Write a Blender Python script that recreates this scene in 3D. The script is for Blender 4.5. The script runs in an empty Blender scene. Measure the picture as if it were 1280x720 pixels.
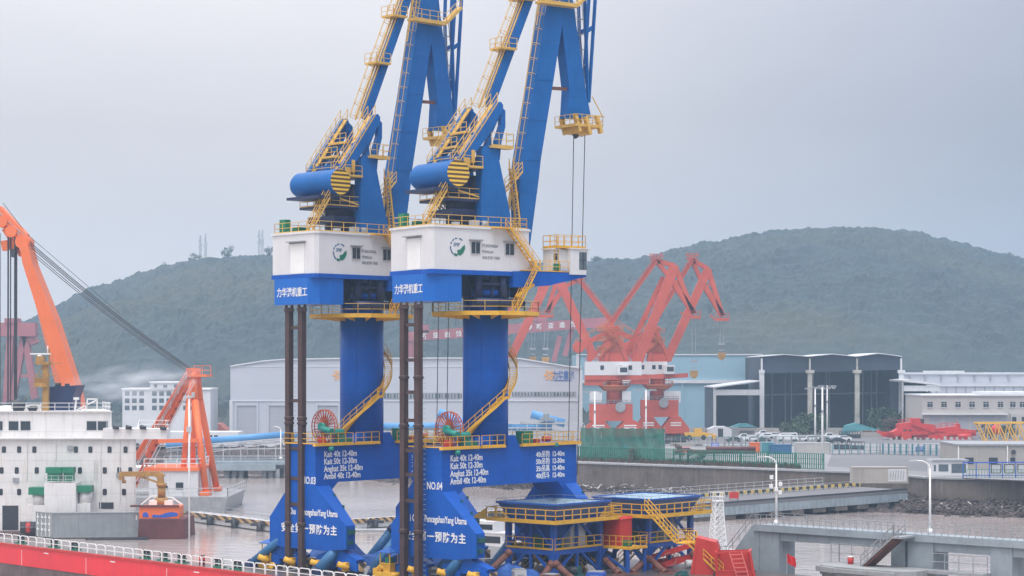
import bpy, math, random
from mathutils import Vector, Matrix, noise
random.seed(7)
R = math.radians
sc = bpy.context.scene
COL = sc.collection
# ---------------------------------------------------------------- camera, world, sun, exposure
CAMZ, FPX, HOR = 26.0, 2490.0, 460.0
cam_d = bpy.data.cameras.new('camera'); cam = bpy.data.objects.new('camera', cam_d); COL.objects.link(cam)
cam.location = (0, 0, CAMZ); cam.rotation_euler = (R(90), 0, 0)
cam_d.sensor_width = 36; cam_d.lens = FPX / 1280 * 36; cam_d.shift_y = (HOR - 360) / 1280
cam_d.clip_start = 1; cam_d.clip_end = 20000
sc.camera = cam
SUN_EL, SUN_AZ = 66, 185        # azimuth clockwise from +Y: the light comes from behind the camera, to the left
w = bpy.data.worlds.new('World'); sc.world = w; w.use_nodes = True
nt = w.node_tree; nt.nodes.clear()
N = nt.nodes.new; Lk = nt.links.new
sky = N('ShaderNodeTexSky'); sky.sky_type = 'NISHITA'; sky.sun_disc = False
sky.sun_elevation = R(SUN_EL); sky.sun_rotation = R(SUN_AZ); sky.dust_density = 3; sky.altitude = 30
tc = N('ShaderNodeTexCoord'); nz = N('ShaderNodeTexNoise'); nz.inputs['Scale'].default_value = 3.2; nz.inputs['Detail'].default_value = 6; nz.inputs['Roughness'].default_value = .55
mp = N('ShaderNodeMapping'); mp.inputs['Scale'].default_value = (1, 1, 3.5)
cr = N('ShaderNodeValToRGB')
cr.color_ramp.elements[0].position = .30; cr.color_ramp.elements[0].color = (4.95, 4.85, 5.15, 1)
cr.color_ramp.elements[1].position = .72; cr.color_ramp.elements[1].color = (5.5, 5.38, 5.55, 1)
mix = N('ShaderNodeMix'); mix.data_type = 'RGBA'; mix.inputs[0].default_value = .93
bg = N('ShaderNodeBackground'); bg.inputs['Strength'].default_value = .13
out = N('ShaderNodeOutputWorld')
Lk(tc.outputs['Generated'], mp.inputs['Vector']); Lk(mp.outputs['Vector'], nz.inputs['Vector'])
Lk(nz.outputs['Fac'], cr.inputs['Fac']); Lk(sky.outputs['Color'], mix.inputs[6]); Lk(cr.outputs['Color'], mix.inputs[7])
# overcast: the cloud deck is brighter overhead than at the horizon
sz = N('ShaderNodeSeparateXYZ'); mr_ = N('ShaderNodeMapRange'); mr_.inputs['From Min'].default_value = .12; mr_.inputs['From Max'].default_value = .9; mr_.inputs['To Min'].default_value = 1.0; mr_.inputs['To Max'].default_value = 3.8
vm = N('ShaderNodeVectorMath'); vm.operation = 'SCALE'
gx = N('ShaderNodeMapRange'); gx.inputs['From Min'].default_value = -.06; gx.inputs['From Max'].default_value = .26
gc_ = N('ShaderNodeMix'); gc_.data_type = 'RGBA'; gc_.inputs[6].default_value = (1.08, 1.06, 1.04, 1); gc_.inputs[7].default_value = (.60, .645, .72, 1)
gm = N('ShaderNodeVectorMath'); gm.operation = 'MULTIPLY'
Lk(sz.outputs['X'], gx.inputs['Value']); Lk(gx.outputs[0], gc_.inputs[0]); Lk(vm.outputs[0], gm.inputs[0]); Lk(gc_.outputs[2], gm.inputs[1])
Lk(tc.outputs['Generated'], sz.inputs[0]); Lk(sz.outputs['Z'], mr_.inputs['Value']); Lk(mix.outputs[2], vm.inputs[0]); Lk(mr_.outputs[0], vm.inputs['Scale'])
Lk(gm.outputs[0], bg.inputs['Color']); Lk(bg.outputs['Background'], out.inputs['Surface'])
sd = bpy.data.lights.new('sun', 'SUN'); sd.energy = 1.5; sd.angle = R(25); sd.color = (1, .97, .93)
sun = bpy.data.objects.new('sun', sd); COL.objects.link(sun)
sun.rotation_euler = (R(90 - SUN_EL), 0, R(180 - SUN_AZ) )
sv = sc.view_settings; sv.view_transform = 'Standard'; sv.look = 'None'; sv.exposure = 0.0; sv.gamma = 1; sv.use_curve_mapping = False
sc.cycles.volume_bounces = 3; sc.cycles.max_bounces = 8; sc.cycles.volume_step_rate = 1

def P(px, py, Y): return Vector(((px - 640) * Y / FPX, Y, CAMZ - (py - HOR) * Y / FPX))
def G(px, py, z):
    Y = (CAMZ - z) * FPX / (py - HOR); return Vector(((px - 640) * Y / FPX, Y, z))
def X_(px, Y): return (px - 640) * Y / FPX
def Z_(py, Y): return CAMZ - (py - HOR) * Y / FPX

# ---------------------------------------------------------------- materials
def mat(name, rgb, rough=.55, var=.18, scale=.8, metal=0, spec=.5, streak=0, streak_col=(.16, .10, .06), bump=0, bscale=None, alpha=None, fine=0, seams=None, seam=.35):
    m = bpy.data.materials.new(name); m.use_nodes = True; t = m.node_tree; n = t.nodes.new; l = t.links.new
    b = t.nodes['Principled BSDF']; b.inputs['Roughness'].default_value = rough; b.inputs['Metallic'].default_value = metal
    b.inputs['Specular IOR Level'].default_value = spec
    co = n('ShaderNodeTexCoord'); nz = n('ShaderNodeTexNoise'); nz.inputs['Scale'].default_value = scale; nz.inputs['Detail'].default_value = 7; nz.inputs['Roughness'].default_value = .62
    l(co.outputs['Object'], nz.inputs['Vector'])
    rp = n('ShaderNodeValToRGB'); e = rp.color_ramp.elements
    e[0].position = .28; e[1].position = .74
    e[0].color = tuple(c * (1 - var) for c in rgb) + (1,); e[1].color = tuple(min(1, c * (1 + var)) for c in rgb) + (1,)
    l(nz.outputs['Fac'], rp.inputs['Fac']); col = rp.outputs['Color']
    if streak:
        mpn = n('ShaderNodeMapping'); mpn.inputs['Scale'].default_value = (2.2, 2.2, .16)
        n2 = n('ShaderNodeTexNoise'); n2.inputs['Scale'].default_value = 1.0; n2.inputs['Detail'].default_value = 8; n2.inputs['Roughness'].default_value = .7
        l(co.outputs['Object'], mpn.inputs['Vector']); l(mpn.outputs['Vector'], n2.inputs['Vector'])
        r2 = n('ShaderNodeValToRGB'); r2.color_ramp.elements[0].position = .52; r2.color_ramp.elements[1].position = .78
        r2.color_ramp.elements[0].color = (0, 0, 0, 1); r2.color_ramp.elements[1].color = (streak,) * 3 + (1,)
        mx = n('ShaderNodeMix'); mx.data_type = 'RGBA'; l(n2.outputs['Fac'], r2.inputs['Fac']); l(r2.outputs['Color'], mx.inputs[0])
        l(col, mx.inputs[6]); mx.inputs[7].default_value = tuple(streak_col) + (1,); col = mx.outputs[2]
    if seams:     # thin dark panel joints every «seams» metres, along x/y and z
        sx = n('ShaderNodeSeparateXYZ'); l(co.outputs['Object'], sx.inputs[0]); acc = None
        for ax, sp in seams:
            a = n('ShaderNodeMath'); a.operation = 'PINGPONG'; a.inputs[1].default_value = sp / 2; l(sx.outputs[ax], a.inputs[0])
            c = n('ShaderNodeMath'); c.operation = 'LESS_THAN'; c.inputs[1].default_value = .035; l(a.outputs[0], c.inputs[0])
            if acc is None: acc = c
            else:
                q = n('ShaderNodeMath'); q.operation = 'MAXIMUM'; l(acc.outputs[0], q.inputs[0]); l(c.outputs[0], q.inputs[1]); acc = q
        k = n('ShaderNodeMath'); k.operation = 'MULTIPLY'; k.inputs[1].default_value = seam; l(acc.outputs[0], k.inputs[0])
        mx = n('ShaderNodeMix'); mx.data_type = 'RGBA'; l(k.outputs[0], mx.inputs[0]); l(col, mx.inputs[6]); mx.inputs[7].default_value = tuple(c * .4 for c in rgb) + (1,); col = mx.outputs[2]
    l(col, b.inputs['Base Color'])
    if bump:
        n3 = n('ShaderNodeTexNoise'); n3.inputs['Scale'].default_value = bscale or scale * 4; n3.inputs['Detail'].default_value = 5
        bp = n('ShaderNodeBump'); bp.inputs['Strength'].default_value = bump; bp.inputs['Distance'].default_value = .1
        l(co.outputs['Object'], n3.inputs['Vector']); l(n3.outputs['Fac'], bp.inputs['Height']); l(bp.outputs['Normal'], b.inputs['Normal'])
    if alpha is not None: b.inputs['Alpha'].default_value = alpha
    return m
def stripes(name, ca, cb, width, direction, rough=.5):
    m = bpy.data.materials.new(name); m.use_nodes = True; t = m.node_tree; n = t.nodes.new; l = t.links.new
    b = t.nodes['Principled BSDF']; b.inputs['Roughness'].default_value = rough
    co = n('ShaderNodeTexCoord'); d = n('ShaderNodeVectorMath'); d.operation = 'DOT_PRODUCT'; d.inputs[1].default_value = direction
    a = n('ShaderNodeMath'); a.operation = 'PINGPONG'; a.inputs[1].default_value = width
    c = n('ShaderNodeMath'); c.operation = 'GREATER_THAN'; c.inputs[1].default_value = width / 2
    mx = n('ShaderNodeMix'); mx.data_type = 'RGBA'; mx.inputs[6].default_value = ca + (1,); mx.inputs[7].default_value = cb + (1,)
    l(co.outputs['Object'], d.inputs[0]); l(d.outputs['Value'], a.inputs[0]); l(a.outputs[0], c.inputs[0]); l(c.outputs[0], mx.inputs[0]); l(mx.outputs[2], b.inputs['Base Color'])
    return m
M = {}
M['blue'] = mat('crane_blue', (.005, .092, .43), .38, .14, .35, spec=.13, streak=.30, streak_col=(.02, .05, .14), seams=((2, 2.6),), seam=.22)
M['blue2'] = mat('jib_blue', (.010, .118, .37), .4, .15, .3, spec=.13, streak=.28, streak_col=(.02, .05, .14), seams=((2, 3.1),), seam=.22)
M['skyblue'] = mat('counterweight_blue', (.008, .13, .50), .42, .06, .3, spec=.25)
M['teal'] = mat('brace_blue', (.02, .13, .30), .5, .3, 1.2, streak=.5, streak_col=(.05, .07, .05))
M['navy'] = mat('navy', (.010, .024, .085), .5, .25, .6)
M['hopper'] = mat('hopper_blue', (.009, .088, .40), .45, .15, .5, streak=.15, streak_col=(.03, .06, .14))
M['hopin'] = mat('hopper_lining', (.30, .42, .50), .6, .2, .8)
M['yellow'] = mat('rail_yellow', (.72, .40, .03), .5, .15, 1.5)
M['paley'] = mat('weathered_rail_yellow', (.66, .41, .09), .55, .15, 1.5)
M['white'] = mat('house_white', (.66, .66, .66), .45, .05, .35, streak=.10, streak_col=(.35, .32, .28))
M['shipwhite'] = mat('ship_white', (.72, .71, .69), .5, .08, .5, streak=.55, streak_col=(.34, .25, .15), seams=((2, 3.2),))
M['paint'] = mat('lettering_white', (.80, .80, .78), .5, .05)
M['rustyel'] = mat('rusty_yellow', (.38, .21, .05), .6, .3, 1.0, streak=.4, streak_col=(.15, .07, .03))
M['grey'] = mat('grey_steel', (.30, .31, .32), .5, .2, 1)
M['lgrey'] = mat('light_grey', (.50, .51, .52), .5, .12, 1)
M['dark'] = mat('dark_steel', (.035, .038, .045), .55, .3, 1)
M['brown'] = mat('rusty_post', (.060, .030, .026), .6, .3, .9, streak=.35, streak_col=(.10, .045, .03), bump=.3)
M['reel'] = mat('reel_orange_red', (.48, .10, .04), .6, .2, 1)
M['rust'] = mat('rusty_brown', (.16, .06, .04), .7, .3, 1.1)
M['glass'] = mat('dark_glass', (.03, .04, .05), .12, .2, 2)
M['glasslt'] = mat('grey_glass', (.10, .13, .15), .15, .2, 1)
M['red'] = mat('hull_red', (.78, .035, .045), .45, .12, .18, streak=.30, streak_col=(.28, .03, .03), seams=((0, 11.0),))
M['boot'] = mat('boot_top_brown', (.13, .09, .085), .7, .35, .4, streak=.6, streak_col=(.28, .24, .22))
M['redm'] = mat('machine_red', (.55, .035, .025), .45, .15, .6, streak=.15, streak_col=(.25, .04, .02))
M['farred'] = mat('port_crane_red', (.52, .085, .045), .55, .22, .15)
M['gantry'] = mat('gantry_red_hazed', (.42, .14, .15), .6, .15, .15)  # red paled toward pink, distance haze put into the paint colour
M['farorange'] = mat('port_crane_orange', (.58, .16, .05), .6, .25, .3)
M['orange'] = mat('floating_crane_orange', (.80, .17, .04), .5, .12, .12, streak=.2, streak_col=(.35, .06, .02))
M['green'] = mat('machine_green', (.01, .19, .09), .45, .2, 1)
M['tealg'] = mat('winch_teal', (.01, .26, .20), .45, .15, 1)
M['netgreen'] = mat('netting_green', (.012, .14, .095), .8, .3, .25, streak=.3, streak_col=(.08, .2, .15), alpha=.84)
M['fencegreen'] = mat('fence_green', (.012, .20, .12), .7, .2, .8)
M['concrete'] = mat('concrete', (.30, .31, .31), .85, .22, .35, streak=.5, streak_col=(.12, .12, .11), bump=.3)
M['walkcon'] = mat('walkway_concrete', (.28, .33, .36), .8, .18, .4, streak=.45, streak_col=(.13, .15, .17), bump=.3)
M['quay'] = mat('quay_wall_stone', (.125, .105, .09), .95, .40, .22, streak=.55, streak_col=(.30, .28, .26), bump=.8, bscale=1.2)
M['yard'] = mat('yard_concrete', (.24, .235, .24), .9, .22, .02, bump=.1)
M['road'] = mat('asphalt', (.15, .15, .155), .9, .2, .05)
M['shed'] = mat('shed_cladding', (.48, .50, .54), .6, .05, .03, seams=((2, 7.0),))
M['shed2'] = mat('shed_door_cladding', (.36, .37, .40), .6, .06, .05, seams=((2, 2.2),))
M['bluecl'] = mat('pale_blue_cladding', (.26, .42, .50), .6, .08, .03, seams=((0, 14.0),))
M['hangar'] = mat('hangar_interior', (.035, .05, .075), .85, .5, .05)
M['roofw'] = mat('roof_trim_white', (.62, .63, .64), .6, .1, .2)
M['mossy'] = mat('weathered_column', (.42, .41, .36), .8, .4, .4, streak=.5, streak_col=(.15, .15, .12))
M['office'] = mat('office_render', (.44, .42, .40), .8, .08, .1)
M['beige'] = mat('beige_wall', (.36, .34, .31), .8, .12, .15, streak=.2)
M['contw'] = mat('container_beige', (.46, .45, .42), .6, .1, .4, seams=((0, 2.0),))
M['contg'] = mat('container_grey', (.26, .29, .30), .6, .15, .5, streak=.35, streak_col=(.14, .13, .12), seams=((0, 1.2),))
M['contb'] = mat('container_blue', (.03, .13, .26), .6, .2, .5)
M['contt'] = mat('container_teal', (.07, .27, .30), .6, .2, .5)
M['pipeblue'] = mat('conveyor_cover_blue', (.08, .28, .56), .45, .08, .2, seams=((0, 6.0),))
M['tarp'] = mat('tarpaulin_blue', (.02, .10, .36), .6, .2, 1.5, bump=.6, bscale=3)
M['carw'] = mat('car_white', (.70, .71, .73), .3, .03)
M['cark'] = mat('car_dark', (.035, .045, .055), .3, .1)
M['tyre'] = mat('tyre', (.02, .02, .02), .8, .1)
M['maroon'] = mat('steel_pipe_maroon', (.12, .035, .035), .7, .3, .5)
M['dgreen'] = mat('dark_green', (.01, .10, .09), .5, .2, 1)
M['redl'] = mat('ladder_pink_red', (.72, .16, .14), .5, .1, 1)
M['flag'] = mat('flag_red', (.70, .02, .02), .7, .05)
M['signblue'] = mat('sign_blue', (.03, .11, .50), .5, .05)
M['skin'] = mat('skin', (.42, .25, .18), .6, .05)
M['cloth'] = mat('work_clothes_dark', (.03, .035, .06), .9, .2, 3)
M['deck'] = mat('wet_ship_deck', (.10, .085, .08), .28, .5, .25, streak=0, bump=.15)
M['rock'] = mat('shore_rubble', (.070, .054, .050), .95, .6, .5, bump=1, bscale=2)
M['debris'] = mat('pale_debris', (.50, .49, .47), .9, .2, 1)
M['logog'] = mat('logo_green', (.01, .16, .10), .5, .05)
M['logob'] = mat('logo_blue', (.02, .10, .22), .5, .05)
M['logogr'] = mat('lettering_grey', (.16, .17, .19), .5, .05)
M['logoor'] = mat('logo_orange', (.72, .36, .12), .5, .05)
M['logodb'] = mat('logo_deep_blue', (.05, .12, .36), .5, .05)
M['bark'] = mat('bark', (.10, .07, .05), .9, .3, 2)
M['leaf'] = mat('leaf_green', (.050, .085, .040), .85, .45, 1.2)
M['leaf2'] = mat('leaf_reddish', (.10, .07, .05), .85, .4, 1.2)
M['rope'] = mat('steel_rope', (.035, .037, .042), .6, .1)
M['hazard'] = stripes('hazard_stripes', (.52, .36, .17), (.09, .06, .05), .55, (.85, .2, .9))
M['drumcap'] = stripes('drum_end_stripes', (.78, .50, .05), (.10, .05, .02), .215, (0, 0, 1))
M['roofred'] = mat('roof_tile_red', (.38, .12, .09), .8, .2, .5)

# ---------------------------------------------------------------- mesh building
class MB:
    def __init__(s, T=None): s.v = []; s.f = []; s.sm = []; s.T = T; s.mi = []; s.cm = 0
    def add(s, vs, fs, smooth=False):
        o = len(s.v); s.v += [Vector(v) for v in vs]
        for f in fs: s.f.append(tuple(i + o for i in f)); s.sm.append(smooth); s.mi.append(s.cm)
    def bx(s, x0, x1, y0, y1, z0, z1):
        s.add([(x, y, z) for z in (z0, z1) for x, y in ((x0, y0), (x1, y0), (x1, y1), (x0, y1))],
              [(3, 2, 1, 0), (4, 5, 6, 7), (0, 1, 5, 4), (1, 2, 6, 5), (2, 3, 7, 6), (3, 0, 4, 7)]); return s
    def bar(s, p, q, w, h=None, up=(0, 0, 1)):
        p, q = Vector(p), Vector(q); h = h or w; d = q - p
        if d.length < 1e-6: return s
        d.normalize(); u = Vector(up)
        if abs(d.dot(u)) > .98: u = Vector((0, 1, 0)) if abs(d.y) < .9 else Vector((1, 0, 0))
        a = d.cross(u).normalized(); b = a.cross(d).normalized(); a = a * w / 2; b = b * h / 2
        s.add([p - a - b, p + a - b, p + a + b, p - a + b, q - a - b, q + a - b, q + a + b, q - a + b],
              [(3, 2, 1, 0), (4, 5, 6, 7), (0, 1, 5, 4), (1, 2, 6, 5), (2, 3, 7, 6), (3, 0, 4, 7)]); return s
    def tube(s, p, q, r, r2=None, n=10, caps=True):
        p, q = Vector(p), Vector(q); r2 = r if r2 is None else r2; d = (q - p)
        if d.length < 1e-6: return s
        d.normalize(); u = Vector((0, 0, 1)) if abs(d.z) < .95 else Vector((1, 0, 0))
        a = d.cross(u).normalized(); b = a.cross(d)
        ring = lambda c, rr: [c + (a * math.cos(2 * math.pi * i / n) + b * math.sin(2 * math.pi * i / n)) * rr for i in range(n)]
        s.add(ring(p, r) + ring(q, r2), [(i, i + n, (i + 1) % n + n, (i + 1) % n) for i in range(n)], n > 6)
        if caps: o = len(s.v) - 2 * n; s.f += [tuple(o + i for i in range(n)), tuple(o + n + i for i in reversed(range(n)))]; s.sm += [False] * 2; s.mi += [s.cm] * 2
        return s
    def path(s, pts, r, n=6):
        for a, b in zip(pts, pts[1:]): s.tube(a, b, r, n=n)
        return s
    def prism(s, poly, d0, d1, axis='y'):          # poly in (x,z) extruded in y, or (x,y) extruded in z, or (y,z) extruded in x
        n = len(poly)
        f = {'y': lambda a, b, d: (a, d, b), 'z': lambda a, b, d: (a, b, d), 'x': lambda a, b, d: (d, a, b)}[axis]
        s.add([f(a, b, d0) for a, b in poly] + [f(a, b, d1) for a, b in poly],
              [tuple(range(n)), tuple(reversed(range(n, 2 * n)))] + [(i, i + n, (i + 1) % n + n, (i + 1) % n) for i in range(n)]); return s
    def cyl(s, c, r, z0, z1, n=32, r2=None): return s.tube((c[0], c[1], z0), (c[0], c[1], z1), r, r2, n)
    def rail(s, pts, h=1.1, sp=1.6, t=.055, toe=.12, mid=2, closed=False):
        pts = [Vector(p) for p in pts]
        if closed: pts.append(pts[0])
        for a, b in zip(pts, pts[1:]):
            L = (b - a).length; k = max(1, round(L / sp))
            for i in range(k + 1): c = a.lerp(b, i / k); s.bar(c, c + Vector((0, 0, h)), t)
            for j in range(1, mid + 1): z = Vector((0, 0, h * j / mid)); s.bar(a + z, b + z, t)
            if toe: s.bar(a + Vector((0, 0, toe / 2)), b + Vector((0, 0, toe / 2)), .03, toe)
        return s
    def stair(s, p, q, wd=.8, sp=.35, rail=True, t=.055, side=None, st=.16):
        p, q = Vector(p), Vector(q); d = q - p; k = max(2, int(abs(d.z) / sp))
        hd = Vector((d.x, d.y, 0)); hd = hd.normalized() if hd.length > .01 else Vector((1, 0, 0))
        a = Vector((-hd.y, hd.x, 0)) * wd / 2
        for sg in (-1, 1):
            s.bar(p + a * sg, q + a * sg, .07, st)
            if rail:
                for hh in (.55, 1.0): s.bar(p + a * sg + Vector((0, 0, hh)), q + a * sg + Vector((0, 0, hh)), t)
                m = max(1, round(d.length / 1.3))
                for i in range(m + 1): c = p.lerp(q, i / m) + a * sg; s.bar(c, c + Vector((0, 0, 1)), t)
        for i in range(1, k + 1): c = p.lerp(q, i / (k + .5)); s.bar(c - a, c + a, .26, .05)
        return s
    def ladder(s, p, q, out, wd=.5, cage=True, t=.05):      # caged ladder; «out» points away from the wall
        p, q, out = Vector(p), Vector(q), Vector(out).normalized(); d = q - p; L = d.length; dn = d.normalized()
        a = dn.cross(out).normalized() * wd / 2
        s.bar(p + a, q + a, t); s.bar(p - a, q - a, t)
        for i in range(int(L / .5)): c = p + dn * (i * .5 + .2); s.bar(c - a, c + a, t * .7)
        if cage:
            hoop = [a * 1.5 + out * .25, a * 1.5 + out * .6, out * .95, -a * 1.5 + out * .6, -a * 1.5 + out * .25]
            for i in range(int(L / 1.6) + 1):
                c = p + dn * i * 1.6; pp = [c + a] + [c + x for x in hoop] + [c - a]
                for u, v in zip(pp, pp[1:]): s.bar(u, v, t)
            for x in hoop[1:4]: s.bar(p + x, q + x, t * .8)
        return s
    def sphere(s, c, r, n=10, m=6, sq=(1, 1, 1)):
        vs = [(c[0] + r * sq[0] * math.sin(math.pi * j / m) * math.cos(2 * math.pi * i / n), c[1] + r * sq[1] * math.sin(math.pi * j / m) * math.sin(2 * math.pi * i / n), c[2] + r * sq[2] * math.cos(math.pi * j / m)) for j in range(m + 1) for i in range(n)]
        s.add(vs, [(j * n + i, (j + 1) * n + i, (j + 1) * n + (i + 1) % n, j * n + (i + 1) % n) for j in range(m) for i in range(n)], True); return s
    def build(s, name, m, parent=None, loc=None):
        me = bpy.data.meshes.new(name); T = s.T
        vs = [T(v) for v in s.v] if T else s.v
        off = Vector(loc) if loc is not None else None
        if off is not None: vs = [v - off for v in vs]
        me.from_pydata([tuple(v) for v in vs], [], s.f)
        for mm in (m if isinstance(m, (list, tuple)) else [m]): me.materials.append(mm)
        me.polygons.foreach_set('use_smooth', s.sm)
        if isinstance(m, (list, tuple)): me.polygons.foreach_set('material_index', s.mi)
        import bmesh
        bm = bmesh.new(); bm.from_mesh(me); bmesh.ops.recalc_face_normals(bm, faces=bm.faces); bm.to_mesh(me); bm.free()
        o = bpy.data.objects.new(name, me); COL.objects.link(o)
        if off is not None: o.location = off
        if parent: o.parent = parent
        return o
def tag(o, label=None, cat=None, group=None, kind=None):
    for k, v in (('label', label), ('category', cat), ('group', group), ('kind', kind)):
        if v: o[k] = v
    return o
def thing(name, label, cat, loc=(0, 0, 0), rz=0, group=None):
    o = bpy.data.objects.new(name, None); COL.objects.link(o); o.location = loc; o.rotation_euler = (0, 0, rz)
    o.empty_display_size = .3
    return tag(o, label, cat, group)
def dup(o, loc, label, rz=None):
    c = o.copy(); COL.objects.link(c); c.location = loc; c['label'] = label
    if rz is not None: c.rotation_euler = (0, 0, rz)
    for ch in list(o.children):
        d = ch.copy(); COL.objects.link(d); d.parent = c
        for g in list(ch.children): e = g.copy(); COL.objects.link(e); e.parent = d
    return c
DG = None
def text(parent, body, size, org, xd, ud, m, name='lettering', sx=1.0, depth=.012, align='LEFT', bold=0):
    cu = bpy.data.curves.new(name, 'FONT'); cu.body = body; cu.size = size; cu.align_x = align; cu.extrude = depth; cu.offset = bold; cu.resolution_u = 3
    o = bpy.data.objects.new(name, cu); COL.objects.link(o)
    dg = bpy.context.evaluated_depsgraph_get(); me = bpy.data.meshes.new_from_object(o.evaluated_get(dg)); bpy.data.objects.remove(o)
    xd, ud = Vector(xd).normalized(), Vector(ud).normalized(); nd = xd.cross(ud)
    mt = Matrix(((xd.x * sx, ud.x, nd.x, org[0]), (xd.y * sx, ud.y, nd.y, org[1]), (xd.z * sx, ud.z, nd.z, org[2]), (0, 0, 0, 1)))
    me.transform(mt); me.materials.clear(); me.materials.append(m)
    r = bpy.data.objects.new(name, me); COL.objects.link(r)
    if parent: r.parent = parent
    return r
# ================================================================ SETTING
# water
mw = bpy.data.materials.new('harbour_water'); mw.use_nodes = True; t = mw.node_tree; b = t.nodes['Principled BSDF']
b.inputs['Base Color'].default_value = (.40, .31, .27, 1); b.inputs['Roughness'].default_value = .10; b.inputs['IOR'].default_value = 1.33
co = t.nodes.new('ShaderNodeTexCoord'); m1 = t.nodes.new('ShaderNodeMapping'); m1.inputs['Scale'].default_value = (.3, .5, 1); m1.inputs['Rotation'].default_value = (0, 0, .5)
n1 = t.nodes.new('ShaderNodeTexNoise'); n1.inputs['Scale'].default_value = .9; n1.inputs['Detail'].default_value = 5
n2 = t.nodes.new('ShaderNodeTexNoise'); n2.inputs['Scale'].default_value = .035; n2.inputs['Detail'].default_value = 3
cr2 = t.nodes.new('ShaderNodeValToRGB'); cr2.color_ramp.elements[0].position = .35; cr2.color_ramp.elements[1].position = .65
cr2.color_ramp.elements[0].color = (.33, .285, .26, 1); cr2.color_ramp.elements[1].color = (.44, .385, .365, 1)
bp = t.nodes.new('ShaderNodeBump'); bp.inputs['Strength'].default_value = .5; bp.inputs['Distance'].default_value = .16
t.links.new(co.outputs['Object'], m1.inputs[0]); t.links.new(m1.outputs[0], n1.inputs['Vector']); t.links.new(co.outputs['Object'], n2.inputs['Vector'])
t.links.new(n1.outputs['Fac'], bp.inputs['Height']); t.links.new(bp.outputs['Normal'], b.inputs['Normal'])
t.links.new(n2.outputs['Fac'], cr2.inputs['Fac']); t.links.new(cr2.outputs['Color'], b.inputs['Base Color'])
mb = MB(); mb.add([(-1300, -200, 0), (1300, -200, 0), (1300, 700, 0), (-1300, 700, 0)], [(0, 1, 2, 3)])
tag(mb.build('water', mw), kind='structure')

# yard ground: one sheet from the quay edge to the horizon
QE8X = G(1290, 601, 6) + Vector((30, -9, 0))
QE = [Vector((-1300, 640, 6)), Vector((-400, 560, 6))] + [G(100, 558, 6), G(470, 559, 6), G(720, 577, 6), G(1032, 588, 6), G(1100, 590, 6), G(1165, 596, 6), G(1290, 601, 6)] + [QE8X, Vector((400, 300, 6)), Vector((1300, 200, 6))]
mb = MB()
far = [Vector((-1300 + 2600 * i / (len(QE) - 1), 1900, 6)) for i in range(len(QE))]
n = len(QE)
mb.add(QE + far, [(i, i + 1, n + i + 1, n + i) for i in range(n - 1)])
tag(mb.build('ground', M['yard']), kind='structure')
# road on the yard
mb = MB(); a = [G(1034, 583, 6.004), G(1166, 590, 6.004), G(1215, 560, 6.004), G(1040, 567, 6.004)]
mb.add(a, [(0, 1, 2, 3)]); tag(mb.build('road', M['road']), kind='structure')
mb = MB(); a = [G(735, 556, 6.004), G(1300, 553, 6.004), G(1300, 545, 6.004), G(735, 545, 6.004)]
mb.add(a, [(0, 1, 2, 3)]); tag(mb.build('pavement', M['road']), kind='structure')

# quay wall pieces
def quay(p, q, top, label, name='quay_wall', z0=-1, th=1.2, m='quay'):
    p, q = Vector(p), Vector(q); d = (q - p).normalized(); nrm = Vector((d.y, -d.x, 0))
    if nrm.y > 0: nrm = -nrm
    r = thing(name, label, 'wall', ((p + q) / 2).to_tuple()[:2] + (0,))
    o = r.location; mb = MB(); k = max(2, int((q - p).length / 4))
    A, B = p - o, q - o
    mb.add([A + Vector((0, 0, z0 - top)) + Vector((0, 0, 0)), B + Vector((0, 0, z0 - top)), B + Vector((0, 0, -.35)), A + Vector((0, 0, -.35)),
            A + nrm * th + Vector((0, 0, z0 - top)), B + nrm * th + Vector((0, 0, z0 - top)), B + nrm * th + Vector((0, 0, -.35)), A + nrm * th + Vector((0, 0, -.35))],
           [(0, 1, 2, 3), (4, 5, 6, 7), (0, 1, 5, 4), (3, 2, 6, 7), (0, 3, 7, 4), (1, 2, 6, 5)])
    for i in range(len(mb.v)): mb.v[i].z += 0
    mb.build('wall_face', M[m], r)
    mb = MB(); c = nrm * (th / 2 + .1) + Vector((0, 0, -.15)); mb.bar(A + c, B + c, th + .4, .34); mb.build('coping', M['grey'], r)
    return r
quay(QE[4] + (QE[3] - QE[4]) * .3, QE[4], 6, 'long dark stone quay wall behind the water, left of the second blue crane')
quay(QE[4], QE[5], 6, 'dark stained stone quay wall under the green fence, right of the second blue crane')
quay(QE[5], QE[6], 6, 'short quay wall behind the beige container at the bridge end')
quay(QE[6], QE[7], 6, 'short set-back quay wall between the beige container and the gate cabin')
quay(QE[7], QE[8] + Vector((30, -9, 0)), 6, 'dark stone quay wall below the small white gate cabin')
# slope bank to the left
def heightfield(name, x0, x1, y0, y1, nx, ny, fz, m, kind=None, smooth=False):
    mb = MB(); vs = []
    for j in range(ny + 1):
        for i in range(nx + 1):
            x = x0 + (x1 - x0) * i / nx; y = y0 + (y1 - y0) * j / ny; vs.append(fz(x, y))
    mb.add(vs, [(j * (nx + 1) + i, j * (nx + 1) + i + 1, (j + 1) * (nx + 1) + i + 1, (j + 1) * (nx + 1) + i) for j in range(ny) for i in range(nx)], smooth)
    return tag(mb.build(name, m), kind=kind)
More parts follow.
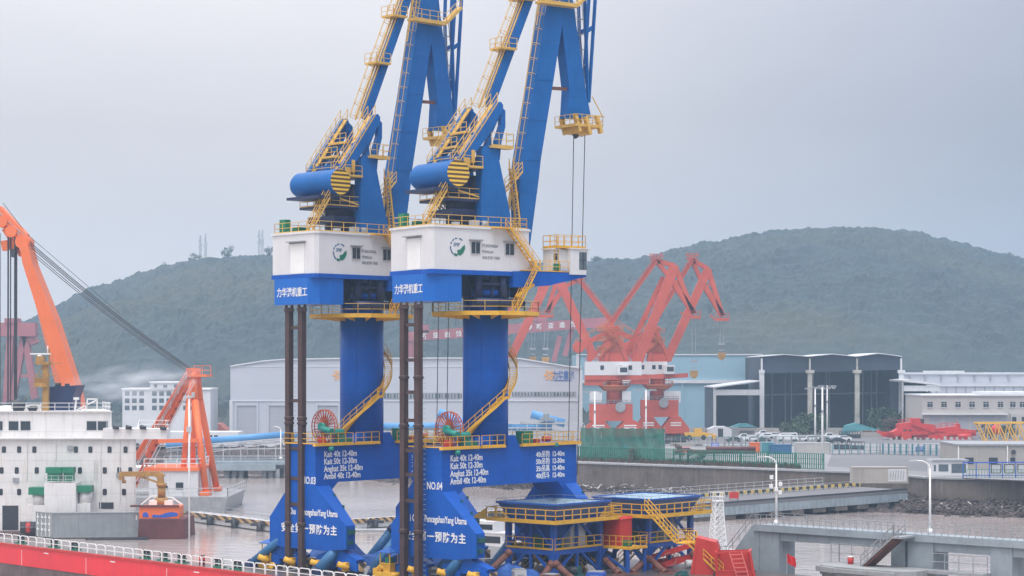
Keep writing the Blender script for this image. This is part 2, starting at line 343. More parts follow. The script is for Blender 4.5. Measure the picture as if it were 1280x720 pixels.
# rubble shore in front of the walls (u along the quay line, v toward the water)
def shore(p, q, width, z_top, nu, nv, label_name, seed):
    d = (q - p); nrm = Vector((d.y, -d.x, 0)).normalized()
    if nrm.y > 0: nrm = -nrm
    def f(u, v):
        c = p + d * u + nrm * v * width
        h = z_top * (1 - v) ** 1.3 - .5 * v + .9 * (noise.noise(Vector((c.x * .5, c.y * .5, seed))) + .5 * noise.noise(Vector((c.x * 2.6, c.y * 2.6, seed))) + .6 * noise.noise(Vector((c.x * 1.3, c.y * 1.3, seed))))
        return (c.x + .5 * noise.noise(Vector((c.x, c.y, 3))), c.y, h)
    return heightfield(label_name, 0, 1, 0, 1, nu, nv, f, M['rock'], 'stuff')
p_, q_ = QE[4].copy(), QE[5].copy(); p_.z = q_.z = 0
shore(p_ + (QE[3] - QE[4]) * .3, q_ + Vector((12, 6, 0)), 20, 2.2, 420, 26, 'shore_rubble', 1)
p2, q2 = QE[6].copy() + Vector((0, -8, 0)), QE[9].copy(); p2.z = q2.z = 0
shore(p2 + Vector((-16, 8, 0)), q2, 20, 2.6, 320, 30, 'shore_rubble', 5)
p3 = Vector((-400, 560, 0)); q3 = G(480, 559.5, 6); q3.z = 0
shore(p3, q3, 22, 6.2, 300, 26, 'shore_bank', 8)
p4, q4 = QE[3].copy(), QE[4].copy(); q4 = q4 + (QE[3] - QE[4]) * .28; p4.z = q4.z = 0
shore(p4, q4, 24, 6.3, 220, 26, 'shore_bank', 11)
mb = MB()
for i in range(260):
    if random.random() < .5: u = random.random(); c = p_.lerp(q_, u) + Vector((0, -random.uniform(1, 14), 0))
    else: u = random.random() ** 1.2 * .45; c = p2.lerp(q2, u) + Vector((0, -random.uniform(1, 16), 0))
    s_ = random.uniform(.12, .38); z = random.uniform(.6, 1.9)
    a = Vector((random.uniform(-1, 1), random.uniform(-.4, .4), random.uniform(-.2, .2))).normalized() * s_ * random.choice((1, 1, 3))
    mb.bar((c.x, c.y, z), (c.x + a.x, c.y + a.y, z + a.z), s_ * .6, s_ * .4)
tag(mb.build('shore_debris', M['debris']), kind='stuff')

random.seed(77); mb = MB()
for i in range(5200):
    k = random.random()
    if k < .45: u = random.random(); c = (p_ + (QE[3] - QE[4]) * .3).lerp(q_ + Vector((12, 6, 0)), u); v = random.random() ** .8 * 19; h0 = 2.2 * (1 - v / 20) ** 1.3
    elif k < .85: u = random.random() ** 1.5 * .5; c = p2.lerp(q2, u); v = random.random() ** .8 * 19; h0 = 2.6 * (1 - v / 20) ** 1.3
    else: u = random.random(); c = p4.lerp(q4, u); v = 12 + random.random() * 12; h0 = 6.3 * (1 - v / 24) ** 1.3
    s_ = random.uniform(.18, .7); z = h0 + random.uniform(-.1, .7); x, y = c.x, c.y - v
    a = Vector((random.gauss(0, 1), random.gauss(0, 1), random.gauss(0, .5))).normalized(); b = a.cross(Vector((random.gauss(0, 1), random.gauss(0, 1), random.gauss(0, 1)))).normalized(); d_ = a.cross(b); o_ = Vector((x, y, z))
    mb.add([o_ + a * s_, o_ + b * s_ * .7, o_ - a * s_ * .9, o_ - b * s_ * .6, o_ + d_ * s_ * .5, o_ - d_ * s_ * .5], [(0, 1, 4), (1, 2, 4), (2, 3, 4), (3, 0, 4), (1, 0, 5), (2, 1, 5), (3, 2, 5), (0, 3, 5)])
tag(mb.build('shore_rocks', M['rock']), kind='stuff')
# hills
RID = [(-1050, 440), (-700, 418), (-420, 424), (-200, 436), (-60, 440), (0, 412), (45, 396), (100, 366), (150, 350), (200, 334), (240, 325), (290, 321), (340, 320), (420, 322), (500, 326), (600, 328), (700, 328), (745, 325), (800, 321), (850, 309), (900, 301), (950, 292), (1000, 286), (1040, 283), (1080, 284), (1140, 289), (1200, 304), (1240, 315), (1280, 325), (1480, 385), (1700, 425), (2000, 415), (2300, 438)]
def ridge(px):
    for (a, ya), (b_, yb) in zip(RID, RID[1:]):
        if px <= b_: k = (px - a) / (b_ - a); return ya + (yb - ya) * k
    return RID[-1][1]
YR = 1400
def hf(u, v):       # u: azimuth as a picture column, v: distance
    top = CAMZ + (HOR - ridge(u)) * YR / FPX
    s_ = (v - 820) / (YR - 820); s_ = max(0, min(1, s_)); k = s_ ** .85 * (1.55 - .55 * s_)
    if v > YR: k = 1 - ((v - YR) / 500) ** 1.5 * .8
    x = (u - 640) * v / FPX
    h = 5 + (top - 7) * k
    env = min(1, s_ * 4)
    h += env * (noise.noise(Vector((x * .006, v * .006, 0))) * 9 * (1 - s_ * .75) + noise.noise(Vector((x * .03, v * .03, 4))) * 2.2)
    t_ = noise.cell_vector(Vector((x / 5.2, v / 5.2, 0)))
    h += env * (noise.noise(Vector((x * .12, v * .09, 2))) * 3.2 + abs(noise.noise(Vector((x * .30, v * .10, 7)))) * 2.6)
    return (x, v, h)
mb = MB(); vs = []; us = [-1050 + i * 5 for i in range(198)] + [-60 + i * 1.8 for i in range(778)] + [1341 + i * 5 for i in range(192)]; vv = [815 + j * 4 for j in range(120)] + [1296 + j * 4.5 for j in range(32)] + [1450, 1500, 1580, 1700, 1850]
vs = [hf(u, v) for v in vv for u in us]; nx = len(us)
mb.add(vs, [(j * nx + i, j * nx + i + 1, (j + 1) * nx + i + 1, (j + 1) * nx + i) for j in range(len(vv) - 1) for i in range(nx - 1)])
mh = mat('wooded_hill_haze_tint', (.026, .044, .046), .95, .35, .03)  # foliage tinted blue: part of the distance haze is put into the colour
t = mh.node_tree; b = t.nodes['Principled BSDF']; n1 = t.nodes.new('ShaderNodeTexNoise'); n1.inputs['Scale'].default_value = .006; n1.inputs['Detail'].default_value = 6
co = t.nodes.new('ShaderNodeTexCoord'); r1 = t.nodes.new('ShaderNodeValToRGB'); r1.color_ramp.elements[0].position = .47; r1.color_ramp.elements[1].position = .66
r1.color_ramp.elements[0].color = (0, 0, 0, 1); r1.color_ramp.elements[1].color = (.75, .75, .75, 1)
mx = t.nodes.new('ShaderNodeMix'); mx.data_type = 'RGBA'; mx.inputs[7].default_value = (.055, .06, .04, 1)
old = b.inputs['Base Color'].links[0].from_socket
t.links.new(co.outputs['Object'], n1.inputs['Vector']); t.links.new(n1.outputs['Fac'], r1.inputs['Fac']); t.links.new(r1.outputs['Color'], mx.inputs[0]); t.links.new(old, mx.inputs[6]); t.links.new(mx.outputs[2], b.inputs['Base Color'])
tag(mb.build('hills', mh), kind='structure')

# haze
mz = bpy.data.materials.new('haze_air'); mz.use_nodes = True; t = mz.node_tree; t.nodes.clear()
pv = t.nodes.new('ShaderNodeVolumePrincipled'); pv.inputs['Color'].default_value = (.55, .78, 1.0, 1); pv.inputs['Density'].default_value = .00024; pv.inputs['Anisotropy'].default_value = .1
oo = t.nodes.new('ShaderNodeOutputMaterial'); t.links.new(pv.outputs[0], oo.inputs['Volume'])
mb = MB(); mb.bx(-1320, 1320, -220, 1920, -2.1, 150)
hz = tag(mb.build('haze', mz), kind='stuff')
# ================================================================ BLUE PORTAL CRANES
LYAW = R(-41); rv = Vector((math.cos(LYAW), math.sin(LYAW), 0)); ev = Vector((-math.sin(LYAW), math.cos(LYAW), 0))
C4 = Vector((-2.70, 204, 0)); C3 = Vector((-16.1, 213.6, 0)); BZ = 5.0
UY4, UY3 = R(36), R(44)
def U(px, py, y, yaw=UY4, C=C4):       # side-view drawing of the upper works, measured on crane 4: picture point -> (forward, height) on the plane «y»
    s_, c_ = math.sin(yaw), math.cos(yaw); nx_, ny_ = -s_, c_
    dx = (px - 640) / FPX; t_ = (y + C.x * nx_ + C.y * ny_) / (dx * nx_ + ny_)
    return ((dx * t_ - C.x) * c_ + (t_ - C.y) * s_, CAMZ - (py - HOR) / FPX * t_)
def poly(pts, y): return [U(a, b_, y) for a, b_ in pts]
def blue_crane(C, uyaw, number, label):
    root = thing('portal_crane', label, 'portal crane', (C.x, C.y, BZ), 0, 'blue portal cranes on the transport ship')
    def TL(v): return Vector((v.x * rv.x + v.y * ev.x, v.x * rv.y + v.y * ev.y, v.z - BZ))
    cu, su = math.cos(uyaw), math.sin(uyaw)
    def TU(v): return Vector((v.x * cu - v.y * su, v.x * su + v.y * cu, v.z - BZ))
    Fd, Nd = Vector((cu, su, 0)), Vector((-su, cu, 0))
    L_ = lambda: MB(TL)
    U_ = lambda: MB(TU)
    # ---- portal
    y1, y2 = -8.7, 12.3; ZT, ZB = 18.1, 14.1
    m = L_(); m.prism([(y1 + 2, ZB), (y2 - 1.99, ZB), (y2 - 1.99, ZT), (y1 + 2, ZT)], -2.0, 2.0, 'x')
    m.prism([(y1 + 1.9, ZB + .1), (y1 + 3.4, ZB + .1), (y1 + 1.9, ZB - 1.2)], -1.98, 1.98, 'x')
    m.prism([(y2 - 1.9, ZB + .1), (y2 - 3.2, ZB + .1), (y2 - 1.9, ZB - 1.1)], -1.98, 1.98, 'x')
    for yy in (-4.5, 4.5, 8.0): m.bx(2.0, 2.012, yy, yy + .05, ZB + .1, ZT - .1)
    beam = m.build('portal_beam', M['blue'], root)
    for ya, yb in ((y1, y1 + 2.0), (y2 - 2.0, y2)):
        m = L_(); m.prism([(-2, ZT), (2, ZT), (2, 13.8), (6.5, 9.9), (6.5, 7.5), (3.6, 7.2), (-3, 7.2), (-5.0, 7.5), (-5.0, 10.3), (-2, 13.7)], ya, yb)
        for v_ in m.v:
            if v_.z < 10.6 and v_.y > ya + .1: v_.y = ya + 1.3
        leg = m.build('leg', M['blue'], root)
        m = L_()
        m.bx(6.5, 6.75, ya + .35, ya + 1.1, 9.0, 9.5); m.bx(6.5, 6.7, ya + .35, ya + .9, 8.0, 8.4); m.bar((6.5, ya + .2, 7.6), (6.5, ya + .2, 9.8), .08)
        for k in (4.4, 3.1): m.bx(k, k + .2, ya + 1.5, ya + 1.65, 12.0 - (k - 3.8) * .85, 12.4 - (k - 3.8) * .85)
        m.build('cable_bracket', M['dgreen'], leg)
    # wheel sets
    for ya in (y1 + 1, y2 - 1):
        for xx in (-3.4, 4.6):
            m = L_(); m.prism([(xx - 3.1, 6.5), (xx - 2.6, 5.9), (xx + 2.6, 5.9), (xx + 3.1, 6.5), (xx + .9, 7.3), (xx + .5, 7.6), (xx - .5, 7.6), (xx - .9, 7.3)], ya - .55, ya + .55)
            m.prism([(xx - 3.2, 5.35), (xx - .5, 5.35), (xx - .5, 6.0), (xx - 1.6, 6.6), (xx - 3.0, 6.1)], ya - .7, ya + .7); m.prism([(xx + .5, 5.35), (xx + 3.2, 5.35), (xx + 3.0, 6.1), (xx + 1.6, 6.6), (xx + .5, 6.0)], ya - .7, ya + .7)
            bo = m.build('wheel_truck', M['blue'], root)
            for k in (-2.6, -1.2, 1.2, 2.6):
                m = L_(); m.tube((xx + k, ya - .45, 5.35), (xx + k, ya + .45, 5.35), .35, n=14); m.build('wheel', M['dark'], bo)
            m = L_()
            for k in (-2.2, 1.8):
                m.tube((xx + k, ya - .75, 5.9), (xx + k, ya - 1.6, 5.9), .26, n=10); m.tube((xx + k - .4, ya - 1.7, 6.1), (xx + k + .5, ya - 1.0, 5.6), .3, n=10); m.bx(xx + k - .3, xx + k + .3, ya - 1.2, ya - .7, 5.3, 6.2)
            m.build('drive_motor', M['yellow'], bo)
            m = L_(); m.bx(xx - 3.35, xx - 3.22, ya - .5, ya + .5, 5.3, 6.2); m.bx(xx + 3.22, xx + 3.35, ya - .5, ya + .5, 5.3, 6.2); m.build('buffer_plate', M['hazard'], bo)
    # ---- column with helical stair
    m = L_(); m.cyl((0, 0), 2.32, ZT - .1, 33.5, 48)
    m.prism([(-2.9, ZT), (2.9, ZT), (2.3, ZT + 1.0), (-2.3, ZT + 1.0)], -2.0, 2.0, 'x'); m.tube((0, 0, 33.3), (0, 0, 33.9), 2.75, n=40)
    for z_ in (20.5, 26.5): m.tube((0, 0, z_), (0, 0, z_ + .04), 2.335, n=48)
    for a_ in (200, 222, 300): m.bx(2.3 * math.cos(R(a_)), 2.3 * math.cos(R(a_)) + .06, 2.3 * math.sin(R(a_)) - .06, 2.3 * math.sin(R(a_)), 18, 31)
    column = m.build('column', M['blue'], root)
    Wf = lambda v: Vector((v.x, v.y, v.z - BZ))        # world-aligned
    m = MB(Wf); prev = None
    def hel(deg, r_, z_): return Vector((r_ * math.sin(R(deg)), -r_ * math.cos(R(deg)), z_))
    for i in range(62):
        dg = -58 + i * 4.4; z_ = 18.4 + (dg + 58) / 90 * 4.3
        if 38 < dg < 52: z_ = 18.4 + (96) / 90 * 4.3
        a_, b_ = hel(dg, 2.45, z_), hel(dg, 3.25, z_)
        m.bar(a_, b_, .27, .06)
        if prev:
            m.bar(prev[1], b_, .05, .3); m.bar(prev[0], a_, .05, .3)
            for hh in (.5, 1.0): m.bar(prev[1] + Vector((0, 0, hh)), b_ + Vector((0, 0, hh)), .055)
        if i % 3 == 0: m.bar(b_, b_ + Vector((0, 0, 1.0)), .055)
        prev = (a_, b_)
    m.build('spiral_stair', M['yellow'], root)
    # ring platform under the machinery house
    m = MB(Wf); ns = 12; ro = 5.6
    rg = [Vector((ro * math.cos(2 * math.pi * (i + .5) / ns), ro * math.sin(2 * math.pi * (i + .5) / ns), 31.6)) for i in range(ns)]
    ri = [Vector((2.33 * math.cos(2 * math.pi * (i + .5) / ns), 2.33 * math.sin(2 * math.pi * (i + .5) / ns), 31.6)) for i in range(ns)]
    m.add([v - Vector((0, 0, .08)) for v in rg] + [v - Vector((0, 0, .08)) for v in ri] + rg + ri,
          [(i, (i + 1) % ns, (i + 1) % ns + ns, i + ns) for i in range(ns)] + [(i + 24, (i + 1) % ns + 24, (i + 1) % ns + 36, i + 36) for i in range(ns)] + [(i, (i + 1) % ns, (i + 1) % ns + 24, i + 24) for i in range(ns)])
    for i in range(ns):
        m.bar(rg[i] + Vector((0, 0, -.1)), rg[(i + 1) % ns] + Vector((0, 0, -.1)), .1, .42)
        d_ = Vector((rg[i].x, rg[i].y, 0)).normalized(); q_ = Vector((-d_.y, d_.x, 0)) * .06
        m.add([rg[i] + q_ + Vector((0, 0, -.25)), rg[i] + q_ + Vector((0, 0, -.05)), ri[i] + q_ + Vector((0, 0, -.05)), ri[i] + q_ + Vector((0, 0, -.62)),
               rg[i] - q_ + Vector((0, 0, -.25)), rg[i] - q_ + Vector((0, 0, -.05)), ri[i] - q_ + Vector((0, 0, -.05)), ri[i] - q_ + Vector((0, 0, -.62))],
              [(0, 1, 2, 3), (7, 6, 5, 4), (0, 4, 5, 1), (2, 6, 7, 3), (0, 3, 7, 4)])
    pl = m.build('ring_platform', M['yellow'], root)
    m = MB(Wf); m.rail(rg, 1.15, 1.4, closed=True); m.build('railing', M['paley'], pl)
    # slewing gear
    m = U_(); m.cyl((0, 0), 2.6, 33.9, 34.4, 40); m.cyl((0, 0), 3.1, 34.3, 34.7, 40); m.cyl((0, 0), 2.5, 34.7, 35.7, 40)
    for k in range(16):
        a_ = k * math.pi / 8; m.bx(2.75 * math.cos(a_) - .12, 2.75 * math.cos(a_) + .12, 2.75 * math.sin(a_) - .12, 2.75 * math.sin(a_) + .12, 33.2, 35.6)
    for xx, yy in ((-2.6, -2.4), (2.3, -2.4), (0, -3.0), (-2.6, 2.4)): m.tube((xx, yy, 33.0), (xx, yy, 35.7), .42, n=14)
    m.bx(-6.0, -1.0, -.9, .9, 33.2, 35.5); m.tube((-3.6, -3.2, 32.6), (2.4, -3.2, 32.6), .45, n=12)
    m.build('slewing_gear', M['navy'], root)
    # ---- machinery house
    hp = [(-9.1, 3.7), (-9.1, -3.3), (-8.7, -3.6), (2.8, -3.6), (3.6, -2.6), (3.6, 3.7)]
    m = U_(); m.prism(hp, 35.75, 39.9, 'z')
    m.prism([(-9.25, 3.85), (-9.25, -3.4), (-8.75, -3.75), (2.87, -3.75), (3.75, -2.7), (3.75, 3.85)], 39.9, 40.12, 'z')
    for k in (-6.2, -4.4, -1.4, .4): m.bx(k, k + .03, -3.612, -3.6, 35.8, 39.85)
    for k in (-1.6, .5, 2.6): m.bx(-9.112, -9.1, k, k + .03, 35.8, 39.85)
    house = m.build('machinery_house', M['white'], root)
    m = U_(); m.prism([(a_ * 1.012, b_ * 1.02) for a_, b_ in hp], 35.3, 35.75, 'z'); m.build('house_floor_frame', M['blue'], root)
    m = U_(); m.bx(-9.16, -9.1, -1.7, .6, 35.8, 38.9); m.build('door', M['paint'], house)
    m = U_(); m.bx(-9.6, -9.1, -2.0, .9, 39.05, 39.15); m.bx(-9.2, -9.1, -1.8, .7, 38.9, 39.05)
    for k in (-4.5, -.3): m.bx(k - .1, k + 1.45, -4.0, -3.6, 38.72, 38.82)
    m.build('door_hood', M['grey'], house)
    for k in (-4.5, -.3):
        m = U_(); m.bx(k + .1, k + 1.25, -3.70, -3.6, 37.35, 38.62); m.build('window_frame', M['lgrey'], house)
        m = U_(); m.bx(k + .17, k + .64, -3.715, -3.69, 37.43, 38.55); m.bx(k + .72, k + 1.19, -3.715, -3.69, 37.43, 38.55); m.build('window', M['glass'], house)
    def wl(x, y, z): return TU(Vector((x, y, z)))
    up = (0, 0, 1)
    for i, s_ in enumerate(('PT.INDONESIA', 'POMALAA', 'INDUSTRY PARK')): text(house, s_, .44, wl(-2.95, -3.615, 38.1 - i * .6), Fd, up, M['logogr'], 'lettering', .66)
    # round emblem: broken ring, initials and a leaf
    m = U_(); cx, cz = -5.95, 38.0
    def arc(a0, a1, r0, r1):
        k = max(3, int(abs(a1 - a0) / 8))
        for i in range(k):
            q = [(r0, a0 + (a1 - a0) * i / k), (r1, a0 + (a1 - a0) * i / k), (r1, a0 + (a1 - a0) * (i + 1) / k), (r0, a0 + (a1 - a0) * (i + 1) / k)]
            m.prism([(cx + r_ * math.cos(R(a_)), cz + r_ * math.sin(R(a_))) for r_, a_ in q], -3.63, -3.6)
    for a_ in (95, 120, 145): arc(a_, a_ + 17, .82, .93)
    arc(175, 235, .80, .92); arc(50, 80, .82, .93); m.build('emblem', M['logob'], house)
    m = U_(); m.prism([(cx + .0, cz - .75), (cx - .05, cz - .3), (cx + .35, cz - .2), (cx + .62, cz + .1), (cx + .86, cz + .25), (cx + .9, cz - .15), (cx + .65, cz - .6), (cx + .3, cz - .85)], -3.63, -3.6)
    arc(240, 268, .68, .93); m.build('emblem_leaf', M['logog'], house)
    text(house, 'IPIP', .55, wl(cx - .5, -3.62, cz + .05), Fd, up, M['logob'], 'lettering', .9)
    # roof railing, roof clutter
    m = U_(); m.rail([(x, y, 40.12) for x, y in ((-9.0, 3.5), (-9.0, -3.3), (-8.6, -3.55), (2.6, -3.55), (3.4, -2.5), (3.4, 3.5))], 1.05, 1.5, closed=True); m.build('roof_railing', M['paley'], root)
    m = U_(); m.bx(-8.6, -7.9, 2.2, 3.2, 40.12, 41.6); m.bx(-7.0, -5.4, 2.3, 3.1, 40.12, 40.9); m.build('ventilator', M['green'], root)
    m = U_(); m.bx(-3.9, -3.0, -3.2, -2.6, 40.12, 40.8); m.bx(-5.6, -5.0, -2.6, -2.0, 40.12, 40.6); m.tube((-2.6, -3.0, 40.5), (-2.0, -3.0, 40.5), .3, n=10); m.build('roof_equipment', M['lgrey'], root)
    # ballast box with chamfered corners and the maker's name
    bp_ = [(-9.4, 3.0), (-9.4, -2.6), (-8.4, -3.3), (-6.9, -3.5), (-5.4, -3.5), (-5.4, 3.3), (-8.5, 3.6)]
    m = U_(); m.prism(bp_, 32.6, 35.3, 'z'); bal = m.build('ballast_box', M['skyblue'], root)
    for i_, ch in enumerate('力华港机重工'): text(bal, ch, 1.02, wl(-9.42, 2.15 - i_ * .86, 33.5), -Nd, up, M['paint'], 'lettering', .84, align='CENTER', bold=.012)
    # ---- a-frame towers
    for y_ in (-2.5, 2.5):
        p_ = poly([(603, 188), (606, 182), (622, 184), (624, 200), (638, 268), (638, 284), (601, 284)], -3.0)
        m = U_(); ya, yb = (-3.0, -1.9) if y_ < 0 else (1.9, 3.0); m.prism(p_, ya, yb)
        m.prism(poly([(606, 190), (628, 132), (634, 138), (634, 158), (629, 178), (627, 200), (622, 200), (622, 176), (628, 156), (628, 142), (616, 170), (618, 190)], -3.0), ya + .3, yb - .3)
        m.build('tower_leg', M['blue2'], root)
    m = U_(); x0, z0_ = U(606, 205, -3.0); x1, _ = U(622, 205, -3); m.bx(x0 + .3, x1, -1.9, 1.9, z0_ - .4, z0_ + .9); m.bx(x0 + .2, x1 + .8, -1.9, 1.9, 41.6, 42.2)
    x2, z2_ = U(600, 250, -3.0); m.bx(x2 - 3.6, x2 + .5, -2.6, 2.6, z2_ - .15, z2_ + .1); m.bx(x2 - 2.8, x2 + .5, -2.2, 2.2, z2_ - 1.6, z2_ - .9)
    m.cyl((x2 - .2, 0), 1.6, 40.1, z2_ + 2.6, 20); m.bx(x2 - 2.6, x2 + .3, -1.2, 1.2, z2_, z2_ + 1.6)
    xa, za = U(558, 238, -3.0); m.bx(xa - 1.4, xa + 1.4, -3.0, 2.4, za, za + .28)
    m.build('tower_frame', M['navy'], root)
    m = U_(); m.rail([(x2 - 3.6, 2.5, z2_ + .1), (x2 - 3.6, -2.6, z2_ + .1), (x2 + .3, -2.6, z2_ + .1)], 1.05, 1.2)
    xb, zb = U(588, 209, -2.6); m.bx(xb - 1.2, xb + 1.2, -3.2, -2.0, zb - .1, zb + .05); m.rail([(xb - 1.2, -3.2, zb), (xb + 1.1, -3.2, zb)], 1.1, 1.1); m.bx(xb - 1.0, xb - .3, -3.0, -2.2, zb, zb + .9); m.bx(xb - .1, xb + .3, -3.0, -2.4, zb + .4, zb + 1.7)
    xc, zc = U(625, 183, -3.0); m.bx(xc - 1.3, xc + 1.4, -3.4, -2.2, zc - .22, zc); m.rail([(xc - 1.3, -3.4, zc), (xc + 1.4, -3.4, zc), (xc + 1.4, -2.2, zc)], 1.3, .9)
    m.stair((xa - 2.2, -2.6, 40.2), (xa + .1, -2.6, za + .1), .8); m.stair((xa + 3.9, 1.0, 40.2), (xa + 1.4, 1.0, z2_), .7)
    m.bar((xb - 2.4, -2.6, zb - 2.2), (xb + 1.4, -2.6, zb - 3.0), .14)
    m.ladder((x2 + .5, -2.7, 40.2), (x2 + .5, -2.7, z2_), (0, -1, 0), cage=False)
    m.build('service_platform', M['paley'], root)
    # ---- balance lever with drum
    top, bot = (621, 130), (571, 200)
    lp = poly([(571, 203), (621, 128), (626, 127), (629, 131), (629, 137), (612, 168), (583, 206), (574, 210)], -2.9)
    for ya, yb in ((-2.9, -2.35), (2.35, 2.9)):
        m = U_(); m.prism(lp, ya, yb); m.build('balance_lever', M['blue2'], root)
    m = U_(); a_, b_ = U(600, 166, -2.9); m.bx(a_ - .3, a_ + .3, -2.35, 2.35, b_ - .5, b_ + .1); c_, d_ = U(583, 192, -2.9); m.bx(c_ - .4, c_ + .6, -2.35, 2.35, d_ - .5, d_); m.build('lever_crossbeam', M['blue2'], root)
    m = U_(); ax, az = U(573, 216, -3.7); m.tube((ax, -3.7, az), (ax, 3.0, az), 1.34, n=40, caps=False); m.tube((ax, 3.0, az), (ax, 3.5, az), 1.34, 1.1, n=40, caps=False); m.tube((ax, 3.5, az), (ax, 3.75, az), 1.1, .5, n=40)
    dr = m.build('counterweight_drum', M['blue2'], root)
    m = U_(); m.tube((ax, -3.72, az), (ax, -3.69, az), 1.33, n=40); m.build('drum_end', M['drumcap'], dr)
    m = U_(); e0, e1 = U(574, 203, -2.9), U(622, 129, -2.9)
    for y_ in (-2.9, -1.7, 1.7, 2.9): m.rail([(e0[0], y_, e0[1]), (e1[0], y_, e1[1])], 1.1, 1.2)
    for y0_, y1_ in ((-2.9, -1.7), (1.7, 2.9)): m.add([(e0[0], y0_, e0[1]), (e1[0], y0_, e1[1]), (e1[0], y1_, e1[1]), (e0[0], y1_, e0[1]), (e0[0], y0_, e0[1] - .06), (e1[0], y0_, e1[1] - .06), (e1[0], y1_, e1[1] - .06), (e0[0], y1_, e0[1] - .06)], [(0, 1, 2, 3), (7, 6, 5, 4), (0, 4, 5, 1), (1, 5, 6, 2), (2, 6, 7, 3), (3, 7, 4, 0)])
    m.rail([(e0[0], -2.9, e0[1]), (e0[0] - .2, 0, e0[1]), (e0[0], 2.9, e0[1])], 1.1, 1.2)
    for k in (.25, .5): x_ = e0[0] + (e1[0] - e0[0]) * k; z_ = e0[1] + (e1[1] - e0[1]) * k; m.bx(x_ - .5, x_ + .6, -1.5, 1.5, z_ + .1, z_ + .2); m.rail([(x_ - .5, -1.5, z_ + .2), (x_ - .5, 1.5, z_ + .2)], 1, .9)
    m.build('lever_walkway', M['paley'], root)
    # ---- tie rod
    m = U_(); m.prism(poly([(612, 132), (612, 120), (657, 0), (690, -88), (700, -88), (667, 0), (622, 122), (620, 136)], -.4), -.4, .4); m.build('tie_rod', M['blue2'], root)
    m = U_(); t0, t1, t2, t3 = U(606, 136, -.4), U(634, 62, -.4), U(657, 0, -.4), U(688, -80, -.4)
    tv = lambda t_, y_=0: Vector((t_[0], y_, t_[1]))
    nrm = Vector((-(t3[1] - t0[1]), 0, t3[0] - t0[0])).normalized()
    for a_, b_ in ((t0, t1), (t1, t3)):
        A_, B_ = tv(a_) + nrm * .25, tv(b_) + nrm * .25
        for sg in (-1, 1): m.bar(A_ + Vector((0, .35 * sg, 0)), B_ + Vector((0, .35 * sg, 0)), .09, .12)
        m.ladder(A_ + nrm * .2, B_ + nrm * .2, nrm, .5)
    for k, sgn in ((t1, 1), (t2, 1)):
        c_ = tv(k) + nrm * .1; m.bx(c_.x - 1.1, c_.x + .9, -1.0, 1.0, c_.z - .1, c_.z + .1); m.rail([(c_.x - 1.1, -1.0, c_.z), (c_.x + .9, -1.0, c_.z)], 1.1, 1); m.rail([(c_.x - 1.1, 1.0, c_.z), (c_.x - 1.1, -1.0, c_.z)], 1.1, 1)
    m.build('tie_rod_ladder', M['paley'], root)
    # ---- jib
    m = U_(); m.prism(poly([(652, 300), (649, 232), (652, 200), (669, 100), (685, 0), (700, -88), (722, -88), (708, 0), (692, 100), (676, 200), (673.5, 224), (662.5, 307), (655, 309)], -.8), -.8, .85)
    for a_, b_ in (((652, 200), (676, 200)), ((660, 150), (684, 150)), ((669, 100), (692, 100)), ((677, 50), (700, 50)), ((650, 240), (672, 240))):
        m.bar((U(*a_, -.8)[0], -.81, U(*a_, -.8)[1]), (U(*b_, -.8)[0], -.81, U(*b_, -.8)[1]), .04, .05)
    jib = m.build('jib', M['blue2'], root)
    m = U_(); j0, j1 = U(647, 262, -.8), U(698, -80, -.8); nj = Vector((-(j1[1] - j0[1]), 0, j1[0] - j0[0])).normalized()
    A_, B_ = Vector((j0[0], -.35, j0[1])) + nj * .1, Vector((j1[0], -.35, j1[1])) + nj * .1
    m.ladder(A_, B_, nj, .5)
    m.bar(A_ + Vector((0, .9, 0)), B_ + Vector((0, .9, 0)), .08, .2); m.bar(A_ + Vector((0, 1.15, 0)), B_ + Vector((0, 1.15, 0)), .05, .15)
    f0 = U(640, 285, -.8); m.stair((f0[0] + .2, -1.6, 40.3), (f0[0] - .7, -1.6, 46.5), .7); m.stair((f0[0] - 1.8, -1.2, 43.5), (f0[0] + .8, -1.2, 46.2), .7)
    g0 = U(684, 4, -.8); m.bx(g0[0] - 1.6, g0[0] + 3.2, -1.9, -.85, g0[1] - .25, g0[1]); m.rail([(g0[0] - 1.6, -1.9, g0[1]), (g0[0] + 3.2, -1.9, g0[1]), (g0[0] + 5.4, -1.9, g0[1] + 1.9)], 1.1, 1.1)
    m.bar((g0[0] + 3.2, -1.4, g0[1] - .1), (g0[0] + 5.6, -1.4, g0[1] + 2.0), 1.0, .25)
    m.build('jib_walkway', M['paley'], jib)
    # ---- fly jib hanging from the jib head
    m = U_(); m.prism(poly([(698, -88), (703, 33), (712, 111), (710, 147), (739, 147), (732, 111), (716, 0), (706, -88)], -.7), -.7, .7)
    fj = m.build('fly_jib', M['blue2'], root)
    m = U_()
    pb = [((735, -88), (732, 0)), ((732, 0), (734, 60)), ((734, 60), (736, 128)), ((749, -88), (745, 0)), ((745, 0), (737, 128)), ((733, 40), (742, 34)), ((732, -48), (747, -50))]
    for y_ in (-.55, .55):
        for a_, b_ in pb: u_, v_ = U(*a_, -.7), U(*b_, -.7); m.bar((u_[0], y_, u_[1]), (v_[0], y_, v_[1]), .16, .42)
    m.build('fly_jib_chord', M['blue2'], fj)
    m = U_(); k0, k1 = U(724, 0, -.7), U(734, 118, -.7); m.ladder((k1[0], 0, k1[1]), (k0[0], 0, k0[1]), (1, 0, .1), .4); m.build('fly_jib_ladder', M['grey'], fj)
    m = U_(); a_, b_ = U(688, 110, -.3), U(722, 112, -.3); m.bar((a_[0], -.2, a_[1]), (b_[0], -.2, b_[1]), .18, .34); m.build('link_bar', M['rust'], root)
    m = U_(); h0 = U(727, 158, -.7)
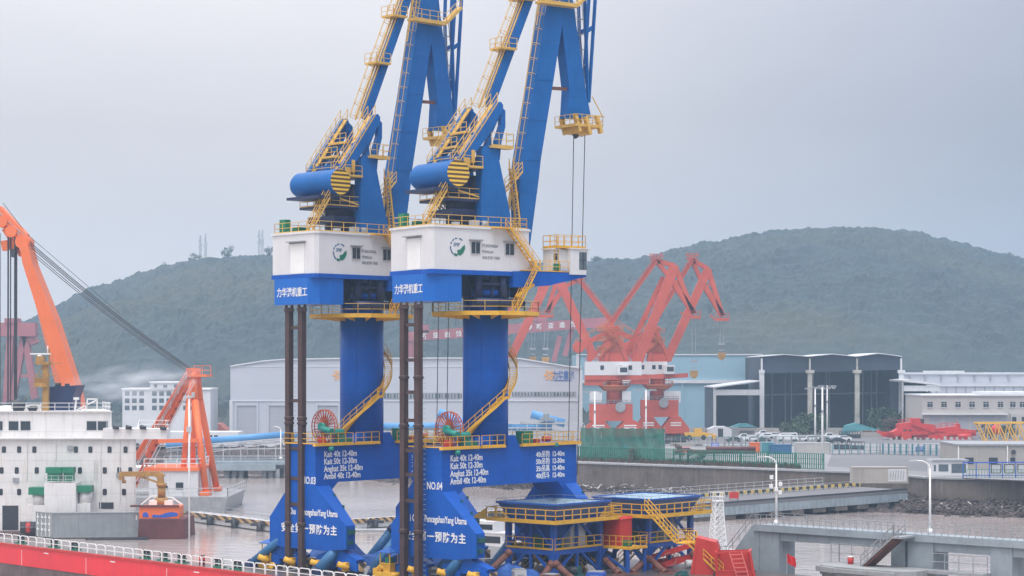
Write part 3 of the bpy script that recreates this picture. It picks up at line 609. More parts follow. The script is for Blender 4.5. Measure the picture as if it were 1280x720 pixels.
    for dx_, dy_, dz_ in ((-1.5, -1.6, .2), (-.2, -1.7, 0), (1.3, -1.7, .2), (-1.4, .9, .1), (.9, .9, .1)):
        m.bar((h0[0] + dx_ - .1, dy_, h0[1] + dz_ + .9), (h0[0] + dx_ + .5, dy_, h0[1] + dz_ - .9), .5, .35)
    m.bx(h0[0] - 1.8, h0[0] + 1.9, -1.9, 1.6, h0[1] - .15, h0[1]); m.bx(h0[0] - 1.2, h0[0] + 1.3, -.8, .8, h0[1] - .8, h0[1] - .1)
    m.rail([(h0[0] - 1.8, 1.6, h0[1]), (h0[0] - 1.8, -1.9, h0[1]), (h0[0] + 1.9, -1.9, h0[1]), (h0[0] + 1.9, 1.6, h0[1])], 1.1, .9)
    m.bar((h0[0] + .4, -1, h0[1] + 1.1), (h0[0] + 2.8, -1, h0[1] + 1.2), .1); m.bar((h0[0] + 1.2, -1, h0[1] + 3.2), (h0[0] + 2.6, -1, h0[1] + 1.2), .08)
    m.build('head_platform', M['paley'], fj)
    # ropes
    m = U_(); m.tube((h0[0] - .4, 0, h0[1] - .7), (h0[0] - .1, 0, h0[1] - 1.1), .3, n=8)
    m.build('hook_swivel', M['dark'], fj)
    m = MB(Wf)
    for sx_, (gx, gy) in ((-.5, (11.2, 18.4)), (1.0, (12.0, 14.6))):
        t_ = TU(Vector((h0[0] + sx_, 0, h0[1] - .3))) + Vector((0, 0, BZ))
        if C is C3: e_ = Vector((t_.x - .5, t_.y, 18.2))
        else: e_ = TL(Vector((1.8 if sx_ < 0 else 2.3, gx, gy))) + Vector((0, 0, BZ))
        m.tube(t_, e_, .05, n=6)
    m.build('hoist_rope', M['rope'], root)
    # ---- cabin on its bracket
    m = U_(); m.prism(poly([(642, 339), (732, 339), (733, 346), (686, 357), (655, 359), (642, 359)], -3.9), -3.9, -2.3); m.build('cabin_bracket', M['blue'], root)
    c0, c1 = U(713, 343, -4.1), U(735, 312, -4.1)
    m = U_(); m.prism([(c0[0], c0[1]), (c1[0] - .25, c0[1]), (c1[0] + .05, c1[1]), (c0[0], c1[1])], -4.1, -2.1); m.bx(c0[0] - .1, c1[0] + .45, -4.25, -2.0, c1[1], c1[1] + .1)
    cb = m.build('cabin', M['white'], root)
    m = U_(); w0 = U(724, 337, -4.1); m.bx(w0[0], c1[0] - .18, -4.13, -2.07, w0[1], c1[1] - .3); m.build('window', M['glasslt'], cb)
    m = U_(); m.bar((w0[0] + .5, -4.14, w0[1]), (w0[0] + .5, -4.14, c1[1] - .3), .06); m.bar((w0[0], -4.14, w0[1] + 1.0), (c1[0] - .2, -4.14, w0[1] + 1.0), .06); m.build('window_bar', M['dark'], cb)
    b0, b1 = U(692, 338, -3.8), U(713, 312, -3.8)
    m = U_(); m.bx(b0[0], b1[0], -3.5, -2.0, b0[1], b1[1]); m.bx(b0[0] - .2, b0[0] + 1.0, -3.7, -1.9, b1[1] - .05, b1[1] + .08)
    an = m.build('cabin_annex', M['white'], root)
    m = U_(); m.bx(b0[0] + .25, b0[0] + .7, -3.53, -3.5, b0[1] + 1.1, b0[1] + 1.75); m.build('window', M['glass'], an)
    m = U_(); r0 = U(695, 308, -3.8); r1_ = U(731, 308, -3.8)
    m.bx(r0[0], r1_[0], -3.9, -1.6, r0[1] - .15, r0[1]); m.rail([(r0[0], -1.6, r0[1]), (r0[0], -3.9, r0[1]), (r1_[0], -3.9, r0[1]), (r1_[0], -1.6, r0[1])], 1.2, 1.0, closed=True)
    a0 = U(664, 339, -3.9); m.rail([(a0[0], -3.85, a0[1]), (c0[0], -3.85, a0[1])], 1.1, 1.1); m.ladder((c0[0] - 1.4, -3.6, a0[1]), (c0[0] - 1.4, -3.6, r0[1] + 1.2), (0, -1, 0), cage=False)
    m.bx(a0[0] - 1.2, c0[0], -3.95, -2.3, a0[1] + .02, a0[1] + .1)
    m.stair((U(635, 284, -4.2)[0] , -4.2, 40.1), (U(672, 336, -4.2)[0], -4.2, a0[1] + .1), .8); m.bx(U(617, 284, -4.2)[0], U(640, 284, -4.2)[0], -4.6, -3.7, 40.0, 40.1)
    m.stair((U(644, 386, -4.2)[0], -4.2, 31.7), (U(668, 338, -4.2)[0], -4.2, a0[1]), .8)
    m.bar((U(645, 373, -3.9)[0], -3.9, 33.2), (U(667, 358, -3.9)[0], -3.9, 34.5), .3, .25)
    m.build('access_stair', M['yellow'], root)
    m = U_(); m.bx(b0[0] + .2, b0[0] + .9, -4.0 + .2, -3.5, b0[1] + .1, b0[1] + .7); m.build('fan_box', M['green'], root)
    # ---- deck of the portal: rails, reel, boxes
    m = L_(); Zd = ZT + .02
    m.rail([(2.35, y1 - .3, Zd), (2.35, -3.6, Zd)], 1.1, 1.2); m.rail([(2.35, -3.2, Zd), (2.35, 0.3, Zd)], 1.1, 1.1); m.rail([(2.35, 3.0, Zd), (2.35, y2 + .2, Zd), (-2.3, y2 + .2, Zd)], 1.1, 1.2)
    m.rail([(2.35, y1 - .3, Zd), (-2.4, y1 - .3, Zd), (-2.4, y2, Zd)], 1.1, 1.3)
    m.bx(2.02, 2.45, y1 - .4, -3.6, Zd - .2, Zd + .02); m.bx(2.02, 2.45, -3.2, .4, Zd - .2, Zd + .02); m.bx(2.02, 2.45, 3.0, y2 + .3, Zd - .2, Zd + .02)
    m.build('deck_railing', M['yellow'], root)
    m = L_(); rc = Vector((.2, -5.7, Zd + 1.75)); rr = 1.75
    for dx_ in (-.18, .18):
        for k in range(24):
            a_ = k * math.pi / 12; m.bar(rc + Vector((0, dx_, 0)), rc + Vector((rr * math.cos(a_), dx_, rr * math.sin(a_))), .05, .1, up=(0, 1, 0))
            b_ = a_ + math.pi / 12; m.bar(rc + Vector((rr * math.cos(a_), dx_, rr * math.sin(a_))), rc + Vector((rr * math.cos(b_), dx_, rr * math.sin(b_))), .08, .08)
    reel = m.build('cable_reel', M['reel'], root)
    for p_ in reel.data.materials: pass
    m = L_(); m.tube(rc - Vector((0, .6, 0)), rc + Vector((0, .2, 0)), .42, n=14); m.tube(rc + Vector((.2, -.5, -.2)), rc + Vector((1.7, -.6, -.5)), .33, n=12); m.tube(rc + Vector((1.1, -.6, -.5)), rc + Vector((1.9, .9, -.6)), .34, n=12); m.bx(1.0, 1.9, -5.2, -4.3, Zd, Zd + .8)
    m.tube((2.2, -7.0, Zd - .5), (2.6, -6.7, Zd - .5), .25, n=10); m.tube((2.2, 8.4, Zd - .15), (2.55, 8.4, Zd - .15), .22, n=10)
    m.build('reel_motor', M['tealg'], reel)
    m = L_(); m.bx(.6, 1.7, 4.0, 5.5, Zd, Zd + 1.35); m.bx(.6, 1.6, -1.6 - 2.3, -3.0, Zd, Zd + .0 + .5); m.build('switch_cabinet', M['green'], root)
    m = L_(); m.bx(.4, 1.2, 6.5, 7.2, Zd, Zd + .5); m.tube((.8, 8.2, Zd + .4), (.8, 9.2, Zd + .4), .3, n=10); m.bx(1.2, 1.7, -7.6, -6.9, Zd, Zd + .7); m.build('deck_gear', M['redm'], root)
    # ---- lettering on portal
    def tl(x, y, z): return TL(Vector((x, y, z)))
    for i, s_ in enumerate(('Kait 40t 12-40m', 'Kait 50t 12-30m', 'Angkat 35t 12-40m', 'Ambil 40t 12-40m')):
        text(beam, s_, .86, tl(2.02, -7.5, 16.75 - i * .76), ev, up, M['paint'], 'lettering', .84, bold=.02)
    for i, s_ in enumerate(('40t吊钩  12-40m', '50t吊钩  12-30m', '35t吊具  12-40m', '40t抓斗  12-40m')):
        text(beam, s_, .74, tl(2.02, 5.6, 16.75 - i * .74), ev, up, M['paint'], 'lettering', .90, bold=.016)
    yf = y1 - .02
    text(leg_first(root), number, 1.05, tl(-.05, yf, 14.0), rv, up, M['paint'], 'lettering', .72, bold=.012)
    text(leg_first(root), 'i Chu', .95, tl(-2.35, yf, 10.75), rv, up, M['paint'], 'lettering', .66, bold=.014)
    text(leg_first(root), 'PencegahanYang Utama', .95, tl(-.35, yf, 10.75), rv, up, M['paint'], 'lettering', .62, bold=.014)
    for i_, ch in enumerate('安全第一预防为主'):
        text(leg_first(root), ch, 1.06, tl(-2.70 + i_ * 1.06, yf, 8.95), rv, up, M['paint'], 'lettering', .92, align='CENTER', bold=.022)
    return root
def leg_first(root): return [c for c in root.children if c.name.startswith('leg')][0]
blue_crane(C4, UY4, 'NO.04', 'tall blue portal crane marked NO.04 with white house and cabin, nearer of the two')
blue_crane(C3, UY3, 'NO.03', 'tall blue portal crane marked NO.03, partly hidden behind the NO.04 crane')
# posts under the ballast boxes
def posts(C, uyaw, label):
    cu, su = math.cos(uyaw), math.sin(uyaw)
    W = lambda x, y, z: Vector((C.x + x * cu - y * su, C.y + x * su + y * cu, z))
    a_, b_ = W(-8.4, 1.9, BZ), W(-8.4, -.55, BZ)
    if C is C3: a_, b_ = P(361.5, 500, 208.4), P(377.5, 500, 206.9)
    else: a_, b_ = P(505, 500, 198.7), P(523, 500, 197.1)
    a_.z = b_.z = BZ
    root = thing('support_post', label, 'support posts', ((a_ + b_) / 2).to_tuple(), 0, 'brown support posts under the ballast boxes')
    o = root.location.copy()
    for p_ in (a_, b_):
        m = MB(); q = p_ - o; m.bar(q, q + Vector((0, 0, 27.3)), .62, .62, up=(rv.x, rv.y, 0)); m.bx(q.x - .48, q.x + .48, q.y - .48, q.y + .48, 26.9, 27.2)
        for dx_ in (-.3, .3): m.bx(q.x + dx_ - .12, q.x + dx_ + .12, q.y - .3, q.y + .3, 27.1, 27.58)
        for z_ in (19.8 if C is C4 else 15.5, 15.0, 4.5):
            m.tube(q + Vector((0, 0, z_)), q + Vector((0, 0, z_ + .25)), .40, .56, n=8); m.tube(q + Vector((0, 0, z_ + .25)), q + Vector((0, 0, z_ + .5)), .56, .40, n=8)
        m.build('post', M['brown'], root)
    for z_ in ((25.3, 21.8, 18.6, 15.8, 12.8, 10.4, 7.8) if C is C4 else (25.2, 17.6, 12.6, 9.5, 6.8)): m = MB(); m.bar(a_ - o + Vector((0, 0, z_)), b_ - o + Vector((0, 0, z_)), .22, .34); m.build('crossbar', M['brown'], root)
    m = MB(); q = (b_ if C is C4 else a_) - o + Vector((.5, -.1, 0)); 
    for i in range(52): m.bar(q + Vector((0, 0, .5 + i * .5)), q + Vector((.22, 0, .5 + i * .5)), .05)
    m.build('rungs', M['grey'], root)
posts(C4, UY4, 'pair of tall brown posts with crossbars under the ballast box of the NO.04 crane')
posts(C3, UY3, 'pair of tall brown posts with crossbars under the ballast box of the NO.03 crane')
# ================================================================ NEAR SHIP WITH THE BLUE CRANES
E0 = Vector((-17.8, 201, 0)); sr = Vector((.768, -.640, 0)); se = Vector((.640, .768, 0))
def S(s_, n_, z): return E0 + sr * s_ + se * n_ + Vector((0, 0, z))
H0 = Vector((-26.1, 203.5, 0)); hr_ = Vector((.698, -.716, 0)); he = Vector((.716, .698, 0))      # hull side frame
def SH(s_, n_, z): return H0 + hr_ * (s_ + 9) + he * n_ + Vector((0, 0, z))
ship = thing('transport_ship', 'red hulled heavy transport ship with white hoop railing carrying the blue cranes', 'ship', (H0.x, H0.y, 0))
def TS(v): return hr_ * v.x + he * v.y + Vector((0, 0, v.z))
m = MB(TS); m.bx(-110, 70, 0, 2.6, 2.55, 4.9); m.build('hull', M['red'], ship)
m = MB(TS); m.bx(-109.9, 70, .06, 2.5, -2, 2.55); m.build('lower_hull', M['boot'], ship)
m = MB(TS); m.bx(-10, 42, 2.6, 40, -2, 4.86); m.bx(-110, 70, .1, 2.6, 4.9, 4.95); m.build('deck', M['deck'], ship)
m = MB(TS); m.bx(-110, 70, -.12, .1, 4.75, 5.0); m.build('gunwale', M['redm'], ship)
for k in range(4):
    m = MB(TS); x = (-46, -32, -16, -2)[k]; m.bx(x, x + .06, -.013, 0, 2.9 - .3, 4.4); m.bx(x + 5, x + 6, -.013, 0, 4.3, 4.42); m.build('draught_mark', M['paint'], ship)
m = MB(TS); s_ = -100.0; i = 0
while s_ < 50:
    L = 1.7
    if not (-41 < s_ < -39.5):
        a = Vector((s_, .25, 5)); b_ = Vector((s_ + L, .25, 5)); zt = Vector((0, 0, 1.05)); c_ = Vector((.18, 0, 0)); zl = Vector((0, 0, .87))
        m.bar(a, a + zl, .085); m.bar(b_, b_ + zl, .085); m.bar(a + zl, a + zt + c_, .085); m.bar(b_ + zl, b_ + zt - c_, .085); m.bar(a + zt + c_, b_ + zt - c_, .085); m.bar(a + Vector((0, 0, .5)), b_ + Vector((0, 0, .5)), .06)
    s_ += L + .14
m.build('hoop_railing', M['paint'], ship)
def deckobj(name, cat, label, s_, n_, fn, mt, group=None, rz=0):
    r_ = thing(name, label, cat, S(s_, n_, 4.87).to_tuple(), math.atan2(sr.y, sr.x) + rz, group); fn(r_); return r_
# vent bollards along the rail
def bollard(r_):
    m = MB(); m.tube((-.35, 0, 0), (-.35, 0, .8), .2, n=10); m.tube((.35, 0, 0), (.35, 0, .8), .2, n=10); m.tube((-.35, 0, .8), (-.35, 0, .9), .28, n=10); m.tube((.35, 0, .8), (.35, 0, .9), .28, n=10); m.build('post', M['dark'], r_)
    m = MB(); m.bx(-.8, .8, -.35, .35, -.01, .12); m.bx(-.7, .7, -.12, .12, .35, .5); m.build('base', M['green'], r_)
b0 = deckobj('mooring_bollard', 'bollard', 'twin mooring bollard on the red ship rail, leftmost of them all', -57.5, 1.4, bollard, None, 'twin mooring bollards along the ship rail')
for k, (s_, lb) in enumerate([(-50.0, 'twin bollard on the red ship rail in front of the grey container end'), (-45.5, 'twin bollard on the red ship rail below the middle of the grey container'), (-31, 'twin bollard on the red ship rail below the orange and blue box'), (-27.6, 'twin bollard on the red ship rail just right of the orange and blue box'), (-24.2, 'twin bollard on the red ship rail left of the first crane brace'), (-17.4, 'twin bollard on the red ship rail at the foot of the NO.03 crane brace'), (-14.2, 'twin bollard on the red ship rail left of the NO.03 crane posts')]):
    dup(b0, SH(s_, 1.4, 4.95), lb)
b0.location = SH(-57.5, 1.4, 4.95)
def drum(r_):
    m = MB(); m.tube((0, 0, 0), (0, 0, 1.0), .32, n=14); m.build('drum_body', M['redm'], r_)
    m = MB(); m.tube((0, 0, 1.0), (0, 0, 1.04), .34, n=14); m.tube((0, 0, .5), (0, 0, .56), .335, n=14); m.build('drum_rim', M['dark'], r_)
deckobj('oil_drum', 'drum', 'red drum standing behind the white ship rail', -20.6, 1.5, drum, None).location = SH(-20.6, 1.5, 4.95)

# sea-fastening braces (steel tubes)
def brace(a, b_, r_, label, mt='teal', g='blue sea-fastening braces'):
    a, b_ = Vector(a), Vector(b_)
    t_ = thing('brace_tube', label, 'brace', a.to_tuple(), 0, g); d = b_ - a
    m = MB(); m.tube((0, 0, 0), d, r_, n=16); m.build('tube', M[mt], t_)
    m = MB(); dn = d.normalized(); m.tube(d - dn * .5, d + dn * .1, r_ * 1.15, n=16); m.tube(-dn * .05, dn * .6, r_ * 1.15, n=16); m.bx(-.7, .7, -.7, .7, -.15, .05); m.build('end_fitting', M['navy' if mt == 'teal' else 'rust'], t_)
BR = [((311, 708, 212), (368, 660, 209), .50, 'blue brace tube at the far side of the NO.03 crane leg, leaning right'),
      ((394, 722, 204), (430, 678, 205), .62, 'thick blue brace tube at the right foot of the NO.03 crane'),
      ((436, 722, 208), (400, 662, 211), .40, 'dark brace tube crossing behind the NO.03 crane leg, leaning left'),
      ((461, 722, 203), (500, 668, 203), .50, 'blue brace tube at the left foot of the NO.04 crane'),
      ((452, 712, 210), (492, 660, 210), .48, 'blue-green brace tube behind the left foot of the NO.04 crane'),
      ((537, 724, 199), (572, 686, 199), .45, 'blue brace tube just right of the brown posts of the NO.04 crane'),
      ((552, 726, 196), (586, 686, 195), .55, 'streaked blue brace tube at the right foot of the NO.04 crane'),
      ((540, 726, 204), (524, 668, 204), .55, 'dark brace tube leaning left behind the brown posts of the NO.04 crane'),
      ((612, 726, 207), (640, 676, 207), .55, 'green-blue brace tube left of the nearer hopper'),
      ((712, 724, 210), (740, 680, 211), .55, 'green-blue brace tube seen through the nearer hopper frame')]
for a, b_, r_, lb in BR:
    A_ = P(*a); A_.z = 4.9; A_ = Vector((X_(a[0], a[2]), a[2], 4.9)); brace(A_, P(*b_), r_, lb)
for (a, b_, r_, lb) in [((600, 730, 198), (637, 690, 200), .32, 'rusty brown strut at the left leg of the nearer hopper'), ((676, 732, 198), (690, 704, 199), .34, 'rusty red strut at the near corner leg of the hopper, left one'), ((716, 732, 198), (694, 704, 199), .34, 'rusty dark strut at the near corner leg of the hopper, right one'),
                        ((774, 732, 204), (757, 700, 206), .32, 'rusty dark strut between the two hoppers'), ((790, 732, 205), (808, 698, 208), .32, 'rusty strut left of the farther hopper near leg'), ((832, 732, 205), (812, 698, 208), .32, 'rusty strut right of the farther hopper near leg'), ((894, 732, 208), (866, 692, 211), .36, 'dark brown strut leaning on the right leg of the farther hopper')]:
    brace(Vector((X_(a[0], a[2]), a[2], 4.9)), P(*b_), r_, lb, 'rust', 'rusty struts at the hopper legs')

# yellow deck machines with little blue roofs
def machine(r_):
    m = MB(); m.bx(-1.0, 1.0, -.7, .7, 0, .6); m.tube((-.9, -.75, .3), (-.9, .75, .3), .32, n=12); m.tube((.9, -.75, .3), (.9, .75, .3), .32, n=12); m.tube((-1.6, 0, .6), (-.9, 0, 1.1), .35, n=10); m.bx(-1.9, -1.3, -.4, .4, 0, .9); m.build('chassis', M['yellow'], r_)
    m = MB()
    for x in (-.65, .65):
        for y in (-.6, .6): m.bar((x, y, .6), (x, y, 2.6), .09)
    for z in (1.5, 2.55):
        for y in (-.6, .6): m.bar((-.65, y, z), (.65, y, z), .08)
        for x in (-.65, .65): m.bar((x, -.6, z), (x, .6, z), .08)
    m.bx(-.45, .45, -.4, .4, .6, 1.4); m.build('frame', M['yellow'], r_)
    m = MB(); m.bx(-.3, .3, -.3, .3, 1.4, 2.1); m.build('seat', M['green'], r_)
    m = MB(); m.add([(-.9, -.85, 2.62), (.9, -.85, 2.62), (.9, .85, 2.62), (-.9, .85, 2.62), (0, 0, 3.1), (-.9, -.85, 2.55), (.9, -.85, 2.55), (.9, .85, 2.55), (-.9, .85, 2.55)], [(0, 1, 4), (1, 2, 4), (2, 3, 4), (3, 0, 4), (8, 7, 6, 5), (0, 5, 6, 1), (1, 6, 7, 2), (2, 7, 8, 3), (3, 8, 5, 0)]); m.build('roof', M['tarp'], r_)
mm = deckobj('deck_machine', 'machine', 'yellow deck machine with open cab and blue roof, left of the NO.03 crane posts', -12.6, 2.9, machine, None, 'yellow deck machines')
dup(mm, S(4.4, 3.2, 4.87), 'yellow deck machine with open cab and blue roof, left of the NO.04 crane posts')
# tarpaulins over gear between crane feet
def tarp(r_, sx=2.6, sy=1.8, h=1.6, sd=1):
    m = MB(); vs = []; n = 14
    for j in range(n + 1):
        for i in range(n + 1):
            x, y = -1 + 2 * i / n, -1 + 2 * j / n; e = max(abs(x), abs(y))
            z = h * (1 - e ** 3) * (.8 + .5 * noise.noise(Vector((x * 1.8, y * 1.8, sd)))) + .12 * abs(noise.noise(Vector((x * 5, y * 5, sd))))
            vs.append((x * sx, y * sy, max(0, z)))
    m.add(vs, [(j * (n + 1) + i, j * (n + 1) + i + 1, (j + 1) * (n + 1) + i + 1, (j + 1) * (n + 1) + i) for j in range(n) for i in range(n)]); m.build('sheet', M['tarp'], r_)
    m = MB(); m.bar((-sx * .7, -sy * .9, .05), (sx * .7, -sy * .9, .05), .12); m.bar((-sx * .7, sy * .9, .05), (sx * .7, sy * .9, .05), .12); m.build('timber', M['rust'], r_)
for k, (s_, n_, sx, sy, h, lb) in enumerate([(-11.5, 12, 3.4, 2.2, 2.4, 'blue tarpaulin heap behind the left foot of the NO.03 crane'), (-1.5, 9.5, 3.2, 2.4, 2.4, 'blue tarpaulin heap between the feet of the NO.03 crane, right side'), (3.2, 13.5, 2.8, 2.0, 2.2, 'blue tarpaulin heap behind the left foot of the NO.04 crane'), (14.6, 10.5, 2.6, 2.0, 1.5, 'blue tarpaulin heap left of the nearer hopper')]):
    deckobj('tarpaulin_heap', 'tarpaulin', lb, s_, n_, lambda r_: tarp(r_, sx, sy, h, k * 3.3), None, 'blue tarpaulin heaps on deck')
def winch(r_):
    m = MB(); m.tube((0, -.7, .6), (0, .7, .6), .4, n=18); m.build('drum', M['rope'], r_)
    m = MB(); m.tube((0, -.8, .6), (0, -.7, .6), .58, n=18); m.tube((0, .7, .6), (0, .8, .6), .58, n=18); m.bx(-.8, .8, -1.1, 1.1, 0, .2); m.tube((0, .8, .6), (0, 1.6, .6), .32, n=12); m.bx(.2, .8, .9, 1.4, .2, 1.2); m.build('winch_frame', M['dgreen'], r_)
wn = deckobj('deck_winch', 'winch', 'green deck winch to the right of the NO.03 crane foot, near the tarpaulins', 1.0, 17, winch, None, 'green deck winches')
dup(wn, S(-.5, 7, 4.87), 'green deck winch beside the right foot of the NO.03 crane', .4)
dup(wn, S(17.8, 16, 4.87), 'green deck winch between the NO.04 crane foot and the nearer hopper', 1.2)
dup(wn, S(30.5, 17.2, 4.87), 'green deck winch seen under the nearer hopper', .2)
dup(wn, S(28.5, 31.5, 4.87), 'green winch at the ship edge beside the red ladder box', .2)

# ---------------------------------------------------------------- hoppers
def hopper(label, cx, cy, extra):
    r_ = thing('hopper', label, 'hopper', (cx, cy, 4.9), LYAW, 'blue hoppers with yellow platforms')
    A_, B_ = 3.0, 3.7; z1, z2 = 2.7, 5.7; zt = 7.35
    for x in (-A_, A_):
        for y in (-B_, B_): m = MB(); m.bar((x, y, 0), (x, y, z2), .52, .52); m.prism([(x - .9, z1 - .3), (x + .9, z1 - .3), (x + .26, z1 - 1.5), (x - .26, z1 - 1.5)], y - .05, y + .05); m.build('leg', M['hopper'], r_)
    m = MB()
    for z in (z1 - .25, z2 - .25):
        for x in (-A_, A_): m.bar((x, -B_, z), (x, B_, z), .35, .5)
        for y in (-B_, B_): m.bar((-A_, y, z), (A_, y, z), .35, .5)
    for y in (-B_, B_):
        m.bar((0, y, z1), (0, y, z2), .3); m.bar((-A_, y, z1), (-.5, y, z2 - .3), .22); m.bar((A_, y, z1), (.5, y, z2 - .3), .22)
        m.bar((-A_, y, .1), (-.6, y, z1 - .4), .25); m.bar((A_, y, .1), (.6, y, z1 - .4), .25); m.bar((0, y, 0), (0, y, z1), .25)
    for x in (-A_, A_):
        m.bar((x, 0, z1), (x, 0, z2), .3); m.bar((x, -B_, z1), (x, -.5, z2 - .3), .22); m.bar((x, B_, z1), (x, .5, z2 - .3), .22)
        m.bar((x, -B_, .1), (x, -.6, z1 - .4), .25); m.bar((x, B_, .1), (x, .6, z1 - .4), .25); m.bar((x, 0, 0), (x, 0, z1), .25)
    m.bx(-A_, A_, -B_, B_, z1 - .05, z1 + .02); m.build('frame', M['hopper'], r_)
    # funnel: flared rim, sloping shell, pale lining
    def frus(m, a0, b0_, z0_, a1, b1, z1_):
        m.add([(-a0, -b0_, z0_), (a0, -b0_, z0_), (a0, b0_, z0_), (-a0, b0_, z0_), (-a1, -b1, z1_), (a1, -b1, z1_), (a1, b1, z1_), (-a1, b1, z1_)], [(0, 1, 5, 4), (1, 2, 6, 5), (2, 3, 7, 6), (3, 0, 4, 7)])
    m = MB(); frus(m, 3.0, 3.6, z2, 3.9, 4.5, zt); frus(m, 1.5, 1.8, z1 + .5, 3.0, 3.6, z2); m.bx(-1.5, 1.5, -1.8, 1.8, z1 + .1, z1 + .5)
    m.bar((-3.95, -4.55, zt), (3.95, -4.55, zt), .15, .18); m.bar((-3.95, 4.55, zt), (3.95, 4.55, zt), .15, .18); m.bar((-3.95, -4.55, zt), (-3.95, 4.55, zt), .15, .18); m.bar((3.95, -4.55, zt), (3.95, 4.55, zt), .15, .18)
    fu = m.build('funnel', M['hopper'], r_)
    m = MB(); frus(m, 1.5, 1.7, zt - 1.7, 3.85, 4.4, zt - .02); m.bx(-1.6, 1.6, -1.8, 1.8, zt - 1.75, zt - 1.7); m.build('lining', M['hopin'], fu)
    m = MB(); m.rail([(-3.95, -4.55, zt), (3.95, -4.55, zt), (3.95, 4.55, zt), (-3.95, 4.55, zt)], .35, 1.6, t=.04, toe=0, mid=1, closed=True); m.build('rim_rope', M['grey'], fu)
    m = MB(); zp = z2 + .02
    for (x0, x1, y0, y1_) in ((-4.6, 4.6, -5.3, -3.9), (-4.6, 4.6, 3.9, 5.3), (-4.6, -3.2, -5.3, 5.3), (3.2, 4.6, -5.3, 5.3)): m.bx(x0, x1, y0, y1_, zp - .1 + (.004 if x1 - x0 > 5 else 0), zp)
    for (a, b_) in (((-4.65, -5.35), (4.65, -5.35)), ((4.65, -5.35), (4.65, 5.35)), ((4.65, 5.35), (-4.65, 5.35)), ((-4.65, 5.35), (-4.65, -5.35))): m.bar((a[0], a[1], zp - .08), (b_[0], b_[1], zp - .08), .12, .36)
    pl = m.build('upper_platform', M['yellow'], r_)
    m = MB(); m.rail([(-4.6, -5.3, zp), (4.6, -5.3, zp), (4.6, 5.3, zp), (-4.6, 5.3, zp)], 1.15, 1.25, t=.085, toe=0, closed=True); m.build('railing', M['yellow'], pl)
    m = MB(); zq = z1 + .02
    m.rail([(-3.1, -3.95, zq), (3.1, -3.95, zq)], 1.15, 1.3, t=.075, toe=.2); m.rail([(3.25, -3.8, zq), (3.25, 3.8, zq)], 1.15, 1.3, t=.075, toe=.2); m.rail([(-3.25, -3.8, zq), (-3.25, 3.8, zq)], 1.15, 1.3, t=.075, toe=.2); m.build('lower_railing', M['yellow'], r_)
    m = MB(); m.stair((-1.5, -2.6, .1), (-3.6 + 1.8, 2.5, z1), .8); m.stair((1.6, 3.0, .1), (-1.6, 3.0, z1), .8); m.build('inner_stair', M['paley'], r_)
    m = MB(); m.bx(-1.2, .2, -2.4, -1.2, zq, zq + 1.6); m.tube((1.0, -1.6, zq + .5), (2.2, -1.6, zq + .5), .4, n=12); m.bx(-2.6, -1.8, .8, 1.6, zq, zq + 1.9); m.build('drive_unit', M['green'], r_)
    m = MB(); m.bx(.6, 2.7, -.6, 1.8, zq, zq + 2.3); m.bx(.5, 2.8, -.7, 1.9, zq + 2.3, zq + 2.45); m.tube((1.2, 2.5, zq), (1.2, 2.5, zq + 2.2), .3, n=12); m.build('dust_collector', M['lgrey'], r_)
    if extra == 1:
        m = MB(); m.bx(-6.6, -4.6, -5.3, -4.0, zp - .1, zp); m.prism([(-6.6, zp - .02), (-4.7, zp + 1.0), (-4.7, zp - .02)], -5.32, -5.25); m.build('platform_extension', M['yellow'], r_)
    return r_
h1 = hopper('blue hopper with yellow railings, nearer of the two, below the NO.04 crane beam', 4.35, 205.5, 1)
h2 = hopper('blue hopper with yellow railings, farther right, with a yellow stair down its corner', 14.5, 213.7, 0)
m = MB(); a = P(808, 636, 206.6); b_ = P(856, 678, 205.0); c_ = P(902, 722, 203.2)
sto = thing('access_stair', 'long yellow two-flight stair descending from the farther hopper platform', 'stair', (b_.x, b_.y, 4.9))
o = Vector((b_.x, b_.y, 4.9)); m.stair(a - o, b_ - o + Vector((-.8, 0, 0)), .9, t=.075); m.stair(b_ - o + Vector((.4, 0, 0)), Vector((c_.x, c_.y, 4.95)) - o, .9, t=.075); q = b_ - o; m.build('flight', M['yellow'], sto)
m = MB(); m.bx(q.x - .9, q.x + 1.2, q.y - .5, q.y + 1.2, q.z - .12, q.z); m.rail([(q.x - .2, q.y + 1.2, q.z), (q.x + 1.2, q.y + 1.2, q.z), (q.x + 1.2, q.y - .5, q.z)], 1.1, .9, t=.075); m.build('landing', M['yellow'], sto)
# red cabinet with its own yellow balcony between the hoppers
cab_ = thing('control_cabinet', 'red control cabinet on a small yellow balcony between the two hoppers', 'cabinet', P(772, 684, 207.5).to_tuple(), LYAW)
m = MB(); m.bx(-1.1, 1.1, -1.0, 1.0, 0.25, 3.0); m.prism([(-1.2, 3.0), (1.2, 3.0), (1.0, 3.25), (-1.0, 3.25)], -1.1, 1.1); m.build('cabinet_body', M['redm'], cab_)
m = MB(); m.bx(-1.12, -1.1, -.8, .2, .5, 2.7); m.build('door', M['rust'], cab_)
m = MB(); m.bx(-1.6, 2.8, -1.7, 1.5, 0.0, .2); m.rail([(-1.5, -1.6, .2), (2.7, -1.6, .2), (2.7, 1.4, .2)], 1.15, .9, t=.07); m.build('balcony', M['yellow'], cab_)
m = MB(); m.bx(1.5, 2.3, -1.2, -.5, .2, .9); m.build('green_box', M['green'], cab_)
gz = cab_.location.z - 4.9
m = MB(); [m.bar((x, y, 0), (x, y, -gz), .3) for x in (-1.4, 2.5) for y in (-1.5, 1.3)]; m.bar((-1.4, -1.5, -.2), (2.5, -1.5, -gz + .2), .2); m.build('support', M['hopper'], cab_)

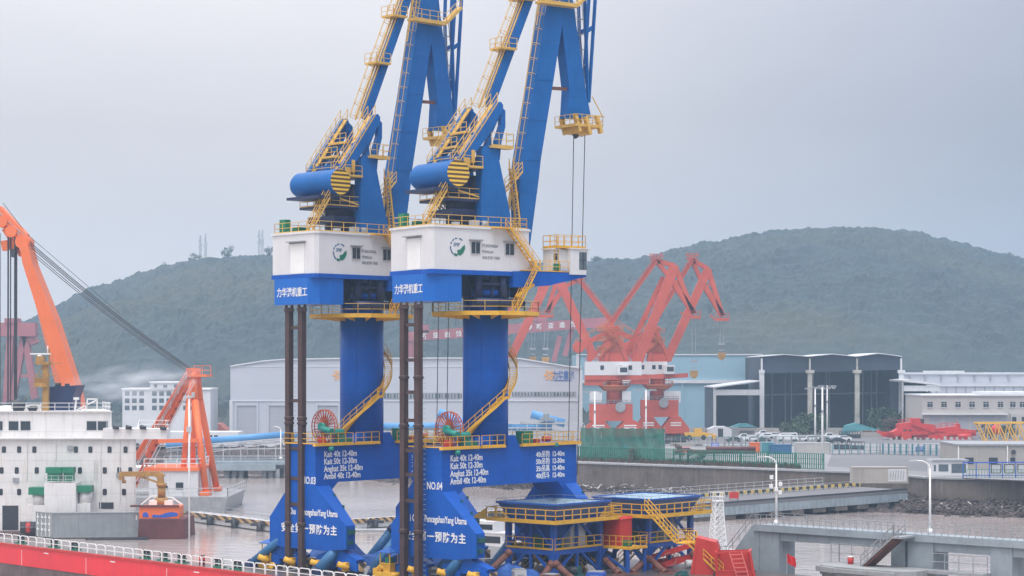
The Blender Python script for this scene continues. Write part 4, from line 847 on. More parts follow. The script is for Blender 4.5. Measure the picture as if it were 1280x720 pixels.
# red grab parts on deck, right
gr = thing('clamshell_grab', 'tilted red grab shell with an orange rib beside the farther hopper', 'grab', (X_(884, 205), 205, 4.9), R(-10))
m = MB(); m.prism([(-1.6, -.2), (-1.0, 3.75), (1.0, 3.3), (1.3, 2.5), (.6, -.6)], -1.4, 1.4); m.build('shell', M['redm'], gr)
m = MB(); m.prism([(.35, 3.45), (1.02, 3.32), (1.32, 2.5), (.95, .6), (.6, 1.8)], -1.55, -1.41); m.tube((.2, -1.5, 1.6), (1.2, -1.5, 1.8), .12); m.bar((-1.5, -1.46, 0), (-.9, -1.46, 3.6), .25, .12); m.build('rib', M['redm'], gr)
gb = thing('grab_frame', 'open red steel box with a pink ladder on its face, at the ship edge', 'steel box', (X_(918, 203), 203, 4.9), R(-6))
m = MB(); m.add([(-1.6, -1, -.2), (2.0, -1, -.2), (2.0, 1.4, -.2), (-1.6, 1.4, -.2), (-1.9, -1.2, 2.3), (1.5, -1.2, 2.4), (1.7, 1.5, 2.5), (-1.7, 1.5, 2.4)], [(0, 1, 2, 3), (1, 2, 6, 5), (2, 3, 7, 6), (3, 0, 4, 7)])
m.bar((-1.75, -1.1, -.2), (-1.9, -1.2, 2.3), .28); m.bar((2.0, -1.0, -.2), (1.5, -1.2, 2.4), .28); m.bx(-1.7, 1.9, -1.05, -.95, -.2, .5)
m.bar((-1.9, -1.2, 2.35), (1.5, -1.2, 2.45), .2); m.bar((1.5, -1.2, 2.45), (1.7, 1.5, 2.5), .2); m.bar((-1.9, -1.2, 2.35), (-1.7, 1.5, 2.45), .2); m.bar((-1.6, -1.02, .5), (1.9, -1.02, .5), .15)
m.build('box_shell', M['redm'], gb)
m = MB(); m.bar((-.5, -1.45, 2.4), (.3, -1.35, -.2), .12); m.bar((.7, -1.45, 2.5), (1.5, -1.35, -.2), .12)
for i in range(6): k = i / 6 + .08; m.bar((-.5 + .8 * k, -1.45, 2.4 - 2.6 * k), (.7 + .8 * k, -1.45, 2.45 - 2.6 * k), .09)
m.build('ladder', M['redl'], gb)
rp = thing('steel_wreckage', 'low red steel frame with slanted members lying under the farther hopper', 'steel frame', (X_(838, 211), 211, 4.9), R(10))
m = MB(); m.bar((-3, 0, .8), (2.6, 0, 2.4), .5, .5); m.bar((-3, 1.4, .3), (3, 1.4, .9), .5, .5); m.bar((-1, 0, .2), (2.2, .4, 1.0), .6); m.bx(-2.6, -1.6, -.5, .5, 0, 1.2); m.build('beams', M['redm'], rp)
m = MB(); m.tube((-.2, -.6, .9), (-.2, -.4, .9), .7, n=20, caps=False); m.tube((1.4, -.9, .4), (2.4, -.9, .4), .45, n=14); m.build('ring', M['lgrey'], rp)
# white lattice mast
lm = thing('lattice_mast', 'white lattice mast rising behind the red steel parts', 'mast', P(897, 686, 232).to_tuple(), R(20))
m = MB(); H = Z_(626, 232) - lm.location.z
def half(z): return .80 - .30 * min(1, z / (H * .82))
lv = [H * .82 * i / 7 for i in range(8)] + [H]
for a, b_ in zip(lv, lv[1:]):
    ha, hb = half(a), half(b_)
    for x, y in ((-1, -1), (1, -1), (1, 1), (-1, 1)): m.bar((x * ha, y * ha, a), (x * hb, y * hb, b_), .12)
    for (x0, y0), (x1, y1_) in (((-1, -1), (1, -1)), ((1, -1), (1, 1)), ((1, 1), (-1, 1)), ((-1, 1), (-1, -1))): m.bar((x0 * ha, y0 * ha, a), (x1 * hb, y1_ * hb, b_), .08); m.bar((x1 * ha, y1_ * ha, a), (x0 * hb, y0 * hb, b_), .08); m.bar((x0 * hb, y0 * hb, b_), (x1 * hb, y1_ * hb, b_), .08)
m.build('tower', M['paint'], lm)
m = MB(); m.rail([(-.6, -.6, H), (.6, -.6, H), (.6, .6, H), (-.6, .6, H)], 1, .8, t=.07, toe=0, closed=True); m.bx(-.6, .6, -.6, .6, H - .08, H); m.build('top_platform', M['paint'], lm)
m = MB(); zz = lm.location.z - 4.9; m.bx(-1.6, 1.6, -1.6, 1.6, -zz, 0.0); m.build('plinth', M['lgrey'], lm)
# cargo block seen under the hopper, cloth cover
cc = thing('covered_crate', 'tall pale cloth-covered crate seen through the nearer hopper frame', 'crate', (X_(708, 214), 214, 4.9), LYAW)
m = MB(); m.prism([(-1.5, 0), (1.5, 0), (1.4, 4.4), (.9, 4.8), (-1.0, 4.7), (-1.4, 4.3)], -1.3, 1.3); m.build('cover', M['contw'], cc)
m = MB(); [m.bar((x, -1.33, 0), (x * .93, -1.33, 4.4), .06) for x in (-.8, 0, .8)]; m.build('lashing', M['grey'], cc)

# ---------------------------------------------------------------- small motor boat moored behind the ship
bt = thing('motor_boat', 'white motor boat with dark windows behind the right foot of the NO.04 crane', 'boat', (X_(617, 262), 262, 0), R(-30))
m = MB(); m.prism([(-6, .2), (-5.6, 2.0), (6.5, 2.6), (5.2, .2), (4.6, -.5), (-5.6, -.5)], -1.9, 1.9); m.build('hull', M['white'], bt)
m = MB(); m.bx(-4.2, 2.2, -1.5, 1.5, 2.0, 4.4); m.bx(-3.2, .8, -1.3, 1.3, 4.4, 5.9); m.bx(-4.4, 2.6, -1.6, 1.6, 4.35, 4.5); m.build('cabin', M['white'], bt)
m = MB(); m.bx(-3.9, 1.9, -1.53, 1.53, 3.1, 4.0); m.bx(-3.0, .6, -1.33, 1.33, 4.8, 5.5); m.build('window', M['glass'], bt)
m = MB(); m.rail([(-6, -1.8, 2.1), (-4.2, -1.8, 2.1)], 1, 1, toe=0); m.rail([(2.2, -1.8, 2.3), (6.2, -.6, 2.6), (6.2, .6, 2.6), (2.2, 1.8, 2.3)], 1, 1, toe=0); m.rail([(-4.3, -1.5, 4.5), (-3.2, -1.5, 4.5)], .8, 1, toe=0); m.bar((-1, 0, 5.9), (-1, 0, 7.4), .12); m.build('railing', M['paint'], bt)

# ---------------------------------------------------------------- floating pontoon pier with hazard edge (far side of the basin)
PL = [(222, 640, 340), (345, 655, 314), (440, 651, 321), (640, 639, 342), (878, 629, 362)]
pier = thing('pontoon_pier', 'long low pier with black and yellow striped edge crossing behind the crane feet', 'pier', (0, 290, 0))
m = MB(); mh_ = MB(); mr = MB(); mp_ = MB()
pts = [Vector((X_(a, Y), Y, Z_(b_, Y))) - Vector((0, 290, 0)) for a, b_, Y in PL]
for a, b_ in zip(pts, pts[1:]):
    nrm = Vector((-(b_ - a).y, (b_ - a).x, 0)).normalized(); nrm = nrm if nrm.y > 0 else -nrm
    m.bar(a + nrm * 2.2 - Vector((0, 0, .65)), b_ + nrm * 2.2 - Vector((0, 0, .65)), 4.4, 1.2)
    mh_.bar(a - nrm * .05 - Vector((0, 0, .1)), b_ - nrm * .05 - Vector((0, 0, .1)), .12, .75)
    mr.rail([a + nrm * 4.2 - Vector((0, 0, .2)), b_ + nrm * 4.2 - Vector((0, 0, .2))], 1.3, 2.4, t=.06, toe=0)
    mr.rail([a + nrm * .3 - Vector((0, 0, .2)), b_ + nrm * .3 - Vector((0, 0, .2))], 1.3, 3.0, t=.05, toe=0)
    L = (b_ - a).length; k = int(L / 9)
    for i in range(k + 1):
        c_ = a.lerp(b_, (i + .5) / (k + 1)) + nrm * 1.0; base = Vector((c_.x, c_.y, -1)); c3_ = c_ - nrm * 1.6; mp_.tube((c3_.x, c3_.y, -1), (c3_.x, c3_.y, c_.z + .1), .5, n=10); mp_.bx(c3_.x - 1.4, c3_.x + 1.4, c3_.y - .4, c3_.y + .4, c_.z - .5, c_.z - .1)
m.build('deck', M['lgrey'], pier); mh_.build('hazard_edge', M['hazard'], pier); mr.build('railing', M['grey'], pier); mp_.build('pile', M['dark'], pier)
# people on a low float
fp = thing('mooring_float', 'low grey steel float under the two standing people before the striped pier', 'float', (X_(462, 317), 317, 0))
m = MB(); m.bx(-3.6, 3.6, -1.6, 1.8, -.3, .34); m.build('float_body', M['grey'], fp)
m = MB(); [m.tube((x, -1.4, .34), (x, -1.4, .75), .12, n=8) for x in (-3.2, 3.2)]; m.build('bitt', M['dark'], fp)
def person(label, loc, rz, arm):
    r_ = thing('person', label, 'person', loc, rz, None)
    me = bpy.data.meshes.new('body'); J = {'pel': (0, 0, .95), 'ch': (0, .02, 1.28), 'nk': (0, .02, 1.48), 'hd': (0, .0, 1.6), 'ht': (0, 0, 1.72), 'ls': (-.19, .02, 1.42), 'le': (-.25, .0, 1.14), 'lh': (-.2, -.12, .92), 'rs': (.19, .02, 1.42), 're': (.25, 0, 1.14), 'rh': (.22 if arm == 0 else .1, -.12 if arm == 0 else -.3, .92 if arm == 0 else 1.15),
         'lp': (-.1, 0, .9), 'lk': (-.12, -.03, .5), 'la': (-.13, .02, .09), 'lf': (-.13, -.16, .05), 'rp': (.1, 0, .9), 'rk': (.12, -.04, .5), 'ra': (.14, .02, .09), 'rf': (.14, -.16, .05)}
    Rr = {'pel': .15, 'ch': .17, 'nk': .06, 'hd': .10, 'ht': .075, 'ls': .07, 'le': .05, 'lh': .045, 'rs': .07, 're': .05, 'rh': .045, 'lp': .10, 'lk': .07, 'la': .05, 'lf': .045, 'rp': .10, 'rk': .07, 'ra': .05, 'rf': .045}
    ks = list(J); ed = [('pel', 'ch'), ('ch', 'nk'), ('nk', 'hd'), ('hd', 'ht'), ('ch', 'ls'), ('ls', 'le'), ('le', 'lh'), ('ch', 'rs'), ('rs', 're'), ('re', 'rh'), ('pel', 'lp'), ('lp', 'lk'), ('lk', 'la'), ('la', 'lf'), ('pel', 'rp'), ('rp', 'rk'), ('rk', 'ra'), ('ra', 'rf')]
    me.from_pydata([J[k] for k in ks], [(ks.index(a), ks.index(b_)) for a, b_ in ed], [])
    o = bpy.data.objects.new('tmp', me); COL.objects.link(o); sk = o.modifiers.new('s', 'SKIN')
    for i, k in enumerate(ks): o.data.skin_vertices[0].data[i].radius = (Rr[k],) * 2
    o.data.skin_vertices[0].data[0].use_root = True
    sb = o.modifiers.new('b', 'SUBSURF'); sb.levels = 1
    dg = bpy.context.evaluated_depsgraph_get(); bm_ = bpy.data.meshes.new_from_object(o.evaluated_get(dg)); bpy.data.objects.remove(o)
    bm_.materials.clear(); bm_.materials.append(M['cloth']); bm_.materials.append(M['skin'])
    for p_ in bm_.polygons:
        p_.use_smooth = True
        if p_.center.z > 1.5 or (p_.center.z < 1.0 and abs(p_.center.x) > .17 and p_.center.z > .8): p_.material_index = 1
    bo = bpy.data.objects.new('body', bm_); COL.objects.link(bo); bo.parent = r_
    m = MB(); m.sphere((0, 0, 1.70), .135, 12, 8, (1, 1.1, .75)); m.tube((0, -.02, 1.67), (0, -.02, 1.69), .165, n=14); m.build('hard_hat', M['paint'] if arm == 0 else M['yellow'], r_)
person('person in dark clothes and white helmet on a float, left of the pair', (X_(460.4, 317), 317, .36), R(160), 0)
person('person in dark clothes and yellow helmet on a float, right of the pair', (X_(466.5, 317), 317.6, .36), R(200), 1)
# ================================================================ WHITE SHIP (left)
WY = 311.0
ws = thing('white_ship', 'white ship accommodation block with portholes, navy funnel and bridge wing', 'ship', (X_(90, WY), WY, 0))
o = ws.location.copy(); LX = lambda px: X_(px, WY) - o.x; LZ = lambda py: Z_(py, WY)
m = MB(); m.prism([(LX(-260), 0), (LX(170), 0), (LX(170) - 6.5, 22), (LX(-260), 22)], .6, LZ(548), 'z'); m.prism([(LX(-260), 1.5), (LX(137), 1.5), (LX(137) - 5, 18), (LX(-260), 18)], LZ(548), LZ(515), 'z'); m.prism([(LX(-260), LZ(548) - .1), (LX(209), LZ(548) - .1), (LX(209), LZ(536)), (LX(130), LZ(535)), (LX(128), LZ(547)), (LX(-260), LZ(547))], -.6, 3.0)
m.prism([(LX(-260), 1.2), (LX(138.5), 1.2), (LX(138.5) - 5, 18.5), (LX(-260), 18.5)], LZ(515.5), LZ(514), 'z'); m.bx(LX(-260), LX(171), -.15, 0, LZ(549.5), LZ(548.6))
for y_ in (575, 602): m.bx(LX(-260), LX(170.2), -.03, 0, LZ(y_), LZ(y_) + .06)
acc = m.build('accommodation_block', M['shipwhite'], ws)
m = MB(); m.bx(LX(-280), LX(182), -2, 30, -2, .6); m.build('submerged_hull', M['boot'], ws)
ph = MB(); ph2 = []
for row, ps in ((562, (-60, -38, -16, 5, 24, 43, 95, 113, 137, 157)), (588, (-62, -40, -18, 2, 21, 46, 100, 131, 149, 163)), (615, (-40, -20, 1, 24, 131, 155))):
    for px in ps:
        m = MB(); m.prism([(LX(px) - .32, LZ(row) - .38), (LX(px) - .2, LZ(row) - .5), (LX(px) + .2, LZ(row) - .5), (LX(px) + .32, LZ(row) - .38), (LX(px) + .32, LZ(row) + .38), (LX(px) + .2, LZ(row) + .5), (LX(px) - .2, LZ(row) + .5), (LX(px) - .32, LZ(row) + .38)], -.06, .05); m.build('porthole', M['glass'], ws)
for a, b_ in ((-40, -24), (-15, 0), (8, 20), (23, 35), (106, 118), (120, 132)):
    m = MB(); m.bx(LX(a), LX(b_), 1.44, 1.55, LZ(538), LZ(527)); w_ = m.build('bridge_window', M['glass'], ws)
    m = MB(); m.bx(LX(a) - .1, LX(b_) + .1, 1.47, 1.52, LZ(538.8), LZ(526.2)); m.build('window_frame', M['lgrey'], w_)
m = MB(); m.bx(LX(3), LX(23), -.05, .5, .7, LZ(632)); m.bx(LX(124), LX(142), -.05, .4, LZ(636), LZ(628)); m.build('doorway', M['dark'], ws)
# funnel
m = MB(); yF0, yF1 = 6, 12
m.add([(LX(49), yF0, LZ(515)), (LX(80), yF0, LZ(515)), (LX(80), yF1, LZ(515)), (LX(49), yF1, LZ(515)), (LX(48), yF0, LZ(484)), (LX(86), yF0, LZ(482)), (LX(86), yF1, LZ(482)), (LX(48), yF1, LZ(484)), (LX(80), yF0, LZ(498)), (LX(80), yF1, LZ(498))],
      [(0, 1, 8, 5, 4), (2, 3, 7, 6, 9), (4, 5, 6, 7), (3, 0, 4, 7), (1, 2, 9, 8), (8, 9, 6, 5)])
fn = m.build('funnel', M['navy'], ws)
m = MB(); m.tube((LX(58), 8, LZ(484)), (LX(58), 8, LZ(479)), .5); m.tube((LX(68), 9, LZ(484)), (LX(68), 9, LZ(480)), .4); m.build('exhaust', M['dark'], fn)
# mast
m = MB(); m.bx(LX(47), LX(54), 3, 4.2, LZ(515), LZ(452)); m.bx(LX(39), LX(56), 2.6, 4.6, LZ(456), LZ(452)); m.bx(LX(37), LX(53), 2.6, 4.6, LZ(484), LZ(479)); m.bx(LX(39), LX(49), 3, 4.2, LZ(452), LZ(445)); m.bx(LX(38), LX(47), 2.8, 4.2, LZ(479), LZ(472))
m.bar((LX(37), 3.5, LZ(468)), (LX(64), 3.5, LZ(470)), .12); m.bar((LX(53), 3.5, LZ(455)), (LX(70), 3.5, LZ(454)), .12); m.bar((LX(55), 3.5, LZ(452)), (LX(55), 3.5, LZ(435)), .2)
m.rail([(LX(37), 2.6, LZ(479)), (LX(50), 2.6, LZ(479))], 1.1, 1, toe=0); m.bar((LX(47), 3.2, LZ(472)), (LX(24), 3.2, LZ(500)), .06); m.bar((LX(48), 3.2, LZ(456)), (LX(38), 3.2, LZ(472)), .1)
ms = m.build('mast', M['rustyel'], ws)
m = MB(); m.bx(LX(31), LX(57), 3.2, 3.7, LZ(443), LZ(441.3)); m.sphere((LX(43), 3.5, LZ(446)), .45); m.tube((LX(53), 3.5, LZ(441)), (LX(53), 3.5, LZ(432)), .08); m.build('radar', M['paint'], ms)
m = MB(); m.rail([(LX(-200), 1.4, LZ(514)), (LX(137), 1.4, LZ(514)), (LX(137) - 4, 14, LZ(514))], 1.25, 2.2, t=.08, toe=0)
m.rail([(LX(170), .1, LZ(548)), (LX(208), -.5, LZ(536))][:1] + [(LX(170), 3.1, LZ(536)), (LX(208), 3.1, LZ(536)), (LX(208), -.5, LZ(536))], 1.25, 2.2, t=.07, toe=0)
m.bar((LX(90), 2, LZ(514)), (LX(92), 2, LZ(498)), .25); m.bar((LX(92), 2, LZ(513)), (LX(118), 2, LZ(500)), .2); m.bar((LX(104), 2, LZ(514)), (LX(106), 2, LZ(499)), .2); m.bar((LX(118), 2, LZ(514)), (LX(118), 2, LZ(499)), .2); m.bar((LX(105), 2, LZ(499)), (LX(119), 2, LZ(499)), .2); m.bx(LX(89), LX(95), 1.6, 2.4, LZ(500), LZ(497))
m.bx(LX(22), LX(44), 4, 8, LZ(514), LZ(507)); m.bx(LX(-10), LX(12), 4, 8, LZ(514), LZ(508))
m.build('railing', M['paint'], ws)
m = MB(); m.sphere((LX(18), 2.5, LZ(508)), 1.1, 12, 8); m.tube((LX(36), 2.5, LZ(514)), (LX(36), 2.5, LZ(509)), .6, .9); m.bx(LX(33), LX(41), 2, 3, LZ(509), LZ(507.5)); m.build('deck_gear', M['dark'], ws)
for px, py in ((146, 536), (162, 536), (180, 536), (205, 537)):
    m = MB(); m.bar((LX(px), -.7, LZ(py)), (LX(px), -.7, LZ(py - 2)), .12); m.tube((LX(px) - .4, -.9, LZ(py - 2.6)), (LX(px) + .5, -.9, LZ(py - 1.2) ), .35, .25, n=8); m.build('floodlight', M['dark'], ws)
for px, y0, y1_ in ((70, 555, 575), (126, 549, 640), (150, 549, 628), (34, 549, 600), (168, 549, 640)):
    m = MB(); m.tube((LX(px), -.12, LZ(y1_)), (LX(px), -.12, LZ(y0)), .07, n=6); m.build('drainpipe', M['shipwhite'], ws)
m = MB(); m.ladder((LX(120), -.15, LZ(600)), (LX(120), -.15, LZ(575)), (0, -1, 0), cage=False); m.ladder((LX(133), 1.3, LZ(548)), (LX(133), 1.3, LZ(515)), (0, -1, 0), cage=False); m.ladder((LX(-5), 1.3, LZ(548)), (LX(-5), 1.3, LZ(515)), (0, -1, 0), cage=False); m.build('wall_ladder', M['lgrey'], ws)
for px, py in ((149, 594), (20, 600), (88, 560)):
    m = MB(); m.bx(LX(px) - .45, LX(px) + .45, -.25, 0, LZ(py) - .35, LZ(py) + .35); m.build('vent_box', M['grey'], ws)
# vent casings in front
m = MB(); m.bx(LX(62), LX(101), -3.6, 0, .7, LZ(602)); m.bx(LX(38), LX(64), -3.0, 0, .7, LZ(630)); m.bx(LX(99), LX(118), -3.0, 0, .7, LZ(628)); m.tube((LX(52), -1.6, LZ(630)), (LX(52), -1.6, LZ(617)), 1.0, n=16); m.tube((LX(110), -1.6, LZ(628)), (LX(110), -1.6, LZ(613)), 1.0, n=16)
m.build('vent_casing', M['shipwhite'], ws)
m = MB(); m.bx(LX(63), LX(83), -3.3, -1.2, LZ(590), LZ(583)); m.bx(LX(83.5), LX(97), -3.3, -1.2, LZ(590), LZ(583)); m.bx(LX(65), LX(81), -3.1, -1.4, LZ(600), LZ(590)); m.bx(LX(85), LX(96), -3.1, -1.4, LZ(600), LZ(590))
m.bx(LX(41), LX(62), -2.9, -.4, LZ(617), LZ(608)); m.bx(LX(101), LX(118), -2.9, -.4, LZ(614), LZ(606)); m.build('vent_hood', M['green'], ws)
m = MB(); m.rail([(LX(62), -3.5, LZ(602)), (LX(97), -3.5, LZ(602))], 1.1, 1.2, t=.07, toe=0); m.rail([(LX(39), -2.9, LZ(630)), (LX(64), -2.9, LZ(630))], 1.0, 1.2, t=.07, toe=0); m.build('vent_railing', M['lgrey'], ws)

# grey container standing at the water line, orange/blue box, deck crane
ct = thing('long_container', 'long weathered grey container with white door bars, awash before the white ship', 'container', (X_(110, 305), 304, .15), R(6))
m = MB(); m.bx(-5.2, 8.2, 0, 2.6, 0, 3.7); m.build('container_body', M['contg'], ct)
m = MB(); m.add([(-8.0, 2.9, 0), (-5.2, 0, 0), (-5.2, 0, 3.7), (-8.0, 2.9, 3.7), (-5.2, 2.6, 0), (-5.2, 2.6, 3.7)], [(0, 1, 2, 3), (0, 3, 5, 4), (2, 5, 3), (0, 4, 1)]); m.build('container_end', M['contg'], ct)
m = MB()
for k in (.12, .35, .62, .85):
    x, y = -8.0 + 2.8 * k, 2.9 - 2.9 * k; m.bar((x, y - .05, .1), (x, y - .05, 3.6), .09)
for k in (.15, .42, .62, .85):
    for z in (1.0, 1.9, 2.9): x, y = -8.0 + 2.8 * k, 2.9 - 2.9 * k; m.bx(x - .18, x + .18, y - .12, y - .02, z, z + .28)
m.bx(7.4, 7.6, -.03, 0, 2.6, 3.3); m.build('door_bar', M['paint'], ct)
m = MB(); m.bar((-8.0, 2.9, 3.74), (-5.2, -.02, 3.74), .14); m.bar((-5.2, -.02, 3.74), (8.2, -.02, 3.74), .14); m.bar((-5.2, -.02, .06), (8.2, -.02, .06), .16); m.bar((8.2, -.02, 0), (8.2, -.02, 3.7), .16); m.bar((-5.2, -.02, 0), (-5.2, -.02, 3.7), .16); m.build('edge_rail', M['grey'], ct)
ob = thing('painted_tank', 'orange tank painted with blue shapes on a dark red barge hull', 'tank', (X_(199, 304), 304, 0))
lx = lambda px: X_(px, 304) - ob.location.x; lz = lambda py: Z_(py, 304)
m = MB(); m.bx(lx(174), lx(224), 0, 4, lz(649), lz(633)); m.build('tank_body', M['orange'], ob)
m = MB(); m.prism([(lx(174), -.6), (lx(176), lz(648)), (lx(232), lz(648)), (lx(234), -.6)], -1.5, 8); m.bar((lx(163), -.1, lz(632.5)), (lx(224), -.1, lz(632.5)), .3); m.build('barge_hull', M['maroon'], ob)
m = MB(); m.prism([(lx(178), lz(646)), (lx(179), lz(641)), (lx(182), lz(640)), (lx(185), lz(642)), (lx(186), lz(646.5))], -.05, 0); m.prism([(lx(190), lz(647)), (lx(191), lz(643)), (lx(200), lz(644)), (lx(208), lz(641)), (lx(215), lz(640)), (lx(222), lz(641)), (lx(222), lz(645)), (lx(214), lz(646)), (lx(206), lz(647))], -.05, 0); m.build('painted_shape', M['signblue'], ob)
dc = thing('deck_crane', 'rusty yellow knuckle-boom crane with folded arm on a round pedestal', 'deck crane', (X_(202, 308), 308, lz(633)))
fx = lambda px: X_(px, 308) - dc.location.x; fz = lambda py: Z_(py, 308) - dc.location.z
m = MB(); m.tube((0, 0, 0), (0, 0, fz(622)), 1.0, n=16); m.tube((0, 0, fz(622)), (0, 0, fz(606)), .62, n=16); m.tube((0, 0, fz(608)), (0, 0, fz(604)), .8, n=16); m.build('pedestal', M['rustyel'], dc)
m = MB(); m.bar((0, 0, fz(607)), (fx(200), 0, fz(595)), .9, .9); m.bar((fx(204), 0, fz(597)), (fx(196), 0, fz(592)), 1.0); m.bar((fx(198), 0, fz(592.5)), (fx(152), 0, fz(592.5)), .8, .75); m.bar((fx(152), 0, fz(590)), (fx(152), 0, fz(600)), .7, .9); m.bar((fx(200), -.1, fz(604)), (fx(172), -.1, fz(594)), .3, .3); m.tube((fx(155), 0, fz(600)), (fx(155), 0, fz(604)), .3)
m.build('arm', M['rustyel'], dc)
m = MB(); m.rail([(fx(208), -.4, fz(606)), (fx(213), -.4, fz(606)), (fx(213), -.4, fz(595))][:2], 1.4, .6, t=.07, toe=0); m.build('arm_railing', M['lgrey'], dc)
m = MB(); m.bar((-3.2, 0, 0), (-1.6, .2, fz(620)), .2); m.bar((-1.6, .2, fz(620)), (1.6, .2, fz(622)), .2); m.bar((3.2, 0, 0), (1.6, .2, fz(622)), .2); m.bar((-2.2, 1, 0), (-.9, 1, fz(620)), .15); m.bx(-1.8, 1.8, -.8, .8, 0, .7); m.build('stand', M['paint'], dc)

# drums beside the container
for px, mt_, lb in ((36, 'redm', 'red drum beside the dark doorway of the white ship'), (30, 'dark', 'dark drum left of the red drum by the ship doorway'), (42, 'dark', 'dark drum right of the red drum by the ship doorway')):
    d_ = thing('steel_drum', lb, 'drum', (X_(px, 308), 308, .6)); m = MB(); m.tube((0, 0, 0), (0, 0, 1.6), .62, n=16); m.build('drum_body', M[mt_], d_); m = MB(); m.tube((0, 0, 1.6), (0, 0, 1.7), .66, n=16); m.tube((0, 0, .8), (0, 0, .88), .65, n=16); m.build('drum_rim', M['grey'], d_)
# dark raft edge under container
rf = thing('mooring_raft', 'dark low raft floating against the grey container', 'raft', (X_(130, 302), 302.2, 0)); m = MB(); m.prism([(-3, -.2), (-2.4, .25), (6.5, .35), (7, -.2)], -1.2, .8); m.build('raft_body', M['dark'], rf)
# navy deck fitting, lower left corner
nb = thing('navy_launch', 'navy blue launch bow at the lower left corner beside the red hull', 'boat', (X_(-30, 228), 222, 0), R(-36))
m = MB(); m.prism([(-9, -.3), (-9, 3.0), (4.0, 3.0), (4.8, 2.2), (4.2, -.3)], -2.0, 2.0); m.prism([(-8, 3.0), (-8, 3.9), (1.5, 3.9), (2.4, 3.0)], -1.5, 1.5); m.build('hull', M['navy'], nb)
m = MB(); m.bar((-9, -2.05, 2.5), (4.6, -2.05, 2.5), .2); m.build('fender', M['dark'], nb)

# ================================================================ FLOATING CRANE (orange)
FY = 370.0
fc = thing('floating_crane', 'orange floating crane with one huge boom, cable stay and A-frame on a grey hull', 'floating crane', (X_(220, FY), FY, 0))
o = fc.location.copy(); fx = lambda px: X_(px, FY) - o.x; fz = lambda py: Z_(py, FY)
m = MB(); m.prism([(fx(60), -1), (fx(60), fz(618)), (fx(297), fz(616)), (fx(295), fz(620)), (fx(290), -1)], -12, 12); m.build('hull', M['grey'], fc)
m = MB(); m.rail([(fx(170), -11.8, fz(617)), (fx(296), -11.8, fz(616)), (fx(296), 11.8, fz(616))], 1.6, 2.6, t=.12, toe=0); m.build('hull_railing', M['lgrey'], fc)
m = MB(); m.bx(fx(196), fx(256), -8, 8, fz(618), fz(586)); eh = m.build('engine_house', M['white'], fc)
m = MB(); m.bx(fx(190), fx(257), -8.3, 8.3, fz(586), fz(582)); m.build('house_roof', M['orange'], eh)
m = MB(); m.bx(fx(229), fx(238), -8.1, -7.9, fz(608), fz(600)); m.bx(fx(215), fx(219), -8.1, -7.9, fz(608), fz(604)); m.build('house_window', M['glass'], eh)
m = MB(); m.rail([(fx(190), -8, fz(582)), (fx(257), -8, fz(582)), (fx(257), 8, fz(582))], 1.6, 2.2, t=.12, toe=0); m.bx(fx(120), fx(185), -5, 5, fz(588), fz(583)); m.build('roof_railing', M['paint'], eh)
# a-frame
hd = (fx(241), fz(463))
m = MB()
for y in (-5, 5): m.bar((fx(178), y * 1.2, fz(572)), (hd[0], y * .5, hd[1]), 1.2, 1.2)
m.bar((fx(200), -6, fz(538)), (fx(200), 6, fz(538)), 1.0)
for dy in (0, 9): m.bar((fx(176), -6.6, fz(600 + dy)), (fx(240), -3.2, fz(474 + dy)), .35, .35)
for i in range(14): k = i / 14; m.bar((fx(176 + 64 * k), -6.6 + 3.4 * k, fz(600 - 126 * k)), (fx(176 + 64 * (k + .07)), -6.6 + 3.4 * k, fz(609 - 126 * (k + .07))), .25); m.build('a_frame_strut', M['orange'], fc)
m = MB()
for y in (-5, 5): m.tube((fx(264), y * 1.3, fz(612)), (fx(247), y * .6, fz(500)), .62, n=14); m.tube((fx(247), y * .6, fz(500)), (fx(244), y * .5, fz(466)), .58, n=14); m.tube((fx(234), y * 1.2, fz(612)), (fx(241), y * .5, fz(466)), .5, n=12); m.bx(fx(258), fx(270), y * 1.3 - 1.6, y * 1.3 + 1.6, fz(616), fz(611))
m.bar((fx(205), -6, fz(550)), (fx(254), -6, fz(549)), .7); m.build('a_frame_leg', M['orange'], fc)
m = MB(); m.bx(fx(236), fx(262), -3.5, 3.5, fz(471), fz(468)); m.rail([(fx(246), -3.5, fz(468)), (fx(267), -3.5, fz(468))], 1.6, 1.6, t=.12, toe=0); m.bx(fx(236), fx(248), -2.6, 2.6, fz(469), fz(460)); m.build('a_frame_head', M['orange'], fc)
m = MB(); m.rail([(fx(172), -6.9, fz(600)), (fx(237), -3.6, fz(474))], 1.3, 3, t=.09, toe=0); m.bar((fx(182), -6.9, fz(600)), (fx(246), -3.6, fz(474)), .12); m.bar((fx(185), -6.9, fz(603)), (fx(248), -3.6, fz(476)), .12); m.build('a_frame_ladder', M['lgrey'], fc)
